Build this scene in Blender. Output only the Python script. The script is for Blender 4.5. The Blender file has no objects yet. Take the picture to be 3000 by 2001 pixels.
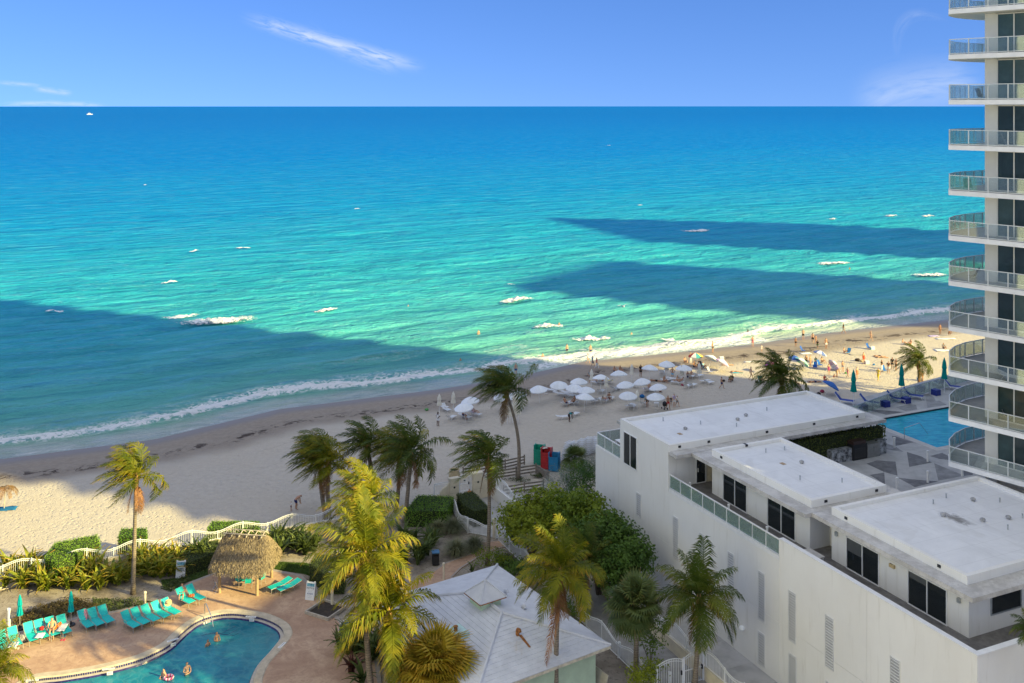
import bpy, bmesh, math, random
import numpy as np
from mathutils import Vector, Matrix, noise as mnoise
R = math.radians
rnd = random.Random(7)
sc = bpy.context.scene
col = sc.collection

# ------------------------------------------------------------------ camera
CAM_Z, FPX = 37.5, 2950.0            # eye height above the beach, focal length in photo pixels
cam_data = bpy.data.cameras.new('camera'); cam = bpy.data.objects.new('camera', cam_data)
col.objects.link(cam); sc.camera = cam
cam.location = (0, 0, CAM_Z); cam.rotation_euler = (R(90), 0, 0)
cam_data.sensor_width = 36; cam_data.lens = 36 * FPX / 3000
cam_data.shift_y = -(1000.5 - 310) / 3000
cam_data.clip_start = 1; cam_data.clip_end = 90000

# ------------------------------------------------------------------ sun and sky
SUN_EL = R(24.0)
SUN_DIR = Vector((0.910 * math.cos(SUN_EL), -0.414 * math.cos(SUN_EL), math.sin(SUN_EL)))   # towards the sun
sd = bpy.data.lights.new('sun', 'SUN'); sun = bpy.data.objects.new('sun', sd); col.objects.link(sun)
sd.energy = 5.0; sd.angle = R(0.9); sd.color = (1.0, 0.84, 0.36)
sun.rotation_euler = (-SUN_DIR).to_track_quat('-Z', 'Y').to_euler()
sun.location = (300, -140, 220)
sc.view_settings.view_transform = 'Standard'; sc.view_settings.look = 'None'
sc.view_settings.exposure = 1.13; sc.view_settings.gamma = 1.0
try: sc.view_settings.use_curve_mapping = False
except Exception: pass
sc.cycles.max_bounces = 8; sc.cycles.transparent_max_bounces = 24
sc.cycles.caustics_reflective = False; sc.cycles.caustics_refractive = False
sc.cycles.use_denoising = True; sc.cycles.denoising_prefilter = 'ACCURATE'
sc.cycles.sample_clamp_direct = 4; sc.cycles.sample_clamp_indirect = 3

world = bpy.data.worlds.new('World'); sc.world = world; world.use_nodes = True
W = world.node_tree; W.nodes.clear()
def wn(t, **kw):
    n = W.nodes.new(t)
    for k, v in kw.items(): setattr(n, k, v)
    return n
def wl(a, b): W.links.new(a, b)
def wmath(op, a, b=None, c=None):
    n = wn('ShaderNodeMath', operation=op)
    for i, x in enumerate((a, b, c)):
        if x is None: continue
        if isinstance(x, (int, float)): n.inputs[i].default_value = x
        else: wl(x, n.inputs[i])
    return n.outputs[0]
def wsmooth(x, lo, hi):
    n = wn('ShaderNodeMapRange', interpolation_type='SMOOTHSTEP')
    wl(x, n.inputs[0]); n.inputs[1].default_value = lo; n.inputs[2].default_value = hi
    return n.outputs[0]
sky = wn('ShaderNodeTexSky', sky_type='NISHITA'); sky.sun_disc = False
sky.sun_elevation = SUN_EL; sky.sun_rotation = math.atan2(SUN_DIR.x, SUN_DIR.y)
sky.altitude = 0; sky.air_density = 1.0; sky.dust_density = 0.0; sky.ozone_density = 4.0
tsk = wn('ShaderNodeTexCoord'); lift = wn('ShaderNodeVectorMath', operation='ADD'); wl(tsk.outputs['Generated'], lift.inputs[0]); lift.inputs[1].default_value = (0, 0, .16)
nrm = wn('ShaderNodeVectorMath', operation='NORMALIZE'); wl(lift.outputs[0], nrm.inputs[0]); wl(nrm.outputs[0], sky.inputs[0])   # clear marine air: no yellow band at the horizon
hs = wn('ShaderNodeHueSaturation'); hs.inputs['Saturation'].default_value = 1.12; hs.inputs['Value'].default_value = 1.15
wl(sky.outputs[0], hs.inputs['Color'])
# thin cirrus: streaks fixed to directions of the sky
tcw = wn('ShaderNodeTexCoord'); sx = wn('ShaderNodeSeparateXYZ'); wl(tcw.outputs['Generated'], sx.inputs[0])
ysafe = wmath('MAXIMUM', sx.outputs[1], 0.05)
gx = wmath('DIVIDE', sx.outputs[0], ysafe); gz = wmath('DIVIDE', sx.outputs[2], ysafe)
front = wsmooth(sx.outputs[1], 0.05, 0.3)
def cloud_streak(px0, py0, px1, py1, width, bend, strength, nscale, seed):
    """a wisp between two directions, given as offsets of view angle (photo pixels)"""
    x0, z0, x1, z1 = (px0 - 1500) / FPX, (310 - py0) / FPX, (px1 - 1500) / FPX, (310 - py1) / FPX
    L = math.hypot(x1 - x0, z1 - z0); ux, uz = (x1 - x0) / L, (z1 - z0) / L
    dx = wmath('SUBTRACT', gx, x0); dz = wmath('SUBTRACT', gz, z0)
    s = wmath('DIVIDE', wmath('ADD', wmath('MULTIPLY', dx, ux), wmath('MULTIPLY', dz, uz)), L)
    d = wmath('SUBTRACT', wmath('MULTIPLY', dz, ux), wmath('MULTIPLY', dx, uz))
    d = wmath('SUBTRACT', d, wmath('MULTIPLY', wmath('MULTIPLY', s, wmath('SUBTRACT', 1.0, s)), bend))
    cmb = wn('ShaderNodeCombineXYZ'); wl(wmath('MULTIPLY', s, L * nscale), cmb.inputs[0])
    wl(wmath('MULTIPLY', d, nscale * 5), cmb.inputs[1]); cmb.inputs[2].default_value = seed
    nz = wn('ShaderNodeTexNoise'); nz.inputs['Scale'].default_value = 1.0; nz.inputs['Detail'].default_value = 8
    nz.inputs['Roughness'].default_value = .62; nz.inputs['Distortion'].default_value = .6; wl(cmb.outputs[0], nz.inputs['Vector'])
    n = nz.outputs['Fac']
    dd = wmath('ADD', wmath('ABSOLUTE', d), wmath('MULTIPLY', wmath('SUBTRACT', n, .5), width * 1.6))
    across = wmath('SUBTRACT', 1.0, wsmooth(dd, 0.0, width))
    along = wmath('MULTIPLY', wsmooth(s, 0.0, .3), wmath('SUBTRACT', 1.0, wsmooth(s, .75, 1.0)))
    m = wmath('MULTIPLY', wmath('MULTIPLY', across, along), wsmooth(n, .3, .7))
    return wmath('MULTIPLY', m, strength)
masks = [cloud_streak(690, 42, 1260, 205, .011, -.004, .85, 45, 1.3),
         cloud_streak(880, 70, 1200, 205, .012, -.03, .35, 45, 6.1),
         cloud_streak(2480, 330, 2900, 250, .04, .04, .45, 9, 3.1),
         cloud_streak(2630, 190, 2790, 60, .010, .12, .16, 30, 4.4),
         cloud_streak(-20, 240, 130, 252, .0035, 0, .5, 60, 8.2), cloud_streak(90, 258, 220, 275, .0045, 0, .6, 60, 2.2),
         cloud_streak(-20, 308, 330, 312, .004, .01, .6, 70, 5.2), cloud_streak(120, 296, 210, 304, .003, 0, .5, 70, 5.9)]
cm = masks[0]
for m in masks[1:]: cm = wmath('MAXIMUM', cm, m)
cm = wmath('MULTIPLY', cm, front)
cmix = wn('ShaderNodeMix', data_type='RGBA'); wl(cm, cmix.inputs['Factor'])
tint = wn('ShaderNodeMix', data_type='RGBA', blend_type='MULTIPLY'); tint.inputs['Factor'].default_value = 1
wl(hs.outputs[0], tint.inputs['A']); tint.inputs['B'].default_value = (.35, .375, .52, 1)
# added whitish fill veil over the unseen sky, thinning out towards the sea horizon
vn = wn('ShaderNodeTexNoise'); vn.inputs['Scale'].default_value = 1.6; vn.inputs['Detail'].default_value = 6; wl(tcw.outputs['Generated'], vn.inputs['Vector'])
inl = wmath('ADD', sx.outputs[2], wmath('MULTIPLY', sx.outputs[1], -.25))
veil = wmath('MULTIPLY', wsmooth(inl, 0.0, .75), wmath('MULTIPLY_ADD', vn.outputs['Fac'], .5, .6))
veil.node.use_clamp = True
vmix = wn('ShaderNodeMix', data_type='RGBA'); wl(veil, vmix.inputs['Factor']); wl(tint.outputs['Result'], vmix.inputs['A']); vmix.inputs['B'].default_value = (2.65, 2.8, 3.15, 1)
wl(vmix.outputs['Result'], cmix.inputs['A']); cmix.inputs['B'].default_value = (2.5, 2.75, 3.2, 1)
bg = wn('ShaderNodeBackground'); bg.inputs['Strength'].default_value = 0.15
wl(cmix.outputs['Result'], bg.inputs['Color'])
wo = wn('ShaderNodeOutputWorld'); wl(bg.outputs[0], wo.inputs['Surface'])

# ------------------------------------------------------------------ placing: a photo pixel seen on a horizontal plane at height z
def P(px, py, z=0.0):
    Y = (CAM_Z - z) * FPX / (py - 310.0)
    return Vector(((px - 1500.0) / FPX * Y, Y, z))
BO = Vector((7.2, 86.7, 0)); BA = Vector((0.4186, -0.9082, 0)); BB = Vector((0.9082, 0.4186, 0))   # the white building's axes
BROT = math.atan2(BA.y, BA.x)
def AB(a, b, z=0.0): return BO + BA * a + BB * b + Vector((0, 0, z))
def toAB(p):
    d = Vector((p[0], p[1], 0)) - BO
    return d.dot(BA), d.dot(BB)

# ------------------------------------------------------------------ mesh building
class MB:
    def __init__(s): s.v = []; s.f = []; s.sm = []; s.mi = []; s.att = []; s.cur = 0; s.smooth = False; s.a = 0.0
    def add(s, vs, fs, att=None):
        o = len(s.v); s.v += [tuple(p) for p in vs]
        s.att += list(att) if att is not None else [s.a] * len(vs)
        for f in fs: s.f.append(tuple(i + o for i in f)); s.sm.append(s.smooth); s.mi.append(s.cur)
        return s
    def box(s, x0, x1, y0, y1, z0, z1, M=None):
        vs = [Vector((x, y, z)) for z in (z0, z1) for y in (y0, y1) for x in (x0, x1)]
        if M is not None: vs = [M @ p for p in vs]
        return s.add(vs, [(0, 2, 3, 1), (4, 5, 7, 6), (0, 1, 5, 4), (2, 6, 7, 3), (0, 4, 6, 2), (1, 3, 7, 5)])
    def cbox(s, c, d, rz=0, M=None):
        T = Matrix.Translation(c) @ Matrix.Rotation(rz, 4, 'Z')
        if M is not None: T = T @ M
        return s.box(-d[0] / 2, d[0] / 2, -d[1] / 2, d[1] / 2, -d[2] / 2, d[2] / 2, T)
    def prism(s, poly, z0, z1):
        n = len(poly); area = sum(poly[i][0] * poly[(i + 1) % n][1] - poly[(i + 1) % n][0] * poly[i][1] for i in range(n))
        if area < 0: poly = poly[::-1]
        vs = [(p[0], p[1], z0) for p in poly] + [(p[0], p[1], z1) for p in poly]
        fs = [tuple(range(n - 1, -1, -1)), tuple(range(n, 2 * n))] + [(i, (i + 1) % n, n + (i + 1) % n, n + i) for i in range(n)]
        return s.add(vs, fs)
    def tube(s, pts, rads, n=6, caps=True):
        pts = [Vector(p) for p in pts]
        if not hasattr(rads, '__len__'): rads = [rads] * len(pts)
        vs = []; up = None
        for i, p in enumerate(pts):
            t = (pts[min(i + 1, len(pts) - 1)] - pts[max(i - 1, 0)])
            if t.length < 1e-9: t = Vector((0, 0, 1))
            t.normalize()
            if up is None: up = Vector((1, 0, 0)) if abs(t.x) < .8 else Vector((0, 1, 0))
            a = (up - t * up.dot(t))
            if a.length < 1e-6: a = Vector((0, 1, 0)) - t * t.y
            a.normalize(); up = a; b = t.cross(a)
            for k in range(n):
                w = 2 * math.pi * k / n
                vs.append(p + (a * math.cos(w) + b * math.sin(w)) * rads[i])
        fs = [(i * n + k, i * n + (k + 1) % n, (i + 1) * n + (k + 1) % n, (i + 1) * n + k) for i in range(len(pts) - 1) for k in range(n)]
        if caps: fs += [tuple(range(n - 1, -1, -1)), tuple(range((len(pts) - 1) * n, len(pts) * n))]
        return s.add(vs, fs)
    def lathe(s, prof, n=12, c=(0, 0, 0), caps=True, a0=0, a1=None):
        full = a1 is None; a1 = 2 * math.pi if full else a1
        m = n if full else n + 1
        vs = [(c[0] + r * math.cos(a0 + (a1 - a0) * k / n), c[1] + r * math.sin(a0 + (a1 - a0) * k / n), c[2] + z) for r, z in prof for k in range(m)]
        fs = []
        for i in range(len(prof) - 1):
            for k in range(n):
                k2 = (k + 1) % m
                fs.append((i * m + k, i * m + k2, (i + 1) * m + k2, (i + 1) * m + k))
        if caps and full: fs += [tuple(range(m - 1, -1, -1)), tuple(range((len(prof) - 1) * m, len(prof) * m))]
        return s.add(vs, fs)
    def mesh(s, name, mats, attname=None):
        me = bpy.data.meshes.new(name); me.from_pydata(s.v, [], s.f)
        me.polygons.foreach_set('use_smooth', s.sm)
        for m in (mats if isinstance(mats, (list, tuple)) else [mats]): me.materials.append(m)
        if any(s.mi): me.polygons.foreach_set('material_index', s.mi)
        if attname:
            at = me.attributes.new(attname, 'FLOAT', 'POINT'); at.data.foreach_set('value', s.att)
        me.update(); return me
    def obj(s, name, mats, parent=None, attname=None, kind=None):
        return link(name, s.mesh(name, mats, attname), parent, kind)

def link(name, data, parent=None, kind=None, loc=None, rz=None, scale=None):
    o = bpy.data.objects.new(name, data); col.objects.link(o)
    if parent is not None: o.parent = parent
    if kind: o['kind'] = kind
    if loc is not None: o.location = loc
    if rz is not None: o.rotation_euler = (0, 0, rz)
    if scale is not None: o.scale = scale if hasattr(scale, '__len__') else (scale,) * 3
    return o
def tag(o, label, cat, group=None):
    o['label'] = label; o['category'] = cat
    if group: o['group'] = group
    elif 'group' in o: del o['group']
    return o
def thing(name, loc, rz, label, cat, group=None):
    return tag(link(name, None, loc=loc, rz=rz), label, cat, group)
KIDS = {}
def kids(o): return o.children
def dup(o, loc, rz, label=None, group=None, scale=None, parent=None):
    c = o.copy(); col.objects.link(c); c.parent = parent
    if loc is not None: c.location = loc
    if rz is not None: c.rotation_euler = (0, 0, rz)
    if scale is not None: c.scale = scale if hasattr(scale, '__len__') else (scale,) * 3
    if label: c['label'] = label
    if group: c['group'] = group
    for ch in list(o.children): dup(ch, None, None, parent=c)
    return c
class Proto:
    """first use moves the prototype itself, later uses copy it with its parts"""
    def __init__(s, make): s.make = make; s.o = None
    def put(s, loc, rz, label, group=None, scale=None):
        if s.o is None: s.o = s.make(); o = s.o; s.first = True
        else: o = dup(s.o, loc, rz)
        o.location = loc; o.rotation_euler = (0, 0, rz)
        if scale is not None: o.scale = scale if hasattr(scale, '__len__') else (scale,) * 3
        o['label'] = label
        if group: o['group'] = group
        return o

# ------------------------------------------------------------------ materials
class NT:
    def __init__(s, name):
        s.m = bpy.data.materials.new(name); s.m.use_nodes = True; s.t = s.m.node_tree; s.t.nodes.clear()
        s.out = s.n('ShaderNodeOutputMaterial')
    def n(s, t, ins=None, **kw):
        n = s.t.nodes.new(t)
        for k, v in kw.items(): setattr(n, k, v)
        for k, v in (ins or {}).items(): s.set(n.inputs[k], v)
        return n
    def set(s, sock, v):
        if hasattr(v, 'links') or isinstance(v, bpy.types.NodeSocket): s.t.links.new(v, sock)
        elif hasattr(v, '__len__') and len(v) == 3 and sock.type == 'RGBA': sock.default_value = (*v, 1)
        else: sock.default_value = v
    def math(s, op, a, b=None, c=None, clamp=False):
        n = s.n('ShaderNodeMath', operation=op); n.use_clamp = clamp
        for i, x in enumerate((a, b, c)):
            if x is not None: s.set(n.inputs[i], x)
        return n.outputs[0]
    def smooth(s, x, lo, hi, t0=0.0, t1=1.0):
        n = s.n('ShaderNodeMapRange', interpolation_type='SMOOTHSTEP')
        for i, v in enumerate((x, lo, hi, t0, t1)): s.set(n.inputs[i], v)
        return n.outputs[0]
    def noise(s, vec, scale, detail=4, rough=.55, dist=0):
        n = s.n('ShaderNodeTexNoise', {'Scale': scale, 'Detail': detail, 'Roughness': rough, 'Distortion': dist})
        if vec is not None: s.set(n.inputs['Vector'], vec)
        return n.outputs['Fac']
    def coord(s, which='Object', scale=None):
        c = s.n('ShaderNodeTexCoord').outputs[which] if which != 'World' else s.n('ShaderNodeNewGeometry').outputs['Position']
        if scale is None: return c
        mp = s.n('ShaderNodeMapping', {'Vector': c}); mp.inputs['Scale'].default_value = scale; return mp.outputs[0]
    def mix(s, f, a, b, mode='MIX'):
        n = s.n('ShaderNodeMix', data_type='RGBA', blend_type=mode)
        s.set(n.inputs['Factor'], f); s.set(n.inputs['A'], a); s.set(n.inputs['B'], b); return n.outputs['Result']
    def ramp(s, f, stops):
        n = s.n('ShaderNodeValToRGB'); s.set(n.inputs[0], f); e = n.color_ramp.elements
        while len(e) < len(stops): e.new(.5)
        for i, (p, c) in enumerate(stops): e[i].position = p; e[i].color = (*c, 1) if len(c) == 3 else c
        return n.outputs[0]
    def bump(s, h, strength=.3, dist=.05, normal=None):
        n = s.n('ShaderNodeBump', {'Height': h, 'Strength': strength, 'Distance': dist})
        if normal is not None: s.set(n.inputs['Normal'], normal)
        return n.outputs[0]
    def bsdf(s, color, rough=.6, metal=0, spec=.5, normal=None, **kw):
        b = s.n('ShaderNodeBsdfPrincipled', {'Base Color': color, 'Roughness': rough, 'Metallic': metal, 'Specular IOR Level': spec})
        if normal is not None: s.set(b.inputs['Normal'], normal)
        for k, v in kw.items(): s.set(b.inputs[k.replace('_', ' ')], v)
        return b.outputs[0]
    def done(s, shader): s.t.links.new(shader, s.out.inputs[0]); return s.m

def lum(c, k): return tuple(min(1, x * k) for x in c)
MATS = {}
def M(name, c, rough=.6, var=.14, scale=2.5, bump=0.0, bscale=25, metal=0, spec=.5, c2=None, coords='Object', bdist=.02, rand=.06):
    if name in MATS: return MATS[name]
    t = NT(name); v = t.coord(coords)
    n = t.noise(v, scale, 6, .6)
    cc = t.mix(t.smooth(n, .3, .7), lum(c, 1 - var), c2 or lum(c, 1 + var))
    if rand:
        r = t.n('ShaderNodeObjectInfo').outputs['Random']
        h = t.n('ShaderNodeHueSaturation', {'Color': cc, 'Value': t.math('MULTIPLY_ADD', r, 2 * rand, 1 - rand)}); cc = h.outputs[0]
    nm = t.bump(t.noise(v, bscale, 5, .6), bump, bdist) if bump else None
    MATS[name] = t.done(t.bsdf(cc, rough, metal, spec, nm)); return MATS[name]
def cloth(c, stripe=None, sc_=9, axis=0):
    key = 'cloth_%d_%d_%d%s' % (c[0] * 99, c[1] * 99, c[2] * 99, '' if not stripe else '_s%d%d' % (stripe[0] * 99, axis))
    if key in MATS: return MATS[key]
    if not stripe: return M(key, c, .85, .1, 8, .15, 60, spec=.2)
    t = NT(key); w = t.n('ShaderNodeSeparateXYZ', {0: t.coord()}).outputs[axis]
    f = t.math('GREATER_THAN', t.math('FRACT', t.math('MULTIPLY', w, sc_)), .5)
    MATS[key] = t.done(t.bsdf(t.mix(f, c, stripe), .85, spec=.2)); return MATS[key]
def leafmat(name, c, c2, tipc=None, rough=.5, trans=.3, nscale=1.2):
    if name in MATS: return MATS[name]
    t = NT(name); v = t.coord('World')
    n = t.noise(v, nscale, 3); cc = t.mix(t.smooth(n, .35, .68), c, c2)
    a = t.n('ShaderNodeAttribute', attribute_name='tip').outputs['Fac']
    if tipc: cc = t.mix(t.smooth(t.math('ADD', a, t.math('MULTIPLY_ADD', n, .5, -.25)), .55, 1.0), cc, tipc)
    else: cc = t.mix(a, cc, t.mix(.5, cc, lum(c2, 1.5)))
    r = t.n('ShaderNodeObjectInfo').outputs['Random']
    cc = t.n('ShaderNodeHueSaturation', {'Color': cc, 'Value': t.math('MULTIPLY_ADD', r, .5, .75), 'Hue': t.math('MULTIPLY_ADD', r, -.03, .515)}).outputs[0]
    b = t.bsdf(cc, rough, spec=.22)
    tr = t.n('ShaderNodeBsdfTranslucent', {'Color': t.n('ShaderNodeHueSaturation', {'Color': cc, 'Value': 1.3, 'Saturation': 1.1}).outputs[0]}).outputs[0]
    MATS[name] = t.done(t.n('ShaderNodeMixShader', {0: trans, 1: b, 2: tr}).outputs[0]); return MATS[name]
def glassmat(name, tint, refl=.12, dens=.0):
    t = NT(name)
    tr = t.n('ShaderNodeBsdfTransparent', {'Color': tint}).outputs[0]
    gl = t.n('ShaderNodeBsdfGlossy', {'Color': (.9, 1, .97), 'Roughness': .03}).outputs[0]
    df = t.n('ShaderNodeBsdfDiffuse', {'Color': (.45, .6, .57)}).outputs[0]
    fr = t.n('ShaderNodeLayerWeight', {'Blend': .35}).outputs['Fresnel']
    base = t.n('ShaderNodeMixShader', {0: dens, 1: tr, 2: df}).outputs[0]
    m = t.n('ShaderNodeMixShader', {0: t.math('MULTIPLY_ADD', fr, .7, refl, clamp=True), 1: base, 2: gl}).outputs[0]
    MATS[name] = t.done(m); return MATS[name]

# ------------------------------------------------------------------ shore frame: u along the beach, v out to sea
SO = np.array([-55.5, 109.1]); SU = np.array([0.8825, 0.4703]); SN = np.array([-0.4703, 0.8825])
OFF_U = [-200, 0, 15.6, 31.5, 52.4, 65, 78, 90, 108.6, 124.4, 150.6, 190, 400]
OFF_V = [-2, 0, -1.1, 3.6, 2.3, 2.8, 5.7, 4.0, 2.0, 2.4, 0, -2, -2]
def shore_off(u): return np.interp(u, OFF_U, OFF_V)
def shore_uv(x, y):
    dx, dy = np.asarray(x) - SO[0], np.asarray(y) - SO[1]
    u = dx * SU[0] + dy * SU[1]; return u, dx * SN[0] + dy * SN[1] - shore_off(u)
def shore_xy(u, v):
    w = v + shore_off(u); return SO[0] + u * SU[0] + w * SN[0], SO[1] + u * SU[1] + w * SN[1]
SEA_Z = -0.8
def sand_z(v): return np.where(v < -12, 0.0, np.where(v < 4, SEA_Z * (1 - np.clip(-v / 12.0, -1, 1)) ** 1.0 * 1.0, SEA_Z * (1 + 4 / 12.0) - .06 * (v - 4)))
def beach(px, py):
    """point of the sand seen at a photo pixel"""
    z = 0.0
    for _ in range(4):
        p = P(px, py, z); z = float(sand_z(shore_uv(p.x, p.y)[1]))
        z = max(z, SEA_Z)
    p.z = z; return p
def sea(px, py): return P(px, py, SEA_Z)

def grid_mesh(name, us, vs, zfun, mat, atts=()):
    U, V = np.meshgrid(us, vs, indexing='ij'); X, Y = shore_xy(U, V); Z = zfun(U, V)
    nu, nv = len(us), len(vs)
    me = bpy.data.meshes.new(name); co = np.stack([X, Y, Z], -1).reshape(-1, 3).astype(np.float32)
    i = np.arange(nu * nv).reshape(nu, nv)
    q = np.stack([i[:-1, :-1], i[1:, :-1], i[1:, 1:], i[:-1, 1:]], -1).reshape(-1, 4).astype(np.int32)
    me.vertices.add(len(co)); me.vertices.foreach_set('co', co.ravel())
    me.loops.add(q.size); me.loops.foreach_set('vertex_index', q.ravel())
    me.polygons.add(len(q)); me.polygons.foreach_set('loop_start', np.arange(0, q.size, 4, dtype=np.int32))
    me.polygons.foreach_set('loop_total', np.full(len(q), 4, dtype=np.int32))
    me.update(calc_edges=True); me.validate()
    me.polygons.foreach_set('use_smooth', np.ones(len(q), dtype=bool))
    for an, fun in atts:
        at = me.attributes.new(an, 'FLOAT', 'POINT'); at.data.foreach_set('value', fun(U, V).astype(np.float32).ravel())
    me.materials.append(mat); return link(name, me, kind='structure')
def vnoise(X, Y, seed):
    """cheap smooth value noise"""
    def h(i, j): 
        n = (i * 374761393 + j * 668265263 + seed * 1442695041).astype(np.int64) & 0x7fffffff
        n = ((n ^ (n >> 13)) * 1274126177) & 0x7fffffff
        return ((n ^ (n >> 16)) & 0xffff) / 65535.0
    xi, yi = np.floor(X).astype(np.int64), np.floor(Y).astype(np.int64); fx, fy = X - xi, Y - yi
    fx, fy = fx * fx * (3 - 2 * fx), fy * fy * (3 - 2 * fy)
    return (h(xi, yi) * (1 - fx) + h(xi + 1, yi) * fx) * (1 - fy) + (h(xi, yi + 1) * (1 - fx) + h(xi + 1, yi + 1) * fx) * fy

# sand
t = NT('beach_sand'); pos = t.coord('World')
va = t.n('ShaderNodeAttribute', attribute_name='shore').outputs['Fac']
n1 = t.noise(pos, .12, 5); n2 = t.noise(pos, 1.7, 6, .7); n3 = t.noise(pos, 9, 4, .7)
vj = t.math('ADD', va, t.math('MULTIPLY_ADD', n1, 5, -2.5))
dry = t.mix(t.smooth(n2, .3, .7), (.46, .41, .34), (.54, .485, .405))
dry = t.mix(t.smooth(n1, .35, .7, 0, .35), dry, (.50, .43, .33))
damp = t.mix(t.smooth(n2, .3, .72), (.27, .222, .175), (.335, .285, .225))
wet = t.mix(n2, (.225, .19, .155), (.26, .22, .18))
c = t.mix(t.smooth(t.math('ADD', vj, t.math('MULTIPLY', n2, 3)), -11.5, -7.5), dry, damp)
c = t.mix(t.smooth(va, -3.5, -1.2), c, wet)
weed = t.smooth(t.noise(t.coord('World'), .55, 8, .72, .8), .50, .58)
band = t.math('SUBTRACT', 1.0, t.smooth(t.math('ABSOLUTE', t.math('ADD', vj, 7.6)), .3, 1.9))
c = t.mix(t.math('MULTIPLY', t.math('MULTIPLY', weed, band), .95), c, (.055, .038, .028))
sp = t.math('MULTIPLY', t.smooth(t.noise(pos, 4.5, 3, .5), .73, .78), t.math('SUBTRACT', 1.0, t.smooth(va, -4, -1)))
c = t.mix(t.math('MULTIPLY', sp, .5), c, (.12, .09, .065))
trk = t.math('ABSOLUTE', t.math('SUBTRACT', t.math('FRACT', t.math('MULTIPLY', t.math('ADD', va, t.math('MULTIPLY', n1, 9)), .16)), .5)); trk = t.math('SUBTRACT', 1.0, t.smooth(trk, .006, .03)); trk = t.math('MULTIPLY', trk, t.smooth(t.noise(pos, .05, 2), .45, .6)); c = t.mix(t.math('MULTIPLY', t.math('MULTIPLY', trk, t.smooth(va, -11, -14)), .30), c, (.30, .265, .22))
vor = t.n('ShaderNodeTexVoronoi', {'Vector': pos, 'Scale': 1.9, 'Randomness': 1.0}); dimp = t.smooth(vor.outputs['Distance'], 0, .42)
vor2 = t.n('ShaderNodeTexVoronoi', {'Vector': pos, 'Scale': 3.7, 'Randomness': 1.0}); dimp2 = t.smooth(vor2.outputs['Distance'], 0, .4)
hgt = t.math('ADD', t.math('ADD', t.math('MULTIPLY', dimp, .9), t.math('MULTIPLY', dimp2, .6)), t.math('ADD', n2, t.math('MULTIPLY', n3, .5)))
hgt = t.math('MULTIPLY', hgt, t.smooth(va, -4.5, -8.5, .06, 1.0))
wetness = t.smooth(va, -4.5, -.8)
nm = t.bump(hgt, .85, .085)
b = t.bsdf(c, t.math('MULTIPLY_ADD', wetness, -.45, .9), spec=t.math('MULTIPLY_ADD', wetness, .12, .15), normal=nm)
MAT_SAND = t.done(b)
us = np.concatenate([[-1500, -600, -250], np.arange(-100, 210, 1.0), [300, 600, 1500]]); vs = np.concatenate([np.arange(-80, -14, 1.0), np.arange(-14, 12, .5), [20, 40, 80]])
def beach_z(U, V):
    X, Y = shore_xy(U, V); a_ = (X - BO.x) * BA.x + (Y - BO.y) * BA.y; b_ = (X - BO.x) * BB.x + (Y - BO.y) * BB.y
    return np.where((a_ > -9.6) & (b_ < -5.8), -1.6, sand_z(V) + .05 * (vnoise(U / 2.3, V / 2.3, 3) - .5) * (V < -3))
grid_mesh('beach', us, vs, beach_z, MAT_SAND, [('shore', lambda U, V: V)])

# ocean
t = NT('sea_water'); pos = t.coord('World')
mp = t.n('ShaderNodeMapping', {'Vector': pos}); mp.inputs['Rotation'].default_value = (0, 0, -math.atan2(SU[1], SU[0])); shv = mp.outputs[0]
def sc3(v, s): 
    m = t.n('ShaderNodeMapping', {'Vector': v}); m.inputs['Scale'].default_value = s; return m.outputs[0]
va = t.n('ShaderNodeAttribute', attribute_name='shore').outputs['Fac']; fo = t.n('ShaderNodeAttribute', attribute_name='foam').outputs['Fac']
big = t.noise(sc3(shv, (.006, .022, .01)), 1, 4, .6); mid = t.noise(sc3(shv, (.03, .11, .1)), 1, 5, .6); fine = t.noise(sc3(shv, (.35, .9, 1)), 1, 5, .65)
vlog = t.math('DIVIDE', t.math('LOGARITHM', t.math('MULTIPLY_ADD', t.math('MAXIMUM', va, 0), .1, 1.0), 10), math.log10(401))
vlog = t.math('ADD', vlog, t.math('MULTIPLY_ADD', big, .09, -.045)); vlog = t.math('ADD', vlog, t.math('MULTIPLY_ADD', mid, .05, -.025))
c = t.ramp(vlog, [(0.0, (.37, .38, .30)), (.03, (.26, .40, .27)), (.075, (.19, .43, .31)), (.185, (.105, .425, .385)), (.325, (.042, .40, .46)),
                  (.43, (.018, .355, .50)), (.545, (.002, .25, .52)), (.69, (.0005, .17, .53)), (.875, (.0005, .135, .49)), (1.0, (.0005, .125, .46))])
streak = t.noise(sc3(shv, (.09, .5, .3)), 1, 7, .7)
c = t.mix(t.smooth(streak, .48, .72, 0, .22), c, (.20, .46, .50), 'MIX')
c = t.mix(t.smooth(streak, .5, .3, 0, .32), c, (0, .11, .27), 'MIX')
rip = t.noise(sc3(shv, (.45, 1.5, 1)), 1, 5, .7, .3); sw2 = t.noise(sc3(shv, (.030, .16, .1)), 1, 5, .62, .6)
c = t.mix(t.math('MULTIPLY', t.smooth(sw2, .55, .36, 0, .28), t.smooth(va, 250, 60)), c, (.0, .13, .22)); c = t.mix(t.math('MULTIPLY', t.smooth(rip, .56, .74, 0, .34), t.smooth(va, 300, 60)), c, (.34, .50, .52))  # ripple sparkle and swell contrast put into the water colour
lace = t.smooth(t.noise(sc3(shv, (1.1, 1.5, 1)), 1, 8, .75, 1.1), .44, .58)
lace2 = t.smooth(t.noise(sc3(shv, (.22, .5, 1)), 1, 7, .7, .8), .40, .62)
fm = t.math('MULTIPLY', t.smooth(fo, .05, .8), t.math('MAXIMUM', t.math('MULTIPLY', lace, t.math('MAXIMUM', lace2, t.smooth(fo, .3, .8))), t.smooth(t.math('MULTIPLY', fo, t.math('ADD', lace, .75)), .62, 1.0)))
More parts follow.
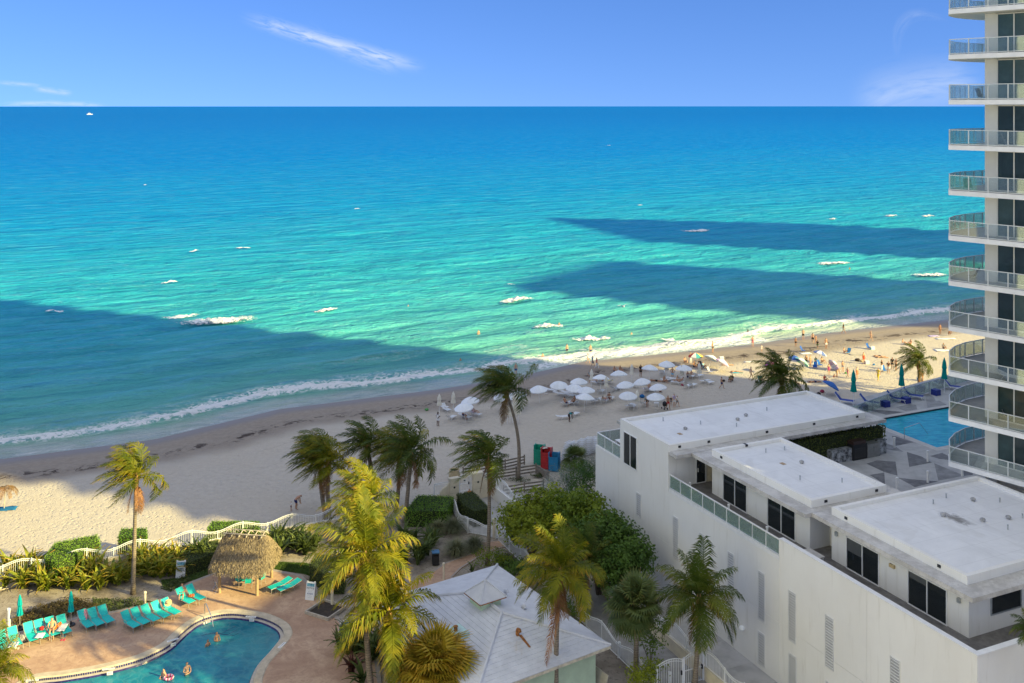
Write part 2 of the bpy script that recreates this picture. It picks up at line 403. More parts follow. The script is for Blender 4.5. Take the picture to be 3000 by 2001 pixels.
film = t.math('MULTIPLY', t.math('SUBTRACT', 1.0, t.smooth(va, 2.5, 6.0)), t.math('MULTIPLY_ADD', lace2, .4, .5))
c = t.mix(film, c, (.50, .53, .50))
c = t.mix(fm, c, (.82, .83, .82))
d = t.n('ShaderNodeCameraData').outputs['View Distance']
h = t.math('ADD', t.math('MULTIPLY', fine, .75), t.math('MULTIPLY', t.noise(sc3(shv, (1.3, 2.6, 2)), 1, 4, .6), .22))
h = t.math('ADD', h, t.math('MULTIPLY', t.noise(sc3(shv, (.08, .26, .2)), 1, 4, .6), 2.0)); swell = t.noise(sc3(shv, (.022, .115, .1)), 1, 3, .5, .4); h = t.math('ADD', h, t.math('MULTIPLY', swell, 3.0))
nm = t.bump(h, 1.0, 1.25)
df = t.n('ShaderNodeBsdfDiffuse', {'Color': c, 'Normal': nm}).outputs[0]
gl = t.n('ShaderNodeBsdfGlossy', {'Color': (.5, .78, .95), 'Roughness': .10, 'Normal': nm}).outputs[0]
fr = t.n('ShaderNodeFresnel', {'IOR': 1.33, 'Normal': nm}).outputs[0]
k = t.math('MINIMUM', t.math('MULTIPLY', fr, .95), t.smooth(va, 70, 600, .5, .07))
k = t.math('MULTIPLY', k, t.math('SUBTRACT', 1.0, t.math('MULTIPLY', fm, .9)))
MAT_SEA = t.done(t.n('ShaderNodeMixShader', {0: k, 1: df, 2: gl}).outputs[0])
us = np.concatenate([-np.geomspace(60000, 130, 22), np.arange(-120, 230, .8), np.geomspace(235, 60000, 22)])
vs = np.concatenate([np.arange(-1.5, 40, .4), 40 + np.cumsum(np.geomspace(.45, 8, 150))]); vs = np.concatenate([vs, np.geomspace(vs[-1] * 1.03, 60000, 40)])
def breaker_v(U): return 6.6 + 2.2 * (vnoise(U / 9.0, U * 0, 5) - .5) + 1.2 * (vnoise(U / 2.5, U * 0, 6) - .5) - np.where(U > 66, np.clip((U - 66) / 8, 0, 1) * 2.4, 0) + np.where(U > 105, np.clip((U - 105) / 8, 0, 1) * 2.0, 0)
def sea_z(U, V):
    w = V + 2.5 * (vnoise(U / 14, V / 20, 11) - .5) + 6 * (vnoise(U / 60, V / 60, 12) - .5)
    amp = .22 * np.clip((V - 2) / 10, 0, 1) * (.35 + 1.3 * vnoise(U / 25, V / 14, 13)) * np.clip(1 - (V - 60) / 600, 0.15, 1)
    z = amp * (np.sin(w * 2 * np.pi / 9.5) + .5 * np.sin(w * 2 * np.pi / 5.1 + 1.3))
    z += .30 * (vnoise(U / 3.6, V / 1.5, 21) - .5) * np.clip((V - 2) / 6, 0, 1)
    z += .55 * np.exp(-((V - breaker_v(U)) / 1.0) ** 2) * (.45 + .8 * vnoise(U / 5, U * 0, 17)) * np.clip((V - 1) / 3, 0, 1)
    return SEA_Z + z * (V < 2500)
def sea_foam(U, V):
    b = breaker_v(U); k = .35 + .75 * vnoise(U / 7, U * 0, 33)
    f = np.exp(-(np.clip(b - V, 0, 99) / 1.3) ** 2 - (np.clip(V - b, 0, 99) / 2.8) ** 2) * (.9 + .6 * k)
    f = np.maximum(f, .62 * np.exp(-((V - b - 2.6) / 3.2) ** 2) * k)
    f = np.maximum(f, np.where((U > 70) & (U < 112), 1.0, 0.0) * np.exp(-((V - 2.2) / 2.0) ** 2) * 1.0)
    f = np.maximum(f, .75 * np.exp(-((V - .35 - .5 * vnoise(U / 4, U * 0, 41)) / .3) ** 2) * vnoise(U / 6, U * 0, 42))
    f = np.maximum(f, .40 * (vnoise(U / 9, V / 5, 51) > .78) * np.exp(-((V - 14) / 9) ** 2))
    return f
grid_mesh('ocean', us, vs, sea_z, MAT_SEA, [('shore', lambda U, V: V), ('foam', sea_foam)])

# ground behind the beach
GZ = 0.15
t = NT('garden_soil'); pos = t.coord('World'); n1 = t.noise(pos, .5, 6, .65); n2 = t.noise(pos, 5, 5, .7)
c = t.mix(t.smooth(n1, .35, .65), (.22, .185, .145), (.36, .315, .26)); c = t.mix(t.smooth(n2, .5, .75), c, (.10, .08, .055))
MAT_SOIL = t.done(t.bsdf(c, .95, spec=.1, normal=t.bump(n2, .7, .08)))
GARDEN = [AB(-11.3, -80), AB(-11.3, -4.2), AB(-.2, -4.2), AB(-.2, 0), AB(90, 0), AB(90, -80)]
mb = MB(); mb.prism([AB(-1, 0), AB(-1, 400), AB(200, 400), AB(200, 0)], -.6, .05); mb.prism([AB(90.01, 0), AB(90.01, -400), AB(400, -400), AB(400, 0)], -.6, .05); mb.prism([AB(-11.3, -80.01), AB(90, -80.01), AB(90, -400), AB(-11.3, -400)], -.6, .05)
mb.obj('ground', M('ground_concrete', (.30, .29, .27), .9, .15, .3), kind='structure')

# lawn with blades
def blades(name, poly, n, h, mat, z, seed, kind='stuff'):
    r = random.Random(seed); xs = [p[0] for p in poly]; ys = [p[1] for p in poly]; mb = MB(); k = 0
    while k < n:
        x, y = r.uniform(min(xs), max(xs)), r.uniform(min(ys), max(ys)); inside = False; j = len(poly) - 1
        for i in range(len(poly)):
            if (poly[i][1] > y) != (poly[j][1] > y) and x < (poly[j][0] - poly[i][0]) * (y - poly[i][1]) / (poly[j][1] - poly[i][1]) + poly[i][0]: inside = not inside
            j = i
        k += 1
        if not inside: continue
        a = r.uniform(0, 6.28); w = .03; hh = h * r.uniform(.5, 1.2); lx, ly = r.uniform(-.6, .6) * hh, r.uniform(-.6, .6) * hh
        mb.a = 0; mb.add([(x - w * math.cos(a), y - w * math.sin(a), z), (x + w * math.cos(a), y + w * math.sin(a), z), (x + lx, y + ly, z + hh)], [(0, 1, 2)], [0, 0, .6])
    return mb.obj(name, mat, attname='tip', kind=kind)
MAT_GRASS = leafmat('lawn_grass', (.055, .10, .018), (.085, .14, .03), None, .6, .2, 2)
lawn1 = [P(*q, GZ) for q in [(470, 1700), (545, 1690), (640, 1655), (700, 1650), (690, 1668), (600, 1690), (548, 1706), (480, 1725)]]
lawn2 = [P(*q, GZ) for q in [(770, 1645), (900, 1650), (935, 1668), (915, 1690), (890, 1682), (780, 1665)]]
for i, l in enumerate((lawn1, lawn2)): 
    mb = MB(); mb.prism(l, GZ - .1, GZ + .012); mb.obj('lawn', M('lawn_base', (.05, .085, .02), .9, .3, 3), kind='structure')
    blades('grass', l, 9000, .10, MAT_GRASS, GZ, 40 + i)

# pool terrace of stamped concrete, with the pool cut out of it
DZ = 0.22
deck_out = [P(*q, DZ) for q in [(-120, 1885), (130, 1835), (250, 1800), (330, 1790), (445, 1764), (500, 1740), (553, 1706), (640, 1672), (740, 1668), (800, 1667), (885, 1684), (905, 1706), (930, 1740), (975, 1790), (1015, 1830), (1085, 1875), (1110, 1930), (1130, 2120), (400, 2300), (-300, 2300)]]
in_px = [(179, 2001), (290, 1982), (400, 1954), (457, 1931), (505, 1904), (544, 1867), (579, 1839), (617, 1823), (665, 1815), (719, 1819), (767, 1829), (806, 1848), (818, 1867), (812, 1883), (783, 1918), (751, 1954), (729, 2001), (716, 2060), (640, 2150), (420, 2190), (150, 2150), (60, 2070), (90, 2015)]
def smooth_loop(pts, k=4):
    out = []; n = len(pts)
    for i in range(n):
        p0, p1, p2, p3 = (Vector(pts[(i + j - 1) % n]) for j in range(4))
        for q in range(k):
            s = q / k; out.append(.5 * ((2 * p1) + (p2 - p0) * s + (2 * p0 - 5 * p1 + 4 * p2 - p3) * s * s + (3 * p1 - p0 - 3 * p2 + p3) * s ** 3))
    return out
WATER_Z = DZ - .32
pool_in = smooth_loop([P(*q, WATER_Z) for q in in_px])
def offset_loop(pts, d):
    n = len(pts); out = []
    area = sum(pts[i][0] * pts[(i + 1) % n][1] - pts[(i + 1) % n][0] * pts[i][1] for i in range(n)); sg = 1 if area > 0 else -1
    for i in range(n):
        tn = (pts[(i + 1) % n] - pts[i - 1]); tn.z = 0; tn.normalize(); out.append(pts[i] + Vector((tn.y, -tn.x, 0)) * d * sg)
    return out
def ring(mb, la, za, lb, zb):
    n = len(la); return mb.add([(p[0], p[1], za) for p in la] + [(p[0], p[1], zb) for p in lb], [(i, (i + 1) % n, n + (i + 1) % n, n + i) for i in range(n)])
cope_in = offset_loop(pool_in, .30); cope_out = offset_loop(pool_in, .92)
def fill_between(mb, outer, inner, z):
    """flat sheet between an outline and a hole"""
    bm = bmesh.new(); es = []
    for lp in (outer, inner):
        vs_ = [bm.verts.new((p[0], p[1], z)) for p in lp]
        es += [bm.edges.new((vs_[i], vs_[(i + 1) % len(vs_)])) for i in range(len(vs_))]
    bmesh.ops.triangle_fill(bm, use_beauty=True, use_dissolve=False, edges=es)
    bm.verts.index_update(); mb.add([v.co[:] for v in bm.verts], [[v.index for v in f.verts] if f.normal.z >= 0 else [v.index for v in f.verts][::-1] for f in bm.faces]); bm.free()
mb = MB(); fill_between(mb, GARDEN, offset_loop(pool_in, .7), GZ); ring(mb, GARDEN, GZ, GARDEN, -.5); mb.obj('garden_ground', MAT_SOIL, kind='structure')
t = NT('stamped_concrete'); pos = t.coord('World'); n1 = t.noise(pos, .35, 6, .65, .6); n2 = t.noise(sc3(pos, (2.2, 5.5, 2)) if False else pos, 2.2, 7, .72, 1.2); n3 = t.noise(pos, 14, 4, .7)
c = t.mix(t.smooth(n1, .32, .68), (.40, .25, .165), (.56, .385, .26)); c = t.mix(t.smooth(n2, .30, .60, .45, 1.0), (.27, .15, .105), c); c = t.mix(t.smooth(n3, .55, .8, 0, .4), c, (.58, .44, .34))
MAT_DECK = t.done(t.bsdf(c, .75, spec=.3, normal=t.bump(t.math('ADD', n2, t.math('MULTIPLY', n3, .3)), .45, .05)))
mb = MB(); fill_between(mb, deck_out, cope_out, DZ); ring(mb, deck_out, DZ, deck_out, 0)
mb.obj('pool_terrace', MAT_DECK, kind='structure')
mb = MB(); edge = offset_loop(deck_out, .0); edge2 = offset_loop(deck_out, -.32)
ring(mb, edge2, DZ + .004, edge, DZ + .004); mb.obj('terrace_edge', M('edge_concrete', (.36, .31, .27), .85, .15, 3), kind='structure')
path = [P(*q, DZ) for q in [(1085, 1875), (1195, 1720), (1245, 1690), (1300, 1650), (1395, 1615), (1402, 1588), (1470, 1582), (1482, 1600), (1420, 1620), (1350, 1665), (1325, 1690), (1375, 1725), (1350, 1765), (1230, 1790), (1130, 1850), (1112, 1925)]]
mb = MB(); mb.prism(path, 0, DZ - .004); mb.obj('garden_path', MAT_DECK, kind='structure')
mb = MB(); ring(mb, path, DZ, offset_loop(path, -.16), DZ); mb.obj('path_edge', MATS['edge_concrete'], kind='structure')

# ------------------------------------------------------------------ shared building materials
t = NT('stucco'); v = t.coord(); n1 = t.noise(sc3(v, (.25, .25, .12)), 1, 5, .65); n2 = t.noise(sc3(v, (2.2, 2.2, .25)), 1, 5, .6)
c = t.mix(t.smooth(n1, .3, .7), (.77, .755, .715), (.83, .82, .785)); c = t.mix(t.smooth(n2, .54, .78, 0, .55), c, (.60, .575, .52))
STUCCO = t.done(t.bsdf(c, .85, spec=.2, normal=t.bump(t.noise(v, 22, 4, .7), .25, .01)))
t = NT('roof_membrane'); v = t.coord(); n1 = t.noise(v, .35, 6, .7, .8); n2 = t.noise(sc3(v, (.4, 3, 1)), 1, 5, .6)
c = t.mix(t.smooth(n1, .3, .72), (.80, .805, .81), (.70, .705, .71)); c = t.mix(t.smooth(n2, .52, .75, 0, .5), c, (.60, .60, .60)); sm = t.math('ABSOLUTE', t.math('SUBTRACT', t.math('FRACT', t.math('MULTIPLY', t.n('ShaderNodeSeparateXYZ', {0: v}).outputs[0], .62)), .5)); c = t.mix(t.smooth(sm, .022, .008, 0, .28), c, (.5, .5, .5)); pd = t.noise(v, .22, 4, .6, .5); c = t.mix(t.smooth(pd, .60, .66, 0, .22), c, (.56, .55, .52))
d = t.n('ShaderNodeVectorMath', {0: v, 1: (29.9, 9.1, 11.3)}, operation='SUBTRACT').outputs[0]
dn = t.n('ShaderNodeVectorMath', {0: sc3(d, (.55, 1.1, .2))}, operation='LENGTH').outputs['Value']
st = t.math('SUBTRACT', 1.0, t.smooth(t.math('ADD', dn, t.math('MULTIPLY_ADD', t.noise(v, 1.4, 6, .75, 1), 2.2, -1.1)), .1, .75))
c = t.mix(t.math('MULTIPLY', st, .75), c, (.10, .09, .08))
ROOFM = t.done(t.bsdf(c, .8, spec=.25, normal=t.bump(n1, .25, .04)))
t = NT('canopy_concrete'); v = t.coord(); n1 = t.noise(v, .8, 6, .7); n2 = t.noise(v, 5, 5, .7)
c = t.mix(t.smooth(n1, .35, .65), (.60, .585, .56), (.42, .405, .385)); c = t.mix(t.smooth(n2, .5, .75, 0, .5), c, (.30, .285, .27))
CANOPY = t.done(t.bsdf(c, .9, spec=.2))
t = NT('dark_glass'); v = t.coord('World'); n1 = t.noise(v, .6, 3)
c = t.mix(n1, (.008, .011, .013), (.02, .028, .032))
DGLASS = t.done(t.bsdf(c, .06, spec=.6))
t = NT('tower_glass'); v = t.coord('World'); n1 = t.noise(v, .45, 4, .6, 1)
c = t.mix(t.smooth(n1, .35, .7), (.016, .034, .038), (.03, .06, .065)); TGLASS = t.done(t.bsdf(c, .05, spec=.7))
RAILGLASS = glassmat('rail_glass', (.93, .97, .955), .14, .42)
WMETAL = M('white_metal', (.78, .78, .77), .4, .05, 4, spec=.5)
GMETAL = M('grey_metal', (.42, .45, .47), .4, .08, 4, metal=.5)
STEEL = M('steel', (.55, .56, .57), .25, .05, 4, metal=.95, rand=0)
BLACKP = M('black_plastic', (.014, .015, .017), .5, .2, 4)
WHITE = M('white_paint', (.80, .80, .79), .55, .05, 3)
CREAM = M('cream_stucco', (.66, .59, .45), .85, .1, 1.2, .2, 20)
CONC = M('light_concrete', (.42, .41, .39), .9, .16, .8, .2, 14)
FLOORD = M('dark_pavers', (.17, .16, .15), .85, .25, 2.2, .2, 10)

def sub(name, mb_, mat, parent, mesh=None): return link(name, mesh or mb_.mesh(name, mat), parent)

# ------------------------------------------------------------------ white podium building (its own frame: x along the alley wall, y inward)
bld = thing('white_building', BO, BROT, 'long white flat roofed building with dark windows beside the narrow alley', 'building')
DK = 8.4
t = NT('panel_stucco'); t.m = STUCCO
def boxpart(name, mat, x0, x1, y0, y1, z0, z1, parent=bld):
    return MB().box(x0, x1, y0, y1, z0, z1).obj(name, mat, parent)
# alley wall in storey-high panels with a shallow joint between them
edges_x = [0, 4.0, 11.2, 17.6, 24.0, 31.6, 39.2]
for i in range(6):
    for z0, z1 in ((0, 4.15), (4.17, 8.2 if edges_x[i] < 24 else 9.58)):
        boxpart('wall_panel', STUCCO, edges_x[i] + (.012 if i else 0), edges_x[i + 1] - .0, 0, .25, z0, z1)
boxpart('wall_core', STUCCO, .01, 39.19, .06, 1.4, 0, 8.35)
boxpart('seaward_wall', STUCCO, 0, .3, .25, 24, 0, 8.3)
boxpart('end_wall', STUCCO, 38.95, 39.2, .25, 60, 0, 9.56)
boxpart('wall_cap', WHITE, 24.0, 39.26, -.04, .30, 9.58, 9.64); boxpart('wall_cap', WHITE, 38.9, 39.26, .30, 60, 9.57, 9.63)
boxpart('curb', WHITE, 11.3, 24.0, -.03, .3, 8.2, 8.46); boxpart('curb', WHITE, -.03, 4.1, -.03, .3, 8.2, 8.32)
boxpart('terrace_floor', FLOORD, .3, 38.95, .3, 13.0, 8.0, DK)
# glazed volumes: name, x0, x1, y0, y1, parapet rectangle, canopy rectangle
ZC = 11.0
boxpart('wall', STUCCO, 4.1, 11.2, -.015, 19.4, 8.19, ZC + .2)
boxpart('wall', STUCCO, 13.3, 24.0, 2.5, 8.9, DK, ZC + .2)
boxpart('wall', STUCCO, 24.0, 26.0, 4.2, 9.0, DK, ZC + .2)
boxpart('wall', STUCCO, 25.6, 36.2, 2.87, 15.9, DK, ZC + .2)
boxpart('wall', STUCCO, 11.2, 13.5, 4.3, 5.0, DK, ZC + .1)
for (x0, x1, y0, y1), (cx0, cx1, cy0, cy1) in (((4.15, 11.35, -.02, 19.5), (3.9, 12.3, -.0, 20.9)), ((13.4, 24.25, 2.4, 8.9), (12.35, 24.85, 1.35, 9.9)), ((25.6, 36.1, 2.87, 16.0), (24.87, 37.3, 1.9, 17.0))):
    if cy0 < 1: boxpart('canopy', CANOPY, 11.2, cx1, .0, cy1, ZC, ZC + .26); boxpart('canopy', CANOPY, 3.0, 4.1, .3, cy1, ZC, ZC + .25); boxpart('canopy', CANOPY, 4.1, 11.2, 19.4, cy1, ZC, ZC + .25)
    else: boxpart('canopy', CANOPY, cx0, cx1, cy0, cy1, ZC, ZC + .26)
    w = .28; z0, z1 = ZC + .2, 11.75
    for q in ((x0, x1, y0, y0 + w), (x0, x1, y1 - w, y1), (x0, x0 + w, y0 + w, y1 - w), (x1 - w, x1, y0 + w, y1 - w)): boxpart('parapet', STUCCO, *q, z0, z1)
    boxpart('roof', ROOFM, x0 + w, x1 - w, y0 + w, y1 - w, z0, z1 - .22)

def window(parent, x0, x1, z0, z1, y, axis='x', panes=2, frame=WMETAL, glass=DGLASS, name='window', depth=.07, fw=.06):
    """a framed window standing in the plane y (axis x) or x (axis y); frame proud of the wall, panes set back in it"""
    def bx(a0, a1, d0, d1, c0, c1):
        return MB().box(a0, a1, d0, d1, c0, c1) if axis == 'x' else MB().box(d0, d1, a0, a1, c0, c1)
    s = -1 if axis == 'x' else 1
    lo, hi = sorted((y, y + s * depth))
    f = MB()
    def addb(a0, a1, c0, c1, d0=lo, d1=hi): f.add(*((lambda m: (m.v, m.f))(bx(a0, a1, d0, d1, c0, c1))))
    addb(x0 - fw, x0, z0, z1); addb(x1, x1 + fw, z0, z1); addb(x0 - fw, x1 + fw, z1, z1 + fw); addb(x0 - fw, x1 + fw, z0 - fw, z0)
    for i in range(1, panes):
        m = x0 + (x1 - x0) * i / panes; addb(m - .03, m + .03, z0, z1)
    wo_ = f.obj(name, frame, parent)
    for i in range(panes):
        a0 = x0 + (x1 - x0) * i / panes + (.03 if i else 0); a1 = x0 + (x1 - x0) * (i + 1) / panes - (.03 if i < panes - 1 else 0)
        m = y + s * .02; g0, g1 = sorted((y + s * .004, m)); bx(a0, a1, g0, g1, z0, z1).obj('pane', glass, wo_)
    return wo_
window(bld, 4.78, 6.72, 8.34, 10.86, -.015)
for x0, x1, y in ((14.76, 17.44, 2.5), (19.80, 22.58, 2.5), (27.0, 29.65, 2.87), (32.0, 34.72, 2.87)): window(bld, x0, x1, DK + .06, 10.36, y)
MB().box(27.05, 28.28, 2.842, 2.848, DK + 1.15, 10.34).obj('blind', M('grey_blind', (.085, .09, .09), .5, .1), bld); MB().box(32.05, 33.3, 2.842, 2.848, DK + 1.6, 10.34).obj('blind', MATS['grey_blind'], bld)
window(bld, 24.3, 25.5, DK + .06, 10.4, 4.2)
window(bld, 4.6, 6.9, DK + .95, 10.5, 36.2, 'y', 1, GMETAL)
dr = window(bld, 2.55, 3.35, DK + .05, 10.35, 11.2, 'y', 1, name='door'); MB().box(11.27, 11.33, 2.62, 2.66, 9.3, 9.6).obj('handle', WMETAL, dr)
boxpart('door_panel', M('cream_door', (.62, .55, .42), .6), 11.2, 11.24, 3.5, 4.28, DK, 10.4)
# louvred vents
slat_me = MB().box(-.325, .325, -.05, .012, -.02, .02, Matrix.Rotation(R(-32), 4, 'X')).mesh('slat', M('louvre_metal', (.70, .70, .68), .5))
for x, z0, z1 in ((6.98, 4.72, 6.56), (12.2, 3.5, 6.59), (12.23, .54, 2.6), (15.55, 3.5, 6.62), (15.55, .54, 2.65), (18.92, 3.5, 6.62), (18.95, .6, 2.68), (22.22, 3.5, 6.66), (22.2, .57, 2.66), (25.24, 3.56, 6.68), (25.26, .6, 2.70), (28.58, 3.6, 6.64), (28.58, .6, 2.65), (33.76, 3.6, 6.70), (36.9, 3.6, 6.7)):
    f = MB(); f.box(x - .36, x - .325, -.05, .0, z0, z1); f.box(x + .325, x + .36, -.05, .0, z0, z1); f.box(x - .36, x + .36, -.05, .0, z1, z1 + .04); f.box(x - .36, x + .36, -.05, .0, z0 - .04, z0)
    vo = f.obj('louvre', MATS['louvre_metal'], bld); MB().box(x - .325, x + .325, -.006, -.002, z0, z1).obj('back', M('louvre_back', (.42, .42, .42), .8), vo)
    n = int((z1 - z0) / .165)
    for i in range(n): link('slat', slat_me, vo, loc=(x, -.02, z0 + (i + .5) * (z1 - z0) / n))
# glazed balustrades on the alley side and at the seaward corner
def balustrade(name, pts, z0, h, label, mat_rail=WMETAL, spacing=1.35, glass=RAILGLASS, group=None, base=(0, 0, 0), rz=0, parent=None, cat='railing', top=.05):
    root = thing(name, base, rz, label, cat, group) if parent is None else parent
    for i in range(len(pts) - 1):
        a, b = Vector((*pts[i], 0)), Vector((*pts[i + 1], 0)); L = (b - a).length; ang = math.atan2(b.y - a.y, b.x - a.x); n = max(1, round(L / spacing))
        MB().box(0, L, -top, top, -.03, .03).obj('top_rail', mat_rail, root).matrix_local = Matrix.Translation((a.x, a.y, z0 + h - .03)) @ Matrix.Rotation(ang, 4, 'Z')
        gm = MB().box(.035, L / n - .035, -.008, .008, .06, h - .07).mesh('glass_panel', glass)
        pm = MB().box(-.028, .028, -.028, .028, 0, h - .06).mesh('railing_post', mat_rail)
        for k in range(n):
            p = a + (b - a) * k / n; link('glass_panel', gm, root, loc=(p.x, p.y, z0), rz=ang); link('railing_post', pm, root, loc=(p.x, p.y, z0), rz=ang)
        if i == len(pts) - 2: link('railing_post', pm, root, loc=(b.x, b.y, z0), rz=ang)
    return root
balustrade('glass_balustrade', [(11.25, .1), (23.95, .1)], 8.46, 1.05, 'long pale glass balustrade along the terrace edge above the alley wall', base=BO, rz=BROT)
balustrade('glass_balustrade', [(4.0, .12), (.1, .12), (.1, 5)], 8.32, 1.1, 'glass balustrade round the small corner balcony facing the beach', base=BO, rz=BROT)
# roof fittings
def fitting(name, mb, mat, x, y, z): return mb.obj(name, mat, bld)
for x, y in ((5.6, 3.2), (7.6, 5.5), (9.3, 7.8), (6.9, 12.8), (15.2, 6.0), (15.4, 7.6), (20.6, 4.6), (22.2, 6.9), (27.6, 9.6), (27.2, 11.2), (32.4, 10.6), (31.6, 12.9), (29.2, 13.8)):
    MB().lathe([(.04, 0), (.04, .26), (.055, .26), (.055, .3)], 8, (x, y, 11.53)).obj('vent_pipe', GMETAL, bld)
for x, y in ((8.2, 3.6), (8.0, 8.9), (7.4, 10.2), (18.1, 6.9), (29.3, 8.6), (28.3, 12.4), (31.3, 12.0), (30.9, 10.2)):
    MB().lathe([(.12, 0), (.12, .08), (.18, .1), (.16, .18), (.07, .23)], 10, (x, y, 11.53)).obj('roof_vent', M('vent_metal', (.34, .34, .34), .5, .3, 5), bld)
for x, y in ((17.6, 5.6), (8.9, 2.6)): MB().box(x - .22, x + .22, y - .16, y + .16, 11.53, 11.545).obj('patch', M('rust_stain', (.42, .30, .18), .9), bld)
for x, y, ax in ((11.35, 3.6, 1), (11.35, 9.2, 1), (11.35, 14.0, 1), (11.35, 18.6, 1), (24.25, 3.6, 1), (24.25, 8.0, 1), (14.6, 2.4, 0), (13.4, 5.4, 2), (26.9, 2.87, 0), (34.2, 2.87, 0), (11.35, .9, 1)):
    m = MB()
    if ax == 1: m.box(x - .01, x + .05, y - .11, y + .11, 11.44, 11.6)
    elif ax == 2: m.box(x - .05, x + .32, y - .11, y + .11, 11.6, 11.752)
    else: m.box(x - .11, x + .11, y - .05, y + .01, 11.44, 11.6)
    m.obj('scupper', BLACKP, bld)
for x in (26.1, 35.6): MB().box(x - .09, x + .09, 2.72, 2.87, 10.1, 10.35).obj('wall_lamp', GMETAL, bld)
MB().box(30.55, 30.95, 2.75, 2.87, 10.0, 10.2).obj('wall_lamp', M('amber_lamp', (.55, .42, .22), .4), bld)
MB().lathe([(0, -.2), (.14, -.14), (.2, 0), (.14, .14), (0, .2)], 10, (20.3, -.15, 2.1)).obj('globe_lamp', M('globe_white', (.85, .85, .82), .3), bld)
MB().box(-.03, .03, -.03, .0, 0, 9.5).obj('downpipe', STUCCO, bld).location = (24.0, 0, 0)
for x, y, w_ in ((12.6, 1.0, 'the far end of'), (17.2, 1.1, 'the middle of'), (21.4, 1.1, 'the near end of')):
    tag(MB().lathe([(.08, 0), (.08, .7), (.1, .7), (.1, .8)], 8).obj('bollard_light', WHITE), 'short white bollard light behind %s the long terrace balustrade' % w_, 'light', 'bollard lights behind the balustrade').location = AB(x, y, DK)
# small things on the terraces
tb = thing('terrace_table', AB(25.6, 1.2, DK), BROT, 'low pale square table on the terrace below the roof overhang', 'table')
MB().box(-.7, .7, -.5, .5, .62, .66).obj('table_top', M('pale_top', (.55, .53, .5), .5), tb)
for x, y in ((-.6, -.4), (.6, -.4), (.6, .4), (-.6, .4)): MB().box(x - .03, x + .03, y - .03, y + .03, 0, .62).obj('leg', WMETAL, tb)
tb = thing('balcony_table', AB(2.3, 1.5, 8.35), BROT, 'white table on the corner balcony facing the beach', 'table')
MB().box(-.75, .75, -.5, .5, .70, .74).obj('table_top', WHITE, tb)
for x, y in ((-.6, -.4), (.6, -.4), (.6, .4), (-.6, .4)): MB().box(x - .03, x + .03, y - .03, y + .03, 0, .7).obj('leg', WHITE, tb)
NAVY = M('navy_plastic', (.012, .025, .20), .5, .1, 3)
tag(MB().box(-.3, .3, -.3, .3, 0, .5).obj('cube_stool', NAVY), 'blue cube stool on the corner balcony facing the beach', 'stool').location = AB(.7, .7, 8.35)

# ------------------------------------------------------------------ raised pool deck between the white building and the tower
LPAV = M('pale_pavers', (.40, .395, .385), .85, .14, .9, .15, 8)
mb = MB(); pool_rect = [AB(5.0, 26.0), AB(13.1, 25.8), AB(13.1, 60), AB(4.8, 60)]
mb.prism([AB(0.3, 24.0), AB(4.9, 13.0), AB(38.9, 13.0), AB(38.9, 60), AB(13.4, 60), AB(13.4, 25.5), AB(4.7, 25.7), AB(4.6, 60), AB(-6, 60)], 0, DK)
mb.obj('upper_deck', LPAV, kind='structure')
mb = MB(); mb.prism([AB(4.95, 25.9), AB(13.2, 25.7), AB(13.2, 60), AB(4.8, 60)], DK - 1.6, DK - .12)
t = NT('upper_pool_water'); v = t.coord('World'); w = t.noise(sc3(v, (1.2, 3.2, 1)), 1, 4, .6, .5)
c = t.mix(t.smooth(w, .35, .7), (.0, .27, .38), (.03, .44, .52)); POOL2 = t.done(t.bsdf(c, .08, spec=.45, normal=t.bump(w, .4, .12)))
UP = tag(mb.obj('upper_pool', POOL2), 'turquoise rectangular pool on the raised deck next to the tower', 'pool')
m = MB(); m.add([AB(4.6, 25.4, DK + .012), AB(5.0, 26.0, DK + .012), AB(4.9, 60, DK + .012), AB(4.3, 60, DK + .012)], [(0, 1, 2, 3)]); m.prism([AB(4.6, 25.4), AB(5.0, 26.0), AB(4.9, 60), AB(4.3, 60)], DK - .2, DK + .02)
m.prism([AB(4.6, 25.4), AB(13.4, 25.2), AB(13.2, 25.9), AB(5.0, 26.02)], DK - .2, DK + .016); m.prism([AB(13.0, 25.25), AB(13.6, 25.2), AB(13.6, 60), AB(13.1, 60)], DK - .2, DK + .008)
cp = m.obj('coping', M('pool_coping', (.46, .45, .43), .8, .1, 2)); cp.parent = UP
m = MB(); m.prism([AB(4.96, 26.0), AB(5.06, 26.0), AB(4.96, 60), AB(4.86, 60)], DK - .12, DK + .0); o = m.obj('waterline', M('dark_tile', (.03, .035, .04), .3)); o.parent = UP
m = MB(); m.tube([AB(10.2, 25.1, DK), AB(10.2, 25.1, DK + .95), AB(9.8, 27.3, DK + 1.0), AB(9.8, 28.3, DK - .1)], .028, 6); o = m.obj('grab_rail', STEEL); o.parent = UP
def cr5(pts): return [P(2350 + x / 4.238, 1080 + y / 4.238, DK) for x, y in pts]
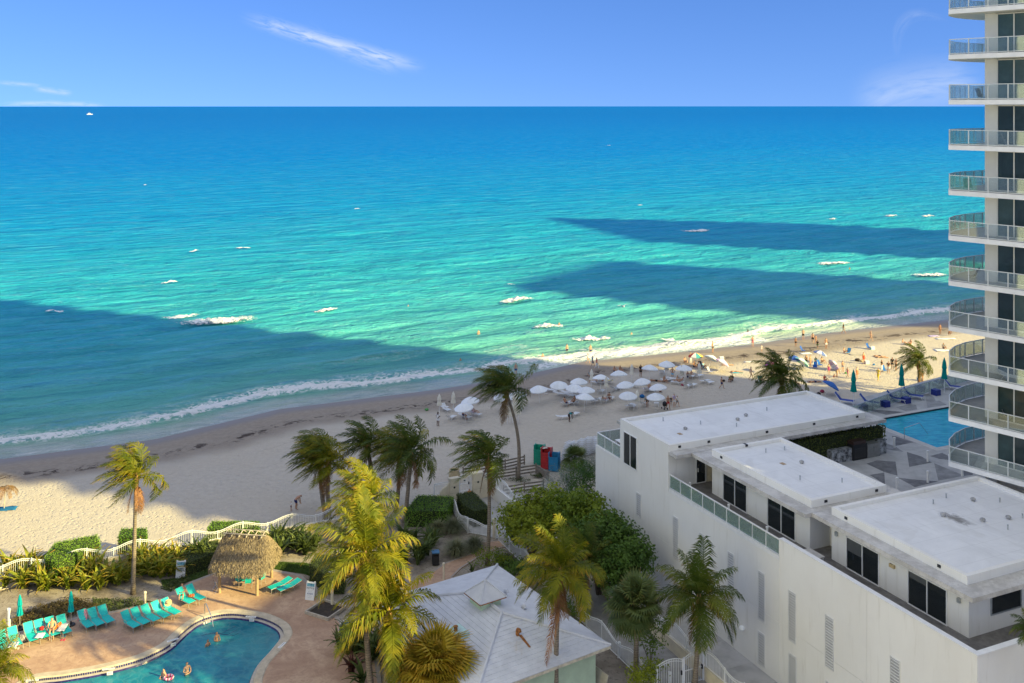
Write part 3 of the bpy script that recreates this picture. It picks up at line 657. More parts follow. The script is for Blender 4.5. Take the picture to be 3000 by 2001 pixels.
dark_polys = [[(800, 505), (1040, 572), (1275, 540), (1000, 515)], [(1160, 480), (1290, 530), (1430, 505), (1415, 450), (1330, 440)], [(1420, 325), (1530, 340), (1555, 485), (1800, 452), (1700, 395), (1660, 405), (1640, 360), (1560, 310)],
 [(1115, 835), (1160, 960), (1385, 915), (1160, 840)], [(985, 905), (1040, 1000), (1260, 1035), (1160, 968)], [(1300, 1035), (1330, 1220), (1610, 1165), (1480, 1090)], [(800, 1180), (930, 1140), (1160, 1155), (1185, 1330), (1010, 1280)],
 [(1590, 1085), (1740, 1045), (1805, 1080), (1980, 1150), (1700, 1120)], [(1640, 1175), (1690, 1390), (1985, 1335), (1970, 1310)], [(840, 1320), (1020, 1290), (1030, 1440)], [(1190, 1355), (1400, 1470), (1690, 1400), (1480, 1385)], [(1990, 1165), (2119, 1220), (2119, 1320), (2010, 1330)]]
DPAV = M('dark_deck_pavers', (.15, .15, .155), .85, .3, 1.5, .15, 8)
mpav = M('mid_deck_pavers', (.25, .25, .25), .85, .2, 1.2, .15, 8)
for i, q in enumerate(dark_polys):
    m = MB(); m.prism(cr5(q), DK - .02, DK + .006); m.obj('paver_panel', mpav if i in (1, 2, 4, 8) else DPAV, kind='structure')
balustrade('deck_railing', [toAB(P(2470, 1236, DK)), toAB(P(2640, 1174, DK)), toAB(P(2800, 1128, DK)), (-3.2, 58)], DK, 1.15, 'grey framed glass railing along the seaward edge of the raised pool deck', GMETAL, 2.3, glassmat('deck_glass', (.93, .96, .94), .03, .02), base=BO, rz=BROT, top=.035)

# ------------------------------------------------------------------ residential tower at the right edge of the picture
TO = Vector((31.0, 71.5, 0)); TROT = math.atan2(-.762, .647)
tower = thing('apartment_tower', TO, TROT, 'tall white apartment tower with curved glass balconies beside the raised pool', 'building')
FH, Z0, NF = 3.21, 12.24, 14
back = [(0, 0), (-.75, 1.5), (-1.15, 3.2), (-1.2, 4.9), (-.85, 7.0), (.1, 8.9), (1.8, 11)]
slab_poly = [(0, 0), (17, 0), (17, 11)] + back[:0:-1]
TWALL = M('tower_wall', (.79, .77, .72), .8, .06, .5)
slab_me = MB().prism(slab_poly, -.33, 0).mesh('balcony_slab', M('slab_white', (.84, .83, .81), .7, .06, 1)); tile_me = MB().prism([(.15, .12), (16.8, .12), (16.8, 1.8), (1.74, 1.8), (1.74, 8.8), (.3, 8.5), (-.7, 6.9), (-1.05, 4.9), (-1.0, 3.2), (-.6, 1.5)], 0, .02).mesh('balcony_floor', M('balcony_tile', (.40, .385, .36), .7, .1, 2))
wall_me = MB().box(1.74, 2.59, 1.8, 9.5, .02, FH - .34).mesh('wall', TWALL); wall2_me = MB().box(2.59, 17, 2.1, 9.5, .02, FH - .34).mesh('inner_wall', TWALL); m = MB().box(2.59, 8.6, 2.1, 9.5, .02, FH - .34); [m.box(x, x + .5, y, y + .5, .02, FH - .34) for x in (10.6, 13.2, 16.3) for y in (2.2, 8.6)]; wall3_me = m.mesh('inner_wall', TWALL)  # unseen floors opened to columns, shaped to let sun patches reach the sand
TRAIL = M('tower_rail', (.66, .68, .66), .4, .05); TRG = glassmat('tower_rail_glass', (.95, .965, .95), .09, .07)
shade_m = M('window_blind', (.20, .23, .22), .6, .1, 1)
rail_pts = [(12.2, .06), (.06, .06)] + [(x + .06, y) for x, y in back[1:6]]
post_me = MB().box(-.035, .035, -.02, .02, .0, 1.06).mesh('railing_post', TRAIL)
frame_me = MB(); [frame_me.box(a, b, 1.72, 1.8, .03, FH - .36) for a, b in ((2.6, 2.68), (3.74, 3.82), (4.9, 4.98), (6.1, 6.18), (7.4, 7.48))]; frame_me.box(2.6, 7.48, 1.72, 1.8, FH - .44, FH - .36); frame_me.box(2.6, 7.48, 1.72, 1.8, .03, .1)
frame_me = frame_me.mesh('window', TWALL); pane_mes = [MB().box(a, b, 1.77, 1.785, .1, FH - .44).mesh('pane', TGLASS) for a, b in ((2.68, 3.74), (3.82, 4.9), (4.98, 6.1), (6.18, 7.4))]
TG2 = M('curtained_glass', (.055, .10, .105), .08, .2, .8, spec=.6, rand=.12); pane2_mes = [MB().box(a, b, 1.77, 1.785, .1, FH - .44).mesh('pane', TG2) for a, b in ((2.68, 3.74), (3.82, 4.9), (4.98, 6.1), (6.18, 7.4))]
blind_me = MB().box(2.7, 4.88, 1.84, 1.86, 1.0, FH - .46).mesh('blind', shade_m)
rseg = []
for i in range(len(rail_pts) - 1):
    a, b = Vector((*rail_pts[i], 0)), Vector((*rail_pts[i + 1], 0)); L = (b - a).length; n = max(1, round(L / (1.36 if i == 0 else .95)))
    rseg.append((a, b, L, math.atan2(b.y - a.y, b.x - a.x), n, MB().box(0, L, -.03, .03, 1.05, 1.1).mesh('top_rail', TRAIL), MB().box(.03, L / n - .03, -.008, .008, .1, 1.04).mesh('glass_panel', TRG), MB().box(0, L, -.02, .02, .05, .1).mesh('bottom_rail', TRAIL)))
for k in range(NF):
    z = Z0 + FH * k
    link('balcony_slab', slab_me, tower, loc=(0, 0, z)); link('wall', wall_me, tower, loc=(0, 0, z)); link('inner_wall', wall3_me if 6 <= k <= 9 else wall2_me, tower, loc=(0, 0, z)); link('balcony_floor', tile_me, tower, loc=(0, 0, z))
    if k > 10: continue
    w = link('window', frame_me, tower, loc=(0, 0, z))
    for q in range(4): link('pane', pane2_mes[q] if k >= 8 or (k * 3 + q) % 5 == 0 else pane_mes[q], w)
    for a, b, L, ang, n, tm, gm, bm_ in rseg:
        link('top_rail', tm, tower, loc=(a.x, a.y, z), rz=ang); link('bottom_rail', bm_, tower, loc=(a.x, a.y, z), rz=ang)
        for q in range(n):
            p = a + (b - a) * q / n; link('glass_panel', gm, tower, loc=(p.x, p.y, z), rz=ang); link('railing_post', post_me, tower, loc=(p.x, p.y, z), rz=ang)
# the lowest storey and the rest of the tower's bulk, out of the picture to the right and above
MB().box(1.74, 2.59, 1.8, 9.5, 0, Z0 - .33).obj('wall', TWALL, tower); MB().box(2.6, 17, 2.1, 9.5, 0, Z0 - .33).obj('inner_wall', TWALL, tower)
window(tower, 2.75, 4.2, DK + .9, DK + 2.2, 2.09, glass=TGLASS)
def from_world(p): d = Vector((p[0], p[1], 0)) - TO; a = -TROT; return (d.x * math.cos(a) - d.y * math.sin(a), d.x * math.sin(a) + d.y * math.cos(a))
bulk = [from_world(p) for p in ((42.5, 60.5), (52, 62), (92, 72), (100, 108), (76, 115.5), (45, 84), (41, 79))]
TOWER_H = 190
MB().prism(bulk, 0, 30).obj('tower_body', TWALL, tower); MB().prism(bulk[2:] , 30, TOWER_H).obj('tower_body', TWALL, tower)
MB().prism([bulk[0], bulk[1], bulk[2], bulk[6]], 44, TOWER_H).obj('tower_body', TWALL, tower)
MB().prism([bulk[2], bulk[5], bulk[6], bulk[1]], 30, 44).obj('tower_body', TWALL, tower)  # near corner left out at these heights so the sun passes through
MB().prism(slab_poly, Z0 + FH * NF, TOWER_H).obj('tower_body', TWALL, tower)
# neighbours standing further along the beach and behind the viewer; shadows of all but the last reach the picture
def block(poly, h, label, storeys, wm=None):
    wm = wm or TWALL
    c = Vector((sum(p[0] for p in poly) / len(poly), sum(p[1] for p in poly) / len(poly), 0)); q = [(p[0] - c.x, p[1] - c.y) for p in poly]
    o = thing('apartment_tower', c, 0, label, 'building'); MB().prism(q, 0, h).obj('wall', wm, o)
    for i in range(1, storeys): MB().prism([(x * 1.004, y * 1.004) for x, y in q], h * i / storeys - .2, h * i / storeys + .2).obj('balcony_slab', wm, o)
    return o
block([(203, 119), (229, 155), (262, 142), (236, 98)], 100, 'white apartment tower far along the beach beyond the frame', 20)
block([(237, 242), (262, 182), (300, 168), (320, 225)], 110, 'distant white apartment tower along the shore beyond the frame', 22)
block([(38.5, 59.5), (33.5, 48.5), (40, 34), (75, 30), (80, 52)], 26.5, 'mid-rise white apartment wing just behind the white building', 8)
block([(-31, 2), (-33, 47), (-62, 44), (-60, 0)], 72, 'added unseen pale blue block beyond the left edge, bouncing light', 22, M('pale_blue_bounce_wall', (.58, .63, .74), .8, .06, .5))  # added unseen block; its wall bounces light onto the white building

# ------------------------------------------------------------------ garden swimming pool
pool = thing('swimming_pool', (0, 0, 0), 0, 'curved turquoise garden pool with a pale stone edge and dark blue tile band', 'pool')
t = NT('pool_water'); v = t.coord('World'); n1 = t.noise(v, .55, 3, .5, .8); n2 = t.noise(v, 2.6, 4, .6, 1.2)
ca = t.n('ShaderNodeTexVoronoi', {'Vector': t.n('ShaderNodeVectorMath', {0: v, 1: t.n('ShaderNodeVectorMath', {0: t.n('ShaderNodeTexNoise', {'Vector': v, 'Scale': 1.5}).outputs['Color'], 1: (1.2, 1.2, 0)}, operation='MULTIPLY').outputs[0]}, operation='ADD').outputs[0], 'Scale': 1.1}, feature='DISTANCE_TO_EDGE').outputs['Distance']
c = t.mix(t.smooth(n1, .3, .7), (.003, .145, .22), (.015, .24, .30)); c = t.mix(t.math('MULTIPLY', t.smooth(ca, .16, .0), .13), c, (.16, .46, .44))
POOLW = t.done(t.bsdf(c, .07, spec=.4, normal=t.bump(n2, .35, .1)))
mb = MB(); n = len(pool_in)
def fill_loop(mb, lp, z):
    bm = bmesh.new(); vs_ = [bm.verts.new((p[0], p[1], z)) for p in lp]; f = bm.faces.new(vs_); f.normal_update()
    if f.normal.z < 0: f.normal_flip()
    bmesh.ops.triangulate(bm, faces=[f]); bm.verts.index_update(); mb.add([v.co[:] for v in bm.verts], [[v.index for v in f.verts] for f in bm.faces]); bm.free()
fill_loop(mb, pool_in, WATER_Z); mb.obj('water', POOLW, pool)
STONE = M('coping_stone', (.52, .44, .33), .8, .16, 2.2, .25, 12)
mb = MB(); q1 = offset_loop(pool_in, .36)
ring(mb, cope_in, DZ - .05, q1, DZ + .035); ring(mb, q1, DZ + .035, offset_loop(pool_in, .86), DZ + .035); ring(mb, offset_loop(pool_in, .86), DZ + .035, cope_out, DZ - .01); mb.obj('coping', STONE, pool)
gut = offset_loop(pool_in, .07); mb = MB(); ring(mb, gut, WATER_Z + .1, cope_in, WATER_Z + .12); mb.obj('ledge', M('ledge_stone', (.50, .45, .38), .6, .12, 3), pool)
t = NT('blue_tile'); w = t.noise(t.coord('World'), 7, 1)
BTILE = t.done(t.bsdf(t.mix(t.smooth(w, .35, .65), (.010, .010, .075), (.035, .03, .16)), .25))
def tile_band(la, za, lb, zb, step=.145, gap=.012, maxn=300, inw=0):
    """single tiles along a curved edge, then the rest joined"""
    total = []; n = len(la)
    for i in range(n):
        a0, a1, b0, b1 = Vector((la[i][0], la[i][1], za)), Vector((la[(i + 1) % n][0], la[(i + 1) % n][1], za)), Vector((lb[i][0], lb[i][1], zb)), Vector((lb[(i + 1) % n][0], lb[(i + 1) % n][1], zb))
        k = max(1, round((a1 - a0).length / step))
        for j in range(k):
            f0, f1 = j / k + .03, (j + 1) / k - .03; total.append((a0.lerp(a1, f0), a0.lerp(a1, f1), b0.lerp(b1, f1), b0.lerp(b1, f0)))
    return total
tiles = tile_band(cope_in, WATER_Z + .12, offset_loop(pool_in, .305), DZ - .05)
ctr = Vector((0, 0, 0))
tiles.sort(key=lambda q: (q[0] - Vector((0, 40, 0))).length if q[0].y < 64 else -1)
rest = MB(); cnt = 0
for q in tiles:
    if q[0].y > 64.0 and cnt < 290:
        m = MB(); c0 = sum(q, Vector()) / 4; m.add([p - c0 for p in q], [(0, 1, 2, 3)]); m.obj('tile', BTILE, pool).location = c0; cnt += 1
    else: rest.add(q, [(0, 1, 2, 3)])
if rest.f: rest.obj('tile_row', BTILE, pool, kind='stuff')
mb = MB(); ring(mb, pool_in, WATER_Z - .02, gut, WATER_Z + .1); mb.obj('waterline', BTILE, pool)
mb = MB(); ring(mb, cope_in, WATER_Z + .1, offset_loop(pool_in, .312), DZ - .03); mb.obj('grout', M('grout', (.35, .33, .30), .9), pool)
for k in range(3):                                                    # steps under the water, seen as dark lines
    a, b = P(590 + 12 * k, 1862 - 4 * k, WATER_Z + .004), P(690 + 4 * k, 1835 + 10 * k, WATER_Z + .004); m_ = (a + b) / 2 + Vector((.25 * k, -.5, 0))
    mb = MB(); mb.tube([a, m_ + Vector((-.3, .25, 0)), m_ + Vector((.3, .15, 0)), b], .012, 4); mb.obj('step_edge', BTILE, pool)
mb = MB(); a = P(600, 1800, DZ); mb.tube([a, a + Vector((0, 0, .75)), a + Vector((.12, -.1, .85)), a + Vector((.75, -.85, .25)), a + Vector((.95, -1.1, -.35))], .035, 8); mb.obj('handrail', STEEL, pool)
def text_mesh(s, size, depth=.004):
    cu = bpy.data.curves.new('lettering', 'FONT'); cu.body = s; cu.size = size; cu.extrude = depth; cu.align_x = 'CENTER'; cu.align_y = 'CENTER'
    o = bpy.data.objects.new('lettering', cu); col.objects.link(o); dg = bpy.context.evaluated_depsgraph_get(); me = bpy.data.meshes.new_from_object(o.evaluated_get(dg))
    bpy.data.objects.remove(o); return me
INK = M('ink', (.03, .03, .035), .7, rand=0); BLUEINK = M('blue_ink', (.02, .07, .25), .7, rand=0)
tm1, tm2 = text_mesh('NO DIVING', .13), text_mesh('3 FT', .13)
for m_ in (tm1, tm2): m_.materials.append(INK)
for px, py, rz in ((735, 1807, -.1), (506, 1875, .62), (826, 1890, 1.2), (318, 1960, .25), (95, 1993, .1)):
    p = P(px, py, DZ + .037); mk = MB().cbox((0, 0, .003), (.78, .2, .006)).obj('depth_marker', WHITE, pool); mk.location = p; mk.rotation_euler = (0, 0, rz)
    link('lettering', tm1, mk, loc=(0, 0, .005))
for px, py, rz in ((738, 1816, -.1), (507, 1888, .62), (322, 1972, .25)):
    p = P(px, py, DZ - .08); mk = MB().cbox((0, -.02, 0), (.36, .04, .2)).obj('depth_tile', WHITE, pool); mk.location = p; mk.rotation_euler = (0, 0, rz)
    o = link('lettering', tm2, mk, loc=(0, -.045, 0)); o.rotation_euler = (R(90), 0, 0)

# ------------------------------------------------------------------ white wavy fences on their low walls
picket_me = MB().box(-.011, .011, -.011, .011, 0, 1).mesh('picket', WMETAL)
fpost_me = MB().box(-.04, .04, -.04, .04, 0, 1.26); fpost_me.lathe([(.05, 1.26), (.055, 1.3), (0, 1.36)], 4, caps=False); fpost_me = fpost_me.mesh('fence_post', WMETAL)
def wavy_fence(pts, zb, h, label, amp=.22, bay=2.1, phase=0, step=.13, wall=None, wall_t=.22, wallmat=CREAM, group=None, post_ends=True):
    """metal fence along a polyline of (x, y[, z]) points; a wavy top rail, posts and single pickets; wall = height of the low wall under it"""
    pts = [Vector((p[0], p[1], p[2] if len(p) > 2 else 0)) for p in pts]
    root = thing('picket_fence', (pts[0].x, pts[0].y, 0), 0, label, 'fence', group); o0 = Vector((pts[0].x, pts[0].y, 0)); n = 0
    wpoly = []; dist0 = 0
    for i in range(len(pts) - 1):
        a, b = pts[i], pts[i + 1]; d = Vector((b.x - a.x, b.y - a.y, 0)); L = d.length; ang = math.atan2(d.y, d.x); nb = max(1, round(L / bay))
        ztop = lambda s: h + amp * math.sin((dist0 + s) * 2 * math.pi / (2 * bay) + phase)
        zg = lambda s: a.z + (b.z - a.z) * s / L + zb
        for nm, fz, th in (('top_rail', lambda q: zg(q) + ztop(q), .025), ('middle_rail', lambda q: zg(q) + ztop(q) - .13, .018), ('bottom_rail', lambda q: zg(q) + .1, .02)):
            m = MB(); N_ = max(6, int(L / .35)) if nm != 'bottom_rail' else 1; vs_ = [(L * q / N_, y, fz(L * q / N_) + e) for q in range(N_ + 1) for e in (-th, th) for y in (-.024, .024)]
            m.add(vs_, [f for q in range(N_) for f in ((4 * q, 4 * q + 1, 4 * q + 5, 4 * q + 4), (4 * q + 1, 4 * q + 3, 4 * q + 7, 4 * q + 5), (4 * q + 3, 4 * q + 2, 4 * q + 6, 4 * q + 7), (4 * q + 2, 4 * q, 4 * q + 4, 4 * q + 6))] + [(0, 2, 3, 1), (4 * N_, 4 * N_ + 1, 4 * N_ + 3, 4 * N_ + 2)])
            o = m.obj(nm, WMETAL, root); o.location = a - o0 - Vector((0, 0, a.z)); o.rotation_euler = (0, 0, ang)
        for q in range(nb + 1):
            if q == nb and i < len(pts) - 2: break
            s = L * q / nb; p = a + d * (s / L) - o0; link('fence_post', fpost_me, root, loc=(p.x, p.y, zg(s)), rz=ang, scale=(1, 1, (ztop(s) + .06) / 1.3))
        k = int(L / step)
        for q in range(k):
            s = (q + .5) * L / k; p = a + d * (s / L) - o0
            if n < 292: link('picket', picket_me, root, loc=(p.x, p.y, zg(s) + .1), rz=ang, scale=(1, 1, ztop(s) - .1)); n += 1
        if wall:
            m = MB(); z0, z1 = a.z + zb, b.z + zb
            nrm = Vector((-d.y, d.x, 0)).normalized() * wall_t / 2; A, B_ = a - o0, b - o0
            vs_ = [(p.x + s_ * nrm.x, p.y + s_ * nrm.y, z_) for p, zt in ((A, z0), (B_, z1)) for s_ in (-1, 1) for z_ in (zt - wall, zt)]
            m.add(vs_, [(0, 1, 3, 2), (4, 6, 7, 5), (0, 4, 5, 1), (2, 3, 7, 6), (1, 5, 7, 3), (0, 2, 6, 4)])
            nw = nrm * 1.35; m.add([(p.x + s_ * nw.x, p.y + s_ * nw.y, z_) for p, zt in ((A, z0), (B_, z1)) for s_ in (-1, 1) for z_ in (zt + .002, zt + .06)], [(0, 1, 3, 2), (4, 6, 7, 5), (0, 4, 5, 1), (2, 3, 7, 6), (1, 5, 7, 3), (0, 2, 6, 4)])
            m.obj('low_wall', wallmat, root)
        dist0 += L
    return root
wavy_fence([AB(-11.7, -50), AB(-11.6, -34), AB(-11.4, -19.5)], 1.0, .92, 'long wavy white fence on a cream wall between the garden and the sand', wall=1.3, step=.145)
wavy_fence([AB(-12.9, -10.0), AB(-12.9, -7.6)], 1.0, 1.0, 'short arched white fence left of the beach gate, above the cream pillars', amp=.12, wall=1.2, phase=.4)
wavy_fence([AB(-12.9, -6.3), AB(-12.7, -4.3), AB(-8.5, -4.2), AB(-4.0, -4.2)], 1.35, .95, 'curving white fence on a tall pale wall right of the beach gate', wall=2.3, phase=.6, wallmat=STUCCO)
wavy_fence([AB(-11.0, -8.9), AB(-8.3, -9.4), AB(-5.8, -9.5), AB(-4.1, -7.9)], GZ, 1.1, 'low white fence bending round the clipped hedge inside the garden', step=.12)
wavy_fence([AB(-3.2, -7.7), AB(8.0, -7.8), AB(21.3, -7.8)], GZ, 1.2, 'white fence between the pool house planting and the narrow walkway', step=.15)
wavy_fence([AB(-3.9, -4.0), AB(8, -4.0), AB(21.6, -4.0), AB(33.5, -4.0)], 1.0, 1.0, 'long wavy white fence on a beige wall along the concrete alley', step=.15, wall=1.0)
def gate(p0, p1, z, h, label, name='garden_gate', midrail=True):
    d = Vector((p1[0] - p0[0], p1[1] - p0[1], 0)); L = d.length; ang = math.atan2(d.y, d.x); g = thing(name, (p0[0], p0[1], z), ang, label, 'gate')
    for x in (0, L): MB().box(x - .05, x + .05, -.05, .05, 0, h + .05).obj('gate_post', WMETAL, g)
    ar = lambda s: h + .22 * math.sin(math.pi * s / L)
    m = MB(); m.tube([(L * q / 12, 0, ar(L * q / 12)) for q in range(13)], .03, 5); m.tube([(L * q / 12, 0, ar(L * q / 12) - .15) for q in range(13)], .022, 5); m.box(.05, L - .05, -.022, .022, .08, .13)
    if midrail: m.box(.05, L - .05, -.022, .022, h * .52, h * .52 + .05)
    m.obj('gate_frame', WMETAL, g); k = int(L / .13)
    for q in range(k): s = (q + .5) * L / k; link('picket', picket_me, g, loc=(s, 0, .1), scale=(1.2, 1.2, ar(s) - .1))
    MB().box(L - .16, L - .06, -.06, .06, h * .45, h * .6).obj('latch', BLACKP, g)
    return g
g = gate(AB(-12.9, -7.5), AB(-12.9, -6.4), .9, 1.45, 'tall white beach gate with a small notice between two cream pillars')
m = MB().box(.4, .7, -.04, -.02, .95, 1.2).obj('notice', WHITE, g); MB().box(.46, .64, -.043, -.041, 1.02, 1.14).obj('print', INK, m)
gate(AB(-3.75, -7.75), AB(-3.3, -6.9), GZ, 1.15, 'narrow white gate between the two round posts of the garden path')
gate(AB(21.5, -7.7), AB(21.5, -5.75), GZ, 1.75, 'left leaf of the tall arched white alley gate', midrail=False)
gate(AB(21.5, -5.65), AB(21.5, -4.15), GZ, 1.8, 'right leaf of the tall arched white alley gate beside the coconut palm')
for a_, b_, zt, lb in ((-12.75, -8.1, 2.35, 'cream gate pillar with a scrolled shoulder left of the beach gate'), (-12.6, -5.75, 2.55, 'cream gate pillar with a scrolled shoulder right of the beach gate')):
    p = thing('gate_pillar', AB(a_, b_, 0), BROT, lb, 'pillar'); sg = -1 if b_ < -7 else 1
    MB().box(-.2, .2, -.45, .45, 0, zt).obj('pillar', CREAM, p); MB().box(-.25, .25, -.52, .52, zt, zt + .12).obj('pillar_cap', CREAM, p)
    pr = [(.452 * sg, 0), (.452 * sg, zt - .25)] + [(sg * (.452 + .9 * s), zt - .25 - .75 * (s + .12 * math.sin(s * 6.28))) for s in (.25, .5, .75, 1)] + [(sg * 1.352, 0)]
    m = MB(); k = len(pr); m.add([(x_, y_, z_) for x_ in (-.14, .14) for y_, z_ in pr], [tuple(range(k)), tuple(range(2 * k - 1, k - 1, -1))] + [(i, (i + 1) % k, k + (i + 1) % k, k + i) for i in range(k)]); m.obj('shoulder', CREAM, p)
    m = MB(); m.lathe([(.1, 0), (.1, .02), (0, .02)], 10); o = m.obj('porthole', BLACKP, p); o.matrix_local = Matrix.Translation((.2, .0, zt - .75)) @ Matrix.Rotation(R(90), 4, 'Y')
    for zz in (zt * .45, zt * .72): MB().box(.2, .206, -.45, .45, zz, zz + .012).obj('joint', FLOORD, p)
for a_, b_, h_, lb in ((-4.05, -7.75, 1.5, 'round cream gate post left of the narrow path gate'), (-3.2, -6.75, 1.35, 'round cream gate post right of the narrow path gate')):
    tag(MB().lathe([(.16, 0), (.16, h_), (.19, h_), (.19, h_ + .12), (.15, h_ + .14), (.02, h_ + .16)], 12).obj('gate_post', CREAM), lb, 'post').location = AB(a_, b_, GZ)
# paths: ramp behind the gate, walkway, alley
mb = MB(); z_ = [AB(-12.8, -8.6), AB(-12.8, -4.4), AB(-3.6, -4.4), AB(-3.6, -7.6), AB(-5.7, -9.2), AB(-8.3, -9.1)]; mb.prism(z_, 0, .19); mb.obj('ramp_path', CONC, kind='structure')
mb = MB(); mb.prism([AB(-3.59, -7.6), AB(-3.59, -4.12), AB(40, -4.12), AB(40, -7.6)], 0, .19)
mb.obj('walkway', M('walkway_concrete', (.34, .33, .315), .9, .2, .8, .2, 12), kind='structure')  # a slightly darker concrete than the alley slabs
for i in range(14):
    mb = MB(); a0 = -3.6 + i * 3.1; mb.prism([AB(a0, -3.88), AB(a0, -.0), AB(a0 + 3.08, -.0), AB(a0 + 3.08, -3.88)], 0, .21); mb.obj('alley_slab', CONC, kind='structure')
tag(MB().box(-1.0, 1.0, -.02, .02, 0, 1.1).obj('board_panel', M('beige_board', (.50, .45, .36), .8)), 'beige board leaning beside the pool house wall', 'board').matrix_world = Matrix.Translation(P(1742, 2010, GZ)) @ Matrix.Rotation(-1.0, 4, 'Z') @ Matrix.Rotation(R(-18), 4, 'X')

# ------------------------------------------------------------------ pool house with a white stepped hip roof
pc, pr_ = Vector((-1.1, 75.2, 0)), Vector((6.3, 64.0, 0)); PLx = (pr_ - pc); PLEN = PLx.length; PX = PLx.normalized(); PY = Vector((PX.y, -PX.x, 0)); PW = 10.06   # PY points to the left eave
ph = thing('pool_house', pc, math.atan2(PX.y, PX.x), 'mint green pool house with a white stepped hip roof and small cupola', 'building')
MINT = M('mint_wall', (.50, .62, .44), .85, .1, 1.0, .15, 18)
def phl(x, y, z): return (x, -y, z)                                  # local: x along the long eave, y away from the alley
ZE, ZR = 3.2, 4.52
MB().box(.7, PLEN - .7, -(PW - .7), -.7, 0, ZE - .05).obj('wall', MINT, ph)
t = NT('white_roof_tile'); v = t.coord('World'); n1 = t.noise(v, 1.2, 6, .7); n2 = t.noise(v, .5, 5, .7, 1)
c = t.mix(t.smooth(n1, .3, .7), (.64, .65, .68), (.53, .54, .57)); c = t.mix(t.math('MULTIPLY', t.smooth(n2, .62, .75), .35), c, (.45, .36, .24))
RTILE = t.done(t.bsdf(c, .7, spec=.3, normal=t.bump(t.noise(v, 9, 4, .6), .2, .02)))
NC = 15; hw = PW / 2
def roof_pt(x, y, s):                                               # s 0 eave .. 1 ridge on the hip surface
    return (x, y, ZE + (ZR - ZE) * s)
rx0, rx1 = hw, PLEN - hw
for k in range(NC):
    s0, s1 = k / NC, (k + 1) / NC; zt = .035
    def rect(s): return (s * hw, PLEN - s * hw, s * hw, PW - s * hw)
    a0, a1, b0, b1 = rect(s0); c0, c1, d0, d1 = rect(s1)
    quads = [((a0, b0), (a1, b0), (c1, d0), (c0, d0)), ((a1, b0), (a1, b1), (c1, d1), (c1, d0)), ((a1, b1), (a0, b1), (c0, d1), (c1, d1)), ((a0, b1), (a0, b0), (c0, d0), (c0, d1))]
    for q in quads:
        z0, z1 = ZE + (ZR - ZE) * s0, ZE + (ZR - ZE) * s1
        vs_ = [phl(*q[0], z0 + zt), phl(*q[1], z0 + zt), phl(*q[2], z1 + .004), phl(*q[3], z1 + .004), phl(*q[0], z0 - .04), phl(*q[1], z0 - .04)]
        MB().add(vs_, [(3, 2, 1, 0), (0, 1, 5, 4)]).obj('roof_course', RTILE, ph)
m = MB()
for (xa, ya), (xb, yb) in (((0, 0), (rx0, hw)), ((PLEN, 0), (rx1, hw)), ((0, PW), (rx0, hw)), ((PLEN, PW), (rx1, hw))): MB().tube([phl(xa, ya, ZE + .05), phl(xb, yb, ZR + .06)], .10, 6).obj('hip_cap', RTILE, ph)
MB().tube([phl(rx0, hw, ZR + .06), phl(rx1, hw, ZR + .06)], .13, 6).obj('ridge_cap', RTILE, ph)
m = MB()
for x0, x1, y0, y1 in ((0, PLEN, 0, .05), (0, PLEN, PW - .05, PW), (0, .05, .05, PW - .05), (PLEN - .05, PLEN, .05, PW - .05)): m.box(x0, x1, -y1, -y0, ZE - .2, ZE - .012)
m.obj('fascia', M('fascia', (.56, .50, .38), .8, .25, 3), ph)
cx, cy = rx0 + 1.35, hw; m = MB(); m.box(cx - .75, cx + .75, -cy - .75, -cy + .75, ZR - .5, ZR + .42); m.obj('cupola_wall', MINT, ph)
cr = MB(); e = 1.02; zc0 = ZR + .42; cr.add([phl(cx - e, cy - e, zc0), phl(cx + e, cy - e, zc0), phl(cx + e, cy + e, zc0), phl(cx - e, cy + e, zc0), phl(cx, cy, zc0 + .95), phl(cx - e, cy - e, zc0 - .08), phl(cx + e, cy - e, zc0 - .08), phl(cx + e, cy + e, zc0 - .08), phl(cx - e, cy + e, zc0 - .08)],
    [(1, 0, 4), (2, 1, 4), (3, 2, 4), (0, 3, 4), (0, 1, 6, 5), (1, 2, 7, 6), (2, 3, 8, 7), (3, 0, 5, 8), (5, 6, 7, 8)]); cro = cr.obj('cupola_roof', RTILE, ph)
for sx_, sy_ in ((-1, -1), (1, -1), (1, 1), (-1, 1)): MB().tube([phl(cx + sx_ * e, cy + sy_ * e, zc0 + .02), phl(cx, cy, zc0 + .98)], .05, 5).obj('hip_cap', RTILE, cro)
RUST = M('rust', (.30, .12, .035), .9, .4, 6)
MB().box(cx - e, cx + e, -(cy + e + .012), -(cy + e + .002), zc0 - .09, zc0 - .03).obj('rust_edge', RUST, cro); MB().box(cx + e + .002, cx + e + .012, -(cy + e), -(cy - e), zc0 - .09, zc0 - .03).obj('rust_edge', RUST, cro)
def cowl(px, py, z, rz, rusty=False):
    p = P(px, py, z); m = MB(); pts = [(0, 0, -.3), (0, 0, .12), (.06, 0, .24), (.2, 0, .27), (.3, 0, .14)]; m.tube(pts, .12, 8, caps=False)
    o = m.obj('roof_cowl', RUST if rusty else RTILE, ph); o.matrix_world = Matrix.Translation(p) @ Matrix.Rotation(rz, 4, 'Z'); o.parent = ph; o.matrix_parent_inverse = (Matrix.Translation(pc) @ Matrix.Rotation(math.atan2(PX.y, PX.x), 4, 'Z')).inverted(); return o
cowl(1480, 1738, 4.1, -.9); cowl(1531, 1783, 3.9, -.9); cowl(1516, 1854, 4.15, -1.0, True)
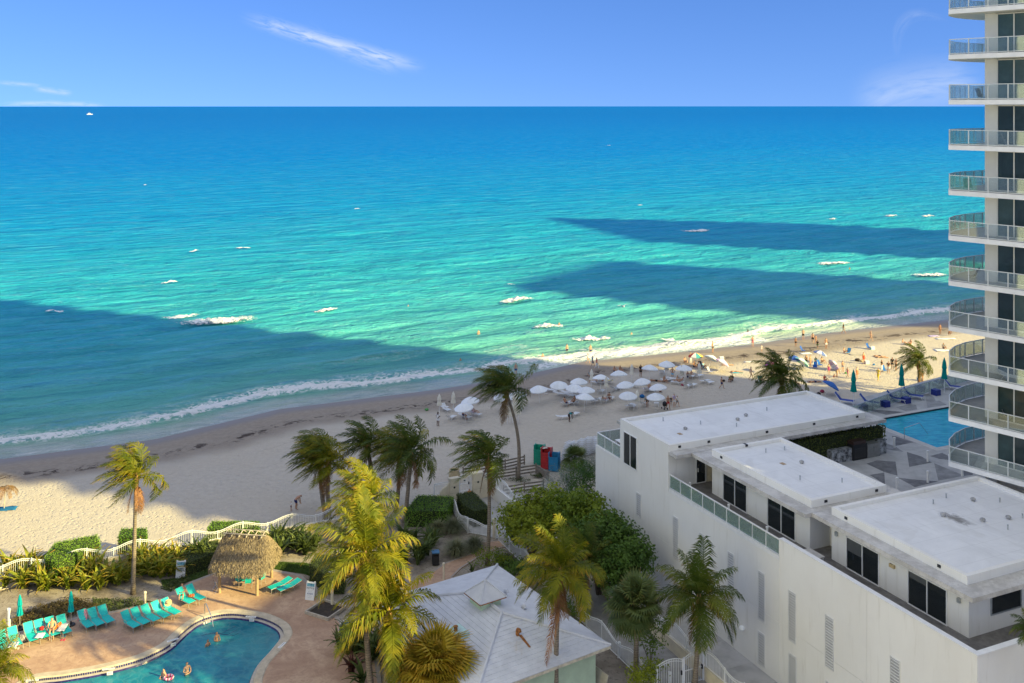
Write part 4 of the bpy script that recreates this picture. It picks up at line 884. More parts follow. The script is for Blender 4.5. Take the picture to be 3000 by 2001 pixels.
for pts, z in (([(1520, 1862), (1528, 1859), (1556, 1896), (1550, 1897)], 0),):
    m = MB()
    def on_front(px, py):
        # the hip face towards the viewer: height falls with distance from the far end
        z = 4.0
        for _ in range(8):
            p = P(px, py, z); x = (p - pc).dot(PX); y = (p - pc).dot(PY); s = min((PLEN - x) / hw, (PW - y) / hw, y / hw, x / hw); z = ZE + (ZR - ZE) * max(0, min(1, s)) + .047
        q = P(px, py, z); return (( q - pc).dot(PX), -(q - pc).dot(PY), z)
    m.add([on_front(*q) for q in pts], [(0, 1, 2, 3)]); m.obj('rust_streak', RUST, ph)
vb = P(1335, 1880, 3.4); m = MB(); m.cbox((0, 0, 0), (1.3, 1.3, 1.0)); o = m.obj('vent_box', M('mint_box', (.45, .62, .60), .8), ph); o.parent = None
o.parent = ph; o.location = ((vb - pc).dot(PX), -(vb - pc).dot(PY), 3.6); 
m = MB(); m.lathe([(.12, 0), (.12, .25), (.16, .26), (.16, .3)], 8); o2 = m.obj('vent_pipe', RUST, ph); o2.location = o.location + Vector((0, 0, .5))

# ------------------------------------------------------------------ thatched hut
hc = [P(641, 1736, DZ), P(751, 1744, DZ), P(798, 1692, DZ)]; hc.append(hc[0] + hc[2] - hc[1]); HC = sum(hc, Vector()) / 4; hx = (hc[1] - hc[0]).normalized(); HROT = math.atan2(hx.y, hx.x); hd = ((hc[1] - hc[0]).length / 2, (hc[2] - hc[1]).length / 2)
hut = thing('thatched_hut', HC, HROT, 'thatched open hut on four wooden posts beside the garden pool', 'hut')
WOODP = M('post_wood', (.40, .29, .16), .8, .2, 4); POLE = M('weathered_pole', (.42, .37, .30), .85, .2, 5)
for sx_, sy_ in ((-1, -1), (1, -1), (1, 1), (-1, 1)): MB().lathe([(.12, 0), (.11, 2.4)], 9, (sx_ * hd[0], sy_ * hd[1], 0)).obj('post', WOODP, hut)
t = NT('thatch'); v = t.coord(); n1 = t.noise(sc3(v, (3, 3, .5)), 3, 5, .7); n2 = t.noise(v, .8, 4, .6)
c = t.mix(t.smooth(n1, .3, .7), (.12, .092, .06), (.34, .265, .17)); c = t.mix(t.smooth(n2, .4, .7, 0, .5), c, (.20, .17, .13))
a = t.n('ShaderNodeAttribute', attribute_name='tip').outputs['Fac']
THATCH = t.done(t.bsdf(t.mix(t.math('MULTIPLY', a, .55), c, (.42, .34, .23)), .95, spec=.1))
r_ = random.Random(5); ex, ey = hd[0] + .85, hd[1] + .85; rxl = 1.55; zE, zRg = 1.95, 4.05
def thatch_pt(ang, s):
    """s 0 eave .. 1 ridge round the rounded-rectangle roof"""
    cx_, sy_ = math.cos(ang), math.sin(ang); p = 5.0; k = (abs(cx_) ** p + abs(sy_) ** p) ** (-1 / p); bx_, by_ = cx_ * k * ex, sy_ * k * ey
    tx, ty = max(-rxl, min(rxl, bx_ * 1.0)), 0.0
    f = s ** .9; bulge = .13 * math.sin(math.pi * min(1, s)) 
    return Vector((bx_ + (tx - bx_) * f + bulge * cx_, by_ + (ty - by_) * f + bulge * sy_, zE + (zRg - zE) * s ** 1.0))
m = MB(); NA, NS = 48, 10
m.add([thatch_pt(2 * math.pi * i / NA, j / NS) - Vector((0, 0, .06)) for j in range(NS + 1) for i in range(NA)], [(j * NA + i, j * NA + (i + 1) % NA, (j + 1) * NA + (i + 1) % NA, (j + 1) * NA + i) for j in range(NS) for i in range(NA)]); m.obj('roof_core', THATCH, hut)
m = MB()
for q in range(7500):
    an = r_.uniform(0, 6.283); s = r_.random() ** 1.15 * .97; p = thatch_pt(an, s); p2 = thatch_pt(an + r_.uniform(-.05, .05), s - .13) if s > .13 else thatch_pt(an, 0) + Vector((0, 0, -(.13 - s) * 3.0))
    d = p2 - p; w = Vector((-math.sin(an), math.cos(an), 0)) * r_.uniform(.012, .035); nrm = Vector((math.cos(an), math.sin(an), .6)).normalized()
    m.add([p - w + nrm * .02, p + w + nrm * .02, p2 + w * .4 + nrm * r_.uniform(.04, .12) , p2 - w * .4 + nrm * r_.uniform(.04, .1)], [(0, 1, 2, 3)], [0, 0, r_.random(), r_.random()])
m.obj('thatch', THATCH, hut, 'tip', kind='stuff')
for i in range(6):
    x = -1.5 + 3.0 * i / 5; MB().tube([(x - .12, -.42, zRg - .16), (x + .06, 0, zRg + .22), (x + .22, .34, zRg - .08)], .05, 6).obj('ridge_pole', POLE, hut)
for y, z in ((-.33, zRg + .02), (.2, zRg + .14)): MB().tube([(-1.75, y, z), (1.75, y, z)], .04, 6).obj('ridge_rail', POLE, hut)

# ------------------------------------------------------------------ teal furniture round the pool
TEAL = M('teal_mesh', (.0, .46, .44), .6, .08, 10, .1, 80, c2=(.01, .56, .53)); FRAME = M('taupe_frame', (.34, .31, .28), .5)
def make_teal_lounger(back_deg=48):
    o = thing('pool_lounger', (0, 0, 0), 0, '', 'sun lounger'); w = .32; hz = .36; cb, sb = math.cos(R(back_deg)), math.sin(R(back_deg)); bl = .78   # head towards +y
    MB().box(-w + .03, w - .03, -1.15, .0, hz, hz + .02).obj('seat', TEAL, o)
    m = MB(); m.add([(-w + .03, .03, hz + .02), (w - .03, .03, hz + .02), (w - .03, .03 + bl * cb, hz + .02 + bl * sb), (-w + .03, .03 + bl * cb, hz + .02 + bl * sb), (-w + .03, .05, hz), (w - .03, .05, hz), (w - .03, .05 + bl * cb, hz + bl * sb), (-w + .03, .05 + bl * cb, hz + bl * sb)], [(0, 1, 2, 3), (7, 6, 5, 4), (0, 4, 5, 1), (2, 6, 7, 3), (1, 5, 6, 2), (0, 3, 7, 4)]); m.obj('backrest', TEAL, o)
    for s in (-1, 1):
        m = MB(); m.tube([(s * w, -1.2, hz - .01), (s * w, .02, hz), (s * w, .03 + bl * cb, hz + bl * sb)], .022, 5); m.obj('side_rail', FRAME, o)
        m = MB(); m.tube([(s * w, -1.12, hz), (s * w, -1.18, 0)], .02, 5); m.obj('leg', FRAME, o); m = MB(); m.tube([(s * w, -.1, hz), (s * w, .12, 0)], .02, 5); m.obj('leg', FRAME, o)
        if back_deg > 20: m = MB(); m.tube([(s * (w + .03), -.32, hz), (s * (w + .03), -.3, hz + .22), (s * (w + .03), .02, hz + .26), (s * (w + .03), .1, hz + .1)], .018, 5); m.obj('armrest', FRAME, o)
    return o
TL = Proto(make_teal_lounger); TLF = Proto(lambda: make_teal_lounger(14))
TG = 'teal loungers round the garden pool'
for i, (px, py, rz, lb) in enumerate(((6, 1893, .12, 'teal lounger cut by the picture edge at the end of the row'), (40, 1882, .12, 'teal lounger with a blue striped towel on its seat'), (87, 1868, .12, 'bare teal lounger between the striped towel and the white bag'), (118, 1860, .12, 'teal lounger carrying a white towel and a red bag'),
        (150, 1852, .12, 'teal lounger the woman in a black bikini sits on'), (184, 1846, .12, 'teal lounger draped with a white towel next to the sitting woman'), (247, 1830, .2, 'teal lounger with a red patterned towel over its back'), (276, 1824, .2, 'empty teal lounger right beside the red towel'), (306, 1816, .2, 'empty teal lounger second from the red towel'),
        (376, 1832, .32, 'first of five teal loungers, nearest the camera end of that row'), (404, 1822, .32, 'second of the five teal loungers in the angled row'), (434, 1813, .32, 'middle one of the five teal loungers in the angled row'), (464, 1803, .32, 'fourth of the five teal loungers in the angled row'), (494, 1794, .35, 'last of the five teal loungers, with a straw hat on its back'),
        (536, 1762, .35, 'teal lounger where the reading woman lies'), (566, 1752, .35, 'teal lounger with an orange towel beside the reading woman'))):
    TL.put(P(px, py + 3, DZ), rz + .58, lb, TG)
for px, py, lb in ((826, 1722, 'flat teal lounger left of its pair near the notice board'), (853, 1727, 'flat teal lounger right of its pair near the notice board')): TLF.put(P(px, py, DZ), -.75, lb, 'flat teal loungers near the notice board')
def towel(label, pos, dims, rz, mat, sag=.1, cat='towel', name='towel'):
    m = MB(); n = 6; W_, L_ = dims; m.smooth = True
    vs_ = [((i / n - .5) * W_, (j / n - .5) * L_, .02 + sag * (.5 - .5 * math.cos(6.28 * i / n)) * .15 + .03 * math.sin(i * 1.7 + j * 2.3)) for j in range(n + 1) for i in range(n + 1)]
    m.add(vs_, [(j * (n + 1) + i, j * (n + 1) + i + 1, (j + 1) * (n + 1) + i + 1, (j + 1) * (n + 1) + i) for j in range(n) for i in range(n)])
    o = m.obj(name, mat); md = o.modifiers.new('thickness', 'SOLIDIFY'); md.thickness = .02; o.location = pos; o.rotation_euler = (0, 0, rz); return tag(o, label, cat)
WHT = cloth((.78, .77, .76))
towel('blue and white striped towel on a teal lounger', P(38, 1890, DZ + .42), (.6, .8), .12, cloth((.78, .78, .78), (.05, .25, .5), 5))
towel('white towel bundle with a red bag on a teal lounger', P(117, 1862, DZ + .46), (.55, .7), .12, WHT); tag(MB().lathe([(.02, 0), (.16, .05), (.17, .2), (.05, .27)], 9).obj('bag', cloth((.45, .03, .03))), 'small red bag on the white towel of a lounger', 'bag').location = P(122, 1846, DZ + .46)
towel('crumpled white towel on a lounger next to the sitting woman', P(183, 1838, DZ + .46), (.55, 1.1), .12, WHT)
o = towel('red patterned towel hung over a lounger back', P(243, 1802, DZ + .62), (.66, .75), .2, cloth((.62, .12, .16), (.75, .5, .5), 16)); o.rotation_euler = (R(50), 0, .2)
o = towel('orange towel standing folded beside the sitting woman', P(166, 1836, DZ + .5), (.2, .8), .1, cloth((.70, .16, .03))); o.rotation_euler = (R(35), R(60), .1)
towel('orange towel on the lounger by the reading woman', P(560, 1745, DZ + .44), (.45, .4), .3, cloth((.75, .28, .05), (.6, .05, .03), 9))
tag(MB().lathe([(.27, 0), (.27, .015), (.12, .03), (.11, .13), (.02, .15)], 12).obj('straw_hat', M('straw', (.58, .45, .24), .9)), 'straw hat hung on the back of a teal lounger', 'hat').matrix_world = Matrix.Translation(P(493, 1766, DZ + .95)) @ Matrix.Rotation(R(40), 4, 'X')
def blob(name, mat, r, label, cat, pos, seed=1):
    bm = bmesh.new(); bmesh.ops.create_icosphere(bm, subdivisions=2, radius=1); rr = random.Random(seed); ph_ = [rr.uniform(0, 6) for _ in range(3)]
    for v in bm.verts: k = 1 + .16 * math.sin(v.co.x * 4 + ph_[0]) * math.cos(v.co.y * 3.3 + ph_[1]) + .1 * math.sin(v.co.z * 5 + ph_[2]); v.co = Vector((v.co.x * r[0] * k, v.co.y * r[1] * k, max(-.75, v.co.z) * r[2] * k + .75 * r[2]))
    me = bpy.data.meshes.new(name); bm.to_mesh(me); bm.free(); me.materials.append(mat); o = link(name, me); o.location = pos; return tag(o, label, cat)
BAGM = cloth((.02, .02, .025), (.5, .5, .5), 14)
blob('beach_bag', BAGM, (.3, .25, .3), 'black and white beach bag on the terrace between two loungers', 'bag', P(66, 1880, DZ), 3)
for px, py, c_, lb in ((50, 1900, (.7, .7, .7), 'white flip flops left on the terrace by the striped towel'), (187, 1864, (.06, .2, .4), 'blue sandals on the terrace by the white towel'), (185, 1875, (.6, .06, .12), 'pink sandals on the terrace in front of the loungers'), (585, 1753, (.02, .02, .02), 'black shoes on the terrace right of the reading woman')):
    m = MB()
    for s in (-.09, .09): m.cbox((s, 0, .02), (.09, .25, .03), s)
    tag(m.obj('sandals', cloth(c_)), lb, 'shoes').location = P(px, py, DZ)
def make_closed_umbrella(c_, h=2.5, name='closed_umbrella', base=True, r0=.16):
    mat = cloth(c_)
    def f():
        o = thing(name, (0, 0, 0), 0, '', 'umbrella'); m = MB(); m.lathe([(.025, 0), (.025, h)], 6); m.obj('pole', FRAME if base else WHITE, o)
        if base: MB().lathe([(.30, 0), (.30, .06), (.06, .1), (.05, .3)], 14).obj('base', BLACKP, o)
        m = MB(); prof = [(r0 * 1.15, h * .40), (r0 * 1.05, h * .47), (r0 * .8, h * .6), (r0 * .72, h * .66), (r0 * .95, h * .70), (r0 * .7, h * .86), (.05, h * .97), (.02, h * 1.0)]; n = 16; vs_ = []
        for i, (q, z) in enumerate(prof):
            for k in range(n): w = q * (1 + (.28 if k % 2 else -.12) * (1 - i / 9)); vs_.append((w * math.cos(6.2832 * k / n + i * .12), w * math.sin(6.2832 * k / n + i * .12), z))
        m.add(vs_, [(i * n + k, i * n + (k + 1) % n, (i + 1) * n + (k + 1) % n, (i + 1) * n + k) for i in range(len(prof) - 1) for k in range(n)]); m.obj('canopy', mat, o); return o
    return Proto(f)
CU = make_closed_umbrella((.0, .33, .36), 2.45)
CU.put(P(58, 1842, DZ), .3, 'closed teal umbrella standing behind the striped towel lounger'); CU.put(P(208, 1831, DZ), 1.1, 'closed teal umbrella on a black base beside the red towel')
# table with chairs under the hut
tbl = thing('round_table', HC + Vector((.2, .55, 0)), 0, 'round table under the thatched hut', 'table')
MB().lathe([(.62, .70), (.62, .74), (0, .745)], 20).obj('table_top', M('tabletop', (.50, .42, .33), .4), tbl); MB().lathe([(.05, .02), (.04, .7)], 8).obj('leg', FRAME, tbl); MB().lathe([(.3, 0), (.28, .04)], 12).obj('base', FRAME, tbl)
def make_chair():
    o = thing('dining_chair', (0, 0, 0), 0, '', 'chair'); MB().box(-.25, .25, -.25, .25, .43, .46).obj('seat', TEAL, o); m = MB(); m.cbox((0, .27, .70), (.48, .03, .44), 0, Matrix.Rotation(R(-10), 4, 'X')); m.obj('backrest', TEAL, o)
    for sx_ in (-1, 1):
        for y, z1 in ((-.25, .64), (.25, .92)): m = MB(); m.tube([(sx_ * .26, y * 1.1, 0), (sx_ * .26, y, .45), (sx_ * .26, y + (.06 if y > 0 else 0), z1)], .017, 5); m.obj('leg', FRAME, o)
        m = MB(); m.tube([(sx_ * .26, -.26, .64), (sx_ * .26, .27, .66)], .017, 5); m.obj('armrest', FRAME, o)
    return o
CH = Proto(make_chair)
for an, lb in ((-2.3, 'teal dining chair at the near left of the hut table'), (-1.45, 'teal dining chair in front of the hut table'), (-.4, 'teal dining chair at the right of the hut table'), (2.6, 'teal dining chair at the far left of the hut table'), (.9, 'teal dining chair at the far right of the hut table')):
    CH.put(tbl.location + Vector((math.cos(an) * .95, math.sin(an) * .95, 0)), an - math.pi / 2, lb, 'chairs round the hut table')
fc = thing('folding_chair', P(634, 1733, DZ), 2.2, 'navy patterned folding beach chair leaning against a hut post', 'chair')
m = MB(); m.cbox((0, 0, .45), (.52, .04, .5), 0, Matrix.Rotation(R(-20), 4, 'X')); m.obj('seat', cloth((.02, .05, .14), (.55, .6, .62), 11), fc)
for s in (-.27, .27): m = MB(); m.tube([(s, -.2, 0), (s, .15, .85)], .018, 5); m.tube([(s, .2, 0), (s, -.12, .6)], .018, 5); m.obj('frame', STEEL, fc)
# A-frame notice boards
def sandwich(loc, rz, label, lines, header, name='notice_board'):
    o = thing(name, loc, rz, label, 'sign'); W_, H_ = .72, 1.25
    for s, nm in ((-1, 'front_board'), (1, 'rear_board')):
        b = MB().box(-W_ / 2, W_ / 2, -.02, .02, 0, H_); b.box(-W_ / 2, -W_ / 2 + .12, -.02, .02, H_, H_ + .06); b.box(W_ / 2 - .12, W_ / 2, -.02, .02, H_, H_ + .06)
        b = b.obj(nm, WHITE, o); b.matrix_local = Matrix.Translation((0, s * .34, 0)) @ Matrix.Rotation(R(-s * -15), 4, 'X')
        if s == -1:
            MB().box(-W_ / 2 + .06, W_ / 2 - .06, -.026, -.02, H_ - .30, H_ - .08).obj('header', header, b)
            for txt, size, z, mt in lines:
                if txt.startswith('#'): MB().box(-W_ / 2 + .1, W_ / 2 - .1, -.026, -.02, z - size / 2, z + size / 2).obj('picture', mt, b); continue
                me = text_mesh(txt, size, .003); me.materials.append(mt); q = link('lettering', me, b, loc=(0, -.024, z)); q.rotation_euler = (R(90), 0, 0)
    return o
SEAHDR = M('sea_header', (.02, .22, .42), .5, .4, 6, c2=(.25, .55, .62), rand=0); PHOTO = M('sign_photo', (.08, .12, .13), .5, .5, 9, c2=(.45, .5, .5), rand=0)
sandwich(P(531, 1688, GZ), .10, 'white board with beach pictures at the edge of the planting bed', [('#', .26, .62, PHOTO), ('. . . . . .', .1, .32, INK), ('. . . .', .1, .2, INK)], SEAHDR)
sandwich(P(912, 1752, DZ), -.22, 'white board headed notice and aviso standing by the bushes', [('NOTICE', .17, .83, INK), ('~ ~ ~ ~ ~', .1, .70, INK), ('~ ~ ~ ~', .1, .6, INK), ('AVISO', .17, .44, BLUEINK), ('~ ~ ~ ~ ~', .1, .3, INK), ('~ ~ ~ ~', .1, .2, INK)], SEAHDR)
sandwich(P(1008, 1868, DZ), .95, 'white board seen edge on beside the black bin under the palms', [('NO', .2, .8, M('red_ink', (.45, .03, .03), .6, rand=0)), ('~ ~ ~', .1, .5, INK)], SEAHDR)
# posts, lamps, bins, pots
def lamp_post(px, py, h, label, r=.085, mat=CREAM, z=DZ, cap=True):
    o = thing('bollard_light', P(px, py, z), 0, label, 'light'); MB().lathe([(r, 0), (r, h)], 10).obj('post', mat, o); MB().lathe([(r * 1.35, h), (r * 1.4, h + .05), (r * 1.1, h + .12), (.01, h + .13)], 10).obj('cap', GMETAL if not cap else mat, o); return o
lamp_post(26, 1838, 1.25, 'short white post behind the loungers at the picture edge', .11, WHITE); lamp_post(425, 1783, 1.15, 'short cream light post behind the five teal loungers')
lamp_post(973, 1772, 2.3, 'tall cream lamp post with a flat square lamp beside the bushes', .11); tag(MB().cbox((0, 0, 0), (.5, .36, .08), .2).obj('flat_lamp', GMETAL), 'flat grey lamp head on the tall cream post', 'lamp').location = P(973, 1772, DZ) + Vector((0, 0, 2.48))
lamp_post(1300, 1698, 1.2, 'slim cream light post beside the pink path', .08); lamp_post(1043, 1832, 1.5, 'cream light post half hidden by palm fronds over the sign', .09)
lamp_post(1814, 1925, .9, 'white light post in the planting beside the alley fence', .09, WHITE, GZ); lamp_post(1962, 2010, .8, 'white light post at the foot of the alley gate', .09, WHITE, GZ); lamp_post(1498, 1588, 1.0, 'slim white light post beside the walkway fence', .05, WHITE, GZ)
def bin_(px, py, lid, label):
    o = thing('litter_bin', P(px, py, DZ), .2, label, 'bin'); MB().box(-.27, .27, -.27, .27, 0, .95).obj('body', BLACKP, o); MB().box(-.3, .3, -.3, .3, .95, 1.03).obj('lid', lid, o); m = MB(); m.box(-.2, .2, -.274, -.271, .72, .88); m.obj('opening', M('bin_hole', (.004, .004, .004), .9), o); return o
bin_(1008, 1905, BLACKP, 'black litter bin under the two tall palms'); bin_(1276, 1652, M('blue_lid', (.05, .15, .28), .5), 'black litter bin with a blue lid beside the grasses')
pot = thing('urn_planter', P(1331, 1410, 0), 0, 'big cream clay urn on the sand behind the beach gate', 'urn'); m = MB(); m.smooth = True; m.lathe([(.42, 0), (.55, .3), (.58, .7), (.50, 1.0), (.46, 1.08), (.54, 1.14), (.54, 1.2), (.44, 1.2), (.42, 1.1)], 18, caps=False); m.obj('urn', M('urn_clay', (.48, .38, .22), .8, .2, 3), pot); MB().lathe([(.43, 1.08), (0, 1.08)], 16, caps=False).obj('opening', M('bin_hole', (.004, .004, .004), .9), pot)
pl = thing('planter_box', P(955, 1790, DZ), -.5, 'square wooden planter edge round the base of the palms', 'planter')
for x0, x1, y0, y1 in ((-1.1, 1.1, -1.1, -.98), (-1.1, 1.1, .98, 1.1), (-1.1, -.98, -.98, .98), (.98, 1.1, -.98, .98)): MB().box(x0, x1, y0, y1, 0, .22).obj('side_board', POLE, pl)
MB().box(-.98, .98, -.98, .98, .0, .05).obj('soil', M('dark_soil', (.04, .03, .022), .95, .3, 4), pl)

# ------------------------------------------------------------------ coconut palms blown by the wind
FROND_LIT = leafmat('palm_frond_lit', (.095, .125, .008), (.27, .25, .014), (.46, .26, .04), .55, .30, .9)  # gold of the low sun put into the leaf colour
FROND_DARK = leafmat('palm_frond_green', (.05, .085, .012), (.12, .15, .02), (.28, .18, .045), .55, .28, .9)  # darker copy without the sun gold
DEADF = leafmat('dead_frond', (.16, .085, .035), (.28, .16, .07), None, .8, .1, 2)
t = NT('palm_bark'); v = t.coord(); w = t.n('ShaderNodeSeparateXYZ', {0: v}).outputs[2]; n1 = t.noise(v, 5, 5, .7)
rg = t.math('FRACT', t.math('MULTIPLY_ADD', w, 6.5, t.math('MULTIPLY', n1, .5)))
c = t.mix(t.smooth(n1, .3, .7), (.20, .165, .125), (.33, .275, .215)); c = t.mix(t.smooth(rg, .75, .95), c, (.10, .08, .06)); BARK = t.done(t.bsdf(c, .9, spec=.15, normal=t.bump(rg, .5, .03)))
FIBRE = M('palm_fibre', (.30, .17, .07), .9, .35, 6, .5, 15)
COCO = M('coconut', (.20, .16, .04), .6, .3, 3)
WIND = Vector((-.95, .25, 0))
def frond_mesh(az, el, L, wind, droop, seed, mat, nleaf=42, leaf=.82, hang=.85):
    r = random.Random(seed); d = Vector((math.cos(az) * math.cos(el), math.sin(az) * math.cos(el), math.sin(el))); p = Vector((0, 0, 0)); pts = [p.copy()]; ds = [d.copy()]; N = 14
    for i in range(N):
        s = (i + 1) / N; d = (d + (Vector((0, 0, -1)) * droop * (.25 + s) + WIND * wind * (.3 + s)) / N * 2.3).normalized(); p = p + d * L / N; pts.append(p.copy()); ds.append(d.copy())
    m = MB(); m.a = .1; m.tube(pts, [.05 * (1 - .85 * i / N) for i in range(N + 1)], 4, False)
    for k in range(nleaf):
        s = .16 + .84 * (k / (nleaf - 1)); f = s * N; i = min(int(f), N - 1); q = pts[i].lerp(pts[i + 1], f - i); d = ds[min(i + 1, N)]
        side = d.cross(Vector((0, 0, 1))); side = side.normalized() if side.length > .05 else Vector((1, 0, 0)); up = side.cross(d)
        ll = leaf * (.35 + 1.0 * math.sin(math.pi * min(1, .12 + s * .82))) * r.uniform(.8, 1.15)
        for sg in (-1, 1):
            a = (d * (.45 + .5 * s) + side * sg * .85 + up * .12 + Vector((r.uniform(-.12, .12), r.uniform(-.12, .12), r.uniform(-.3, .12)))).normalized()
            b = (a + Vector((0, 0, -1)) * hang * r.uniform(.7, 1.5) + WIND * wind * .8).normalized()
            p1 = q + a * ll * .5; p2 = p1 + b * ll * .5; wv = d * .046 * (1 - .3 * s); e = r.uniform(0, .25)
            m.add([q - wv * .5, q + wv * .5, p1 + wv, p1 - wv, p2], [(0, 1, 2, 3), (3, 2, 4)], [0, 0, .25 + e, .25 + e, .75 + e])
    return m.mesh('frond', mat, 'tip')
FM = {}
def frond(az, el, wind, droop, mat, L=3.3):
    key = (round(az, 2), round(el, 2), wind, droop, mat.name)
    if key not in FM: FM[key] = frond_mesh(az, el, L, wind, droop, len(FM) + 3, mat)
    return FM[key]
def palm(base, top, label, wind=.55, size=1.0, mat=None, r0=.2, dead=2, sparse=1, seed=0, group='coconut palms of the garden and beach', lean=None, full=.74):
    mat = mat or FROND_LIT; o = thing('coconut_palm', base, 0, label, 'palm tree', group); t_ = Vector(top) - Vector(base); r = random.Random(seed + 11)
    bend = lean or Vector((r.uniform(-.25, .25), r.uniform(-.2, .2), 0)); m = MB(); m.smooth = True; pts = []; rad = []
    for i in range(13): s = i / 12; pts.append(t_ * s + bend * math.sin(math.pi * s)); rad.append(r0 * (1.35 if i == 0 else 1.05 - .38 * s))
    m.tube(pts, rad, 9); m.obj('trunk', BARK, o)
    m = MB(); m.smooth = True; m.lathe([(rad[-1] * 1.0, -.9), (rad[-1] * 1.9, -.55), (rad[-1] * 2.1, -.1), (rad[-1] * 1.2, .25), (.05, .5)], 10); h = m.obj('crownshaft', FIBRE, o); h.location = t_
    rings = [(1.35, 4, .35), (1.0, 6, .6), (.65, 8, .85), (.3, 8, 1.0), (-.05, 7, 1.0), (-.45, 5, .8)]
    a0 = r.choice((0, .35, .7))
    for el, n, dr in rings[: 6 - sparse]:
        n = max(3, int(round(n * full)))
        for k in range(n):
            az = round(((k + .5 * (n % 2)) / n * 6.2832 + a0 + el), 1); f = link('frond', frond(az, el, wind, dr, mat), o, loc=t_ + Vector((0, 0, .1))); s = size * r.uniform(.86, 1.1); f.scale = (s, s, s)
    for k in range(dead):
        az = round(k * 2.4 + seed, 1); f = link('dead_frond', frond(az, -1.15, .1, 1.2, DEADF), o, loc=t_ + Vector((0, 0, -.3))); f.scale = (size * .75,) * 3
    for k in range(r.choice((0, 3, 4))):
        an = k * 1.7 + seed; m = MB(); m.smooth = True; m.lathe([(.02, -.15), (.12, -.08), (.14, 0), (.1, .1), (.02, .15)], 7); q = m.obj('coconut', COCO, o); q.location = t_ + Vector((math.cos(an) * .3, math.sin(an) * .3, -.4))
    return o
def palm_px(bx, by, cx_, cy_, label, z=GZ, dy=0, **kw):
    """base pixel on the ground, crown pixel at the same distance (dy metres nearer)"""
    b = P(bx, by, z); Y = b.y - dy; top = Vector(((cx_ - 1500) / FPX * Y, Y, CAM_Z - (cy_ - 310) / FPX * Y)); return palm(b, top, label, **kw)
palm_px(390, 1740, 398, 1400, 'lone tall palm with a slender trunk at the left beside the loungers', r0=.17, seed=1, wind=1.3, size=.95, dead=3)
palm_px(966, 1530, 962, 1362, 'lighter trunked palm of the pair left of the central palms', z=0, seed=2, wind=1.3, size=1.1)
palm_px(955, 1520, 938, 1340, 'darker trunked palm of the pair left of the central palms', z=0, seed=3, wind=1.3, size=1.0, mat=FROND_DARK)
palm_px(1081, 1500, 1078, 1308, 'short dark palm standing behind the central palms towards the sea', z=0, seed=4, wind=1.1, size=.95, mat=FROND_DARK)
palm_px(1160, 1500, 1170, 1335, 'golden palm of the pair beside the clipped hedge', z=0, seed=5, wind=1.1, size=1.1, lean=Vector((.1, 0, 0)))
palm_px(1185, 1535, 1205, 1330, 'dark palm leaning right of the pair beside the clipped hedge', z=0, seed=6, wind=.7, size=1.1, mat=FROND_DARK)
palm_px(1428, 1655, 1430, 1345, 'tall slim palm rising in front of the white gate fence', seed=7, wind=1.3, size=1.0, mat=FROND_DARK, r0=.17, dead=3, lean=Vector((.12, 0, 0)))
palm_px(1518, 1405, 1484, 1150, 'tall leaning palm on the sand inside the wooden fences', z=0, seed=8, wind=1.1, size=1.15, mat=FROND_DARK, r0=.19, sparse=2, full=.95, lean=Vector((.55, 0, 0)))
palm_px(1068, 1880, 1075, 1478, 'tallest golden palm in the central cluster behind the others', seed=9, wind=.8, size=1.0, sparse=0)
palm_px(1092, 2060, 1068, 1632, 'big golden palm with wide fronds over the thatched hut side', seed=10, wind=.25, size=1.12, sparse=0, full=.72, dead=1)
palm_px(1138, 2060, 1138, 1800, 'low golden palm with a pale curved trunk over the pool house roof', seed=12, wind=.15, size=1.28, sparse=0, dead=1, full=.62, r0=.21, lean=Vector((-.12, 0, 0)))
palm_px(1628, 2075, 1640, 1680, 'palm with a long dry frond hanging in front of the white roof', seed=14, wind=.3, size=1.0, dead=5, sparse=0, mat=FROND_LIT, r0=.17)
palm_px(1708, 1800, 1712, 1650, 'bushy palm with yellowing fronds behind the dry frond palm', seed=15, wind=.15, size=.9, dead=2, mat=FROND_DARK)
palm_px(2035, 2010, 2048, 1758, 'dark green palm in front of the white alley wall', seed=16, wind=.12, size=1.05, dead=1, mat=FROND_DARK, r0=.17, sparse=0)
palm_px(2302, 1195, 2290, 1110, 'dark palm on the beach behind the white building roof', z=0, seed=17, wind=.6, size=1.25, mat=FROND_DARK, r0=.24, full=.8)
palm_px(2692, 1150, 2690, 1062, 'small thin palm on the sand by the raised deck railing', z=0, seed=18, wind=.8, size=.95, mat=FROND_DARK, full=.65, dead=1)
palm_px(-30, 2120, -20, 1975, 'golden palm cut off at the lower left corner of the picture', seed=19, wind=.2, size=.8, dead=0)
palm_px(3060, 2010, 3022, 1850, 'palm fronds reaching in at the lower right corner', z=8.4, seed=20, wind=.1, size=.34, r0=.1, dead=0, mat=FROND_DARK)
hf = MB(); o = tag(link('hanging_frond', frond_mesh(4.0, -1.2, 4.4, .12, .8, 77, DEADF, 40, .55, .9)), 'long dry brown frond hanging down beside the palm trunk', 'frond'); o.location = (P(1628, 2075, GZ) + Vector((.25, -.25, 0))); o.location.z = 7.3
pal = thing('palapa', P(12, 1490, 0), 0, 'dry palm shade over a blue towel at the left edge of the beach', 'shade'); MB().tube([(0, 0, 0), (.1, 0, 1.9)], .05, 6).obj('post', POLE, pal)
for k in range(9): link('dry_frond', frond(round(k * .7, 1), .35, .1, 1.3, DEADF), pal, loc=(.1, 0, 1.9), scale=.45)
towel('blue towel under the dry palm shade at the left edge', P(22, 1490, .02), (1.6, 1.0), .2, cloth((.02, .16, .36)))

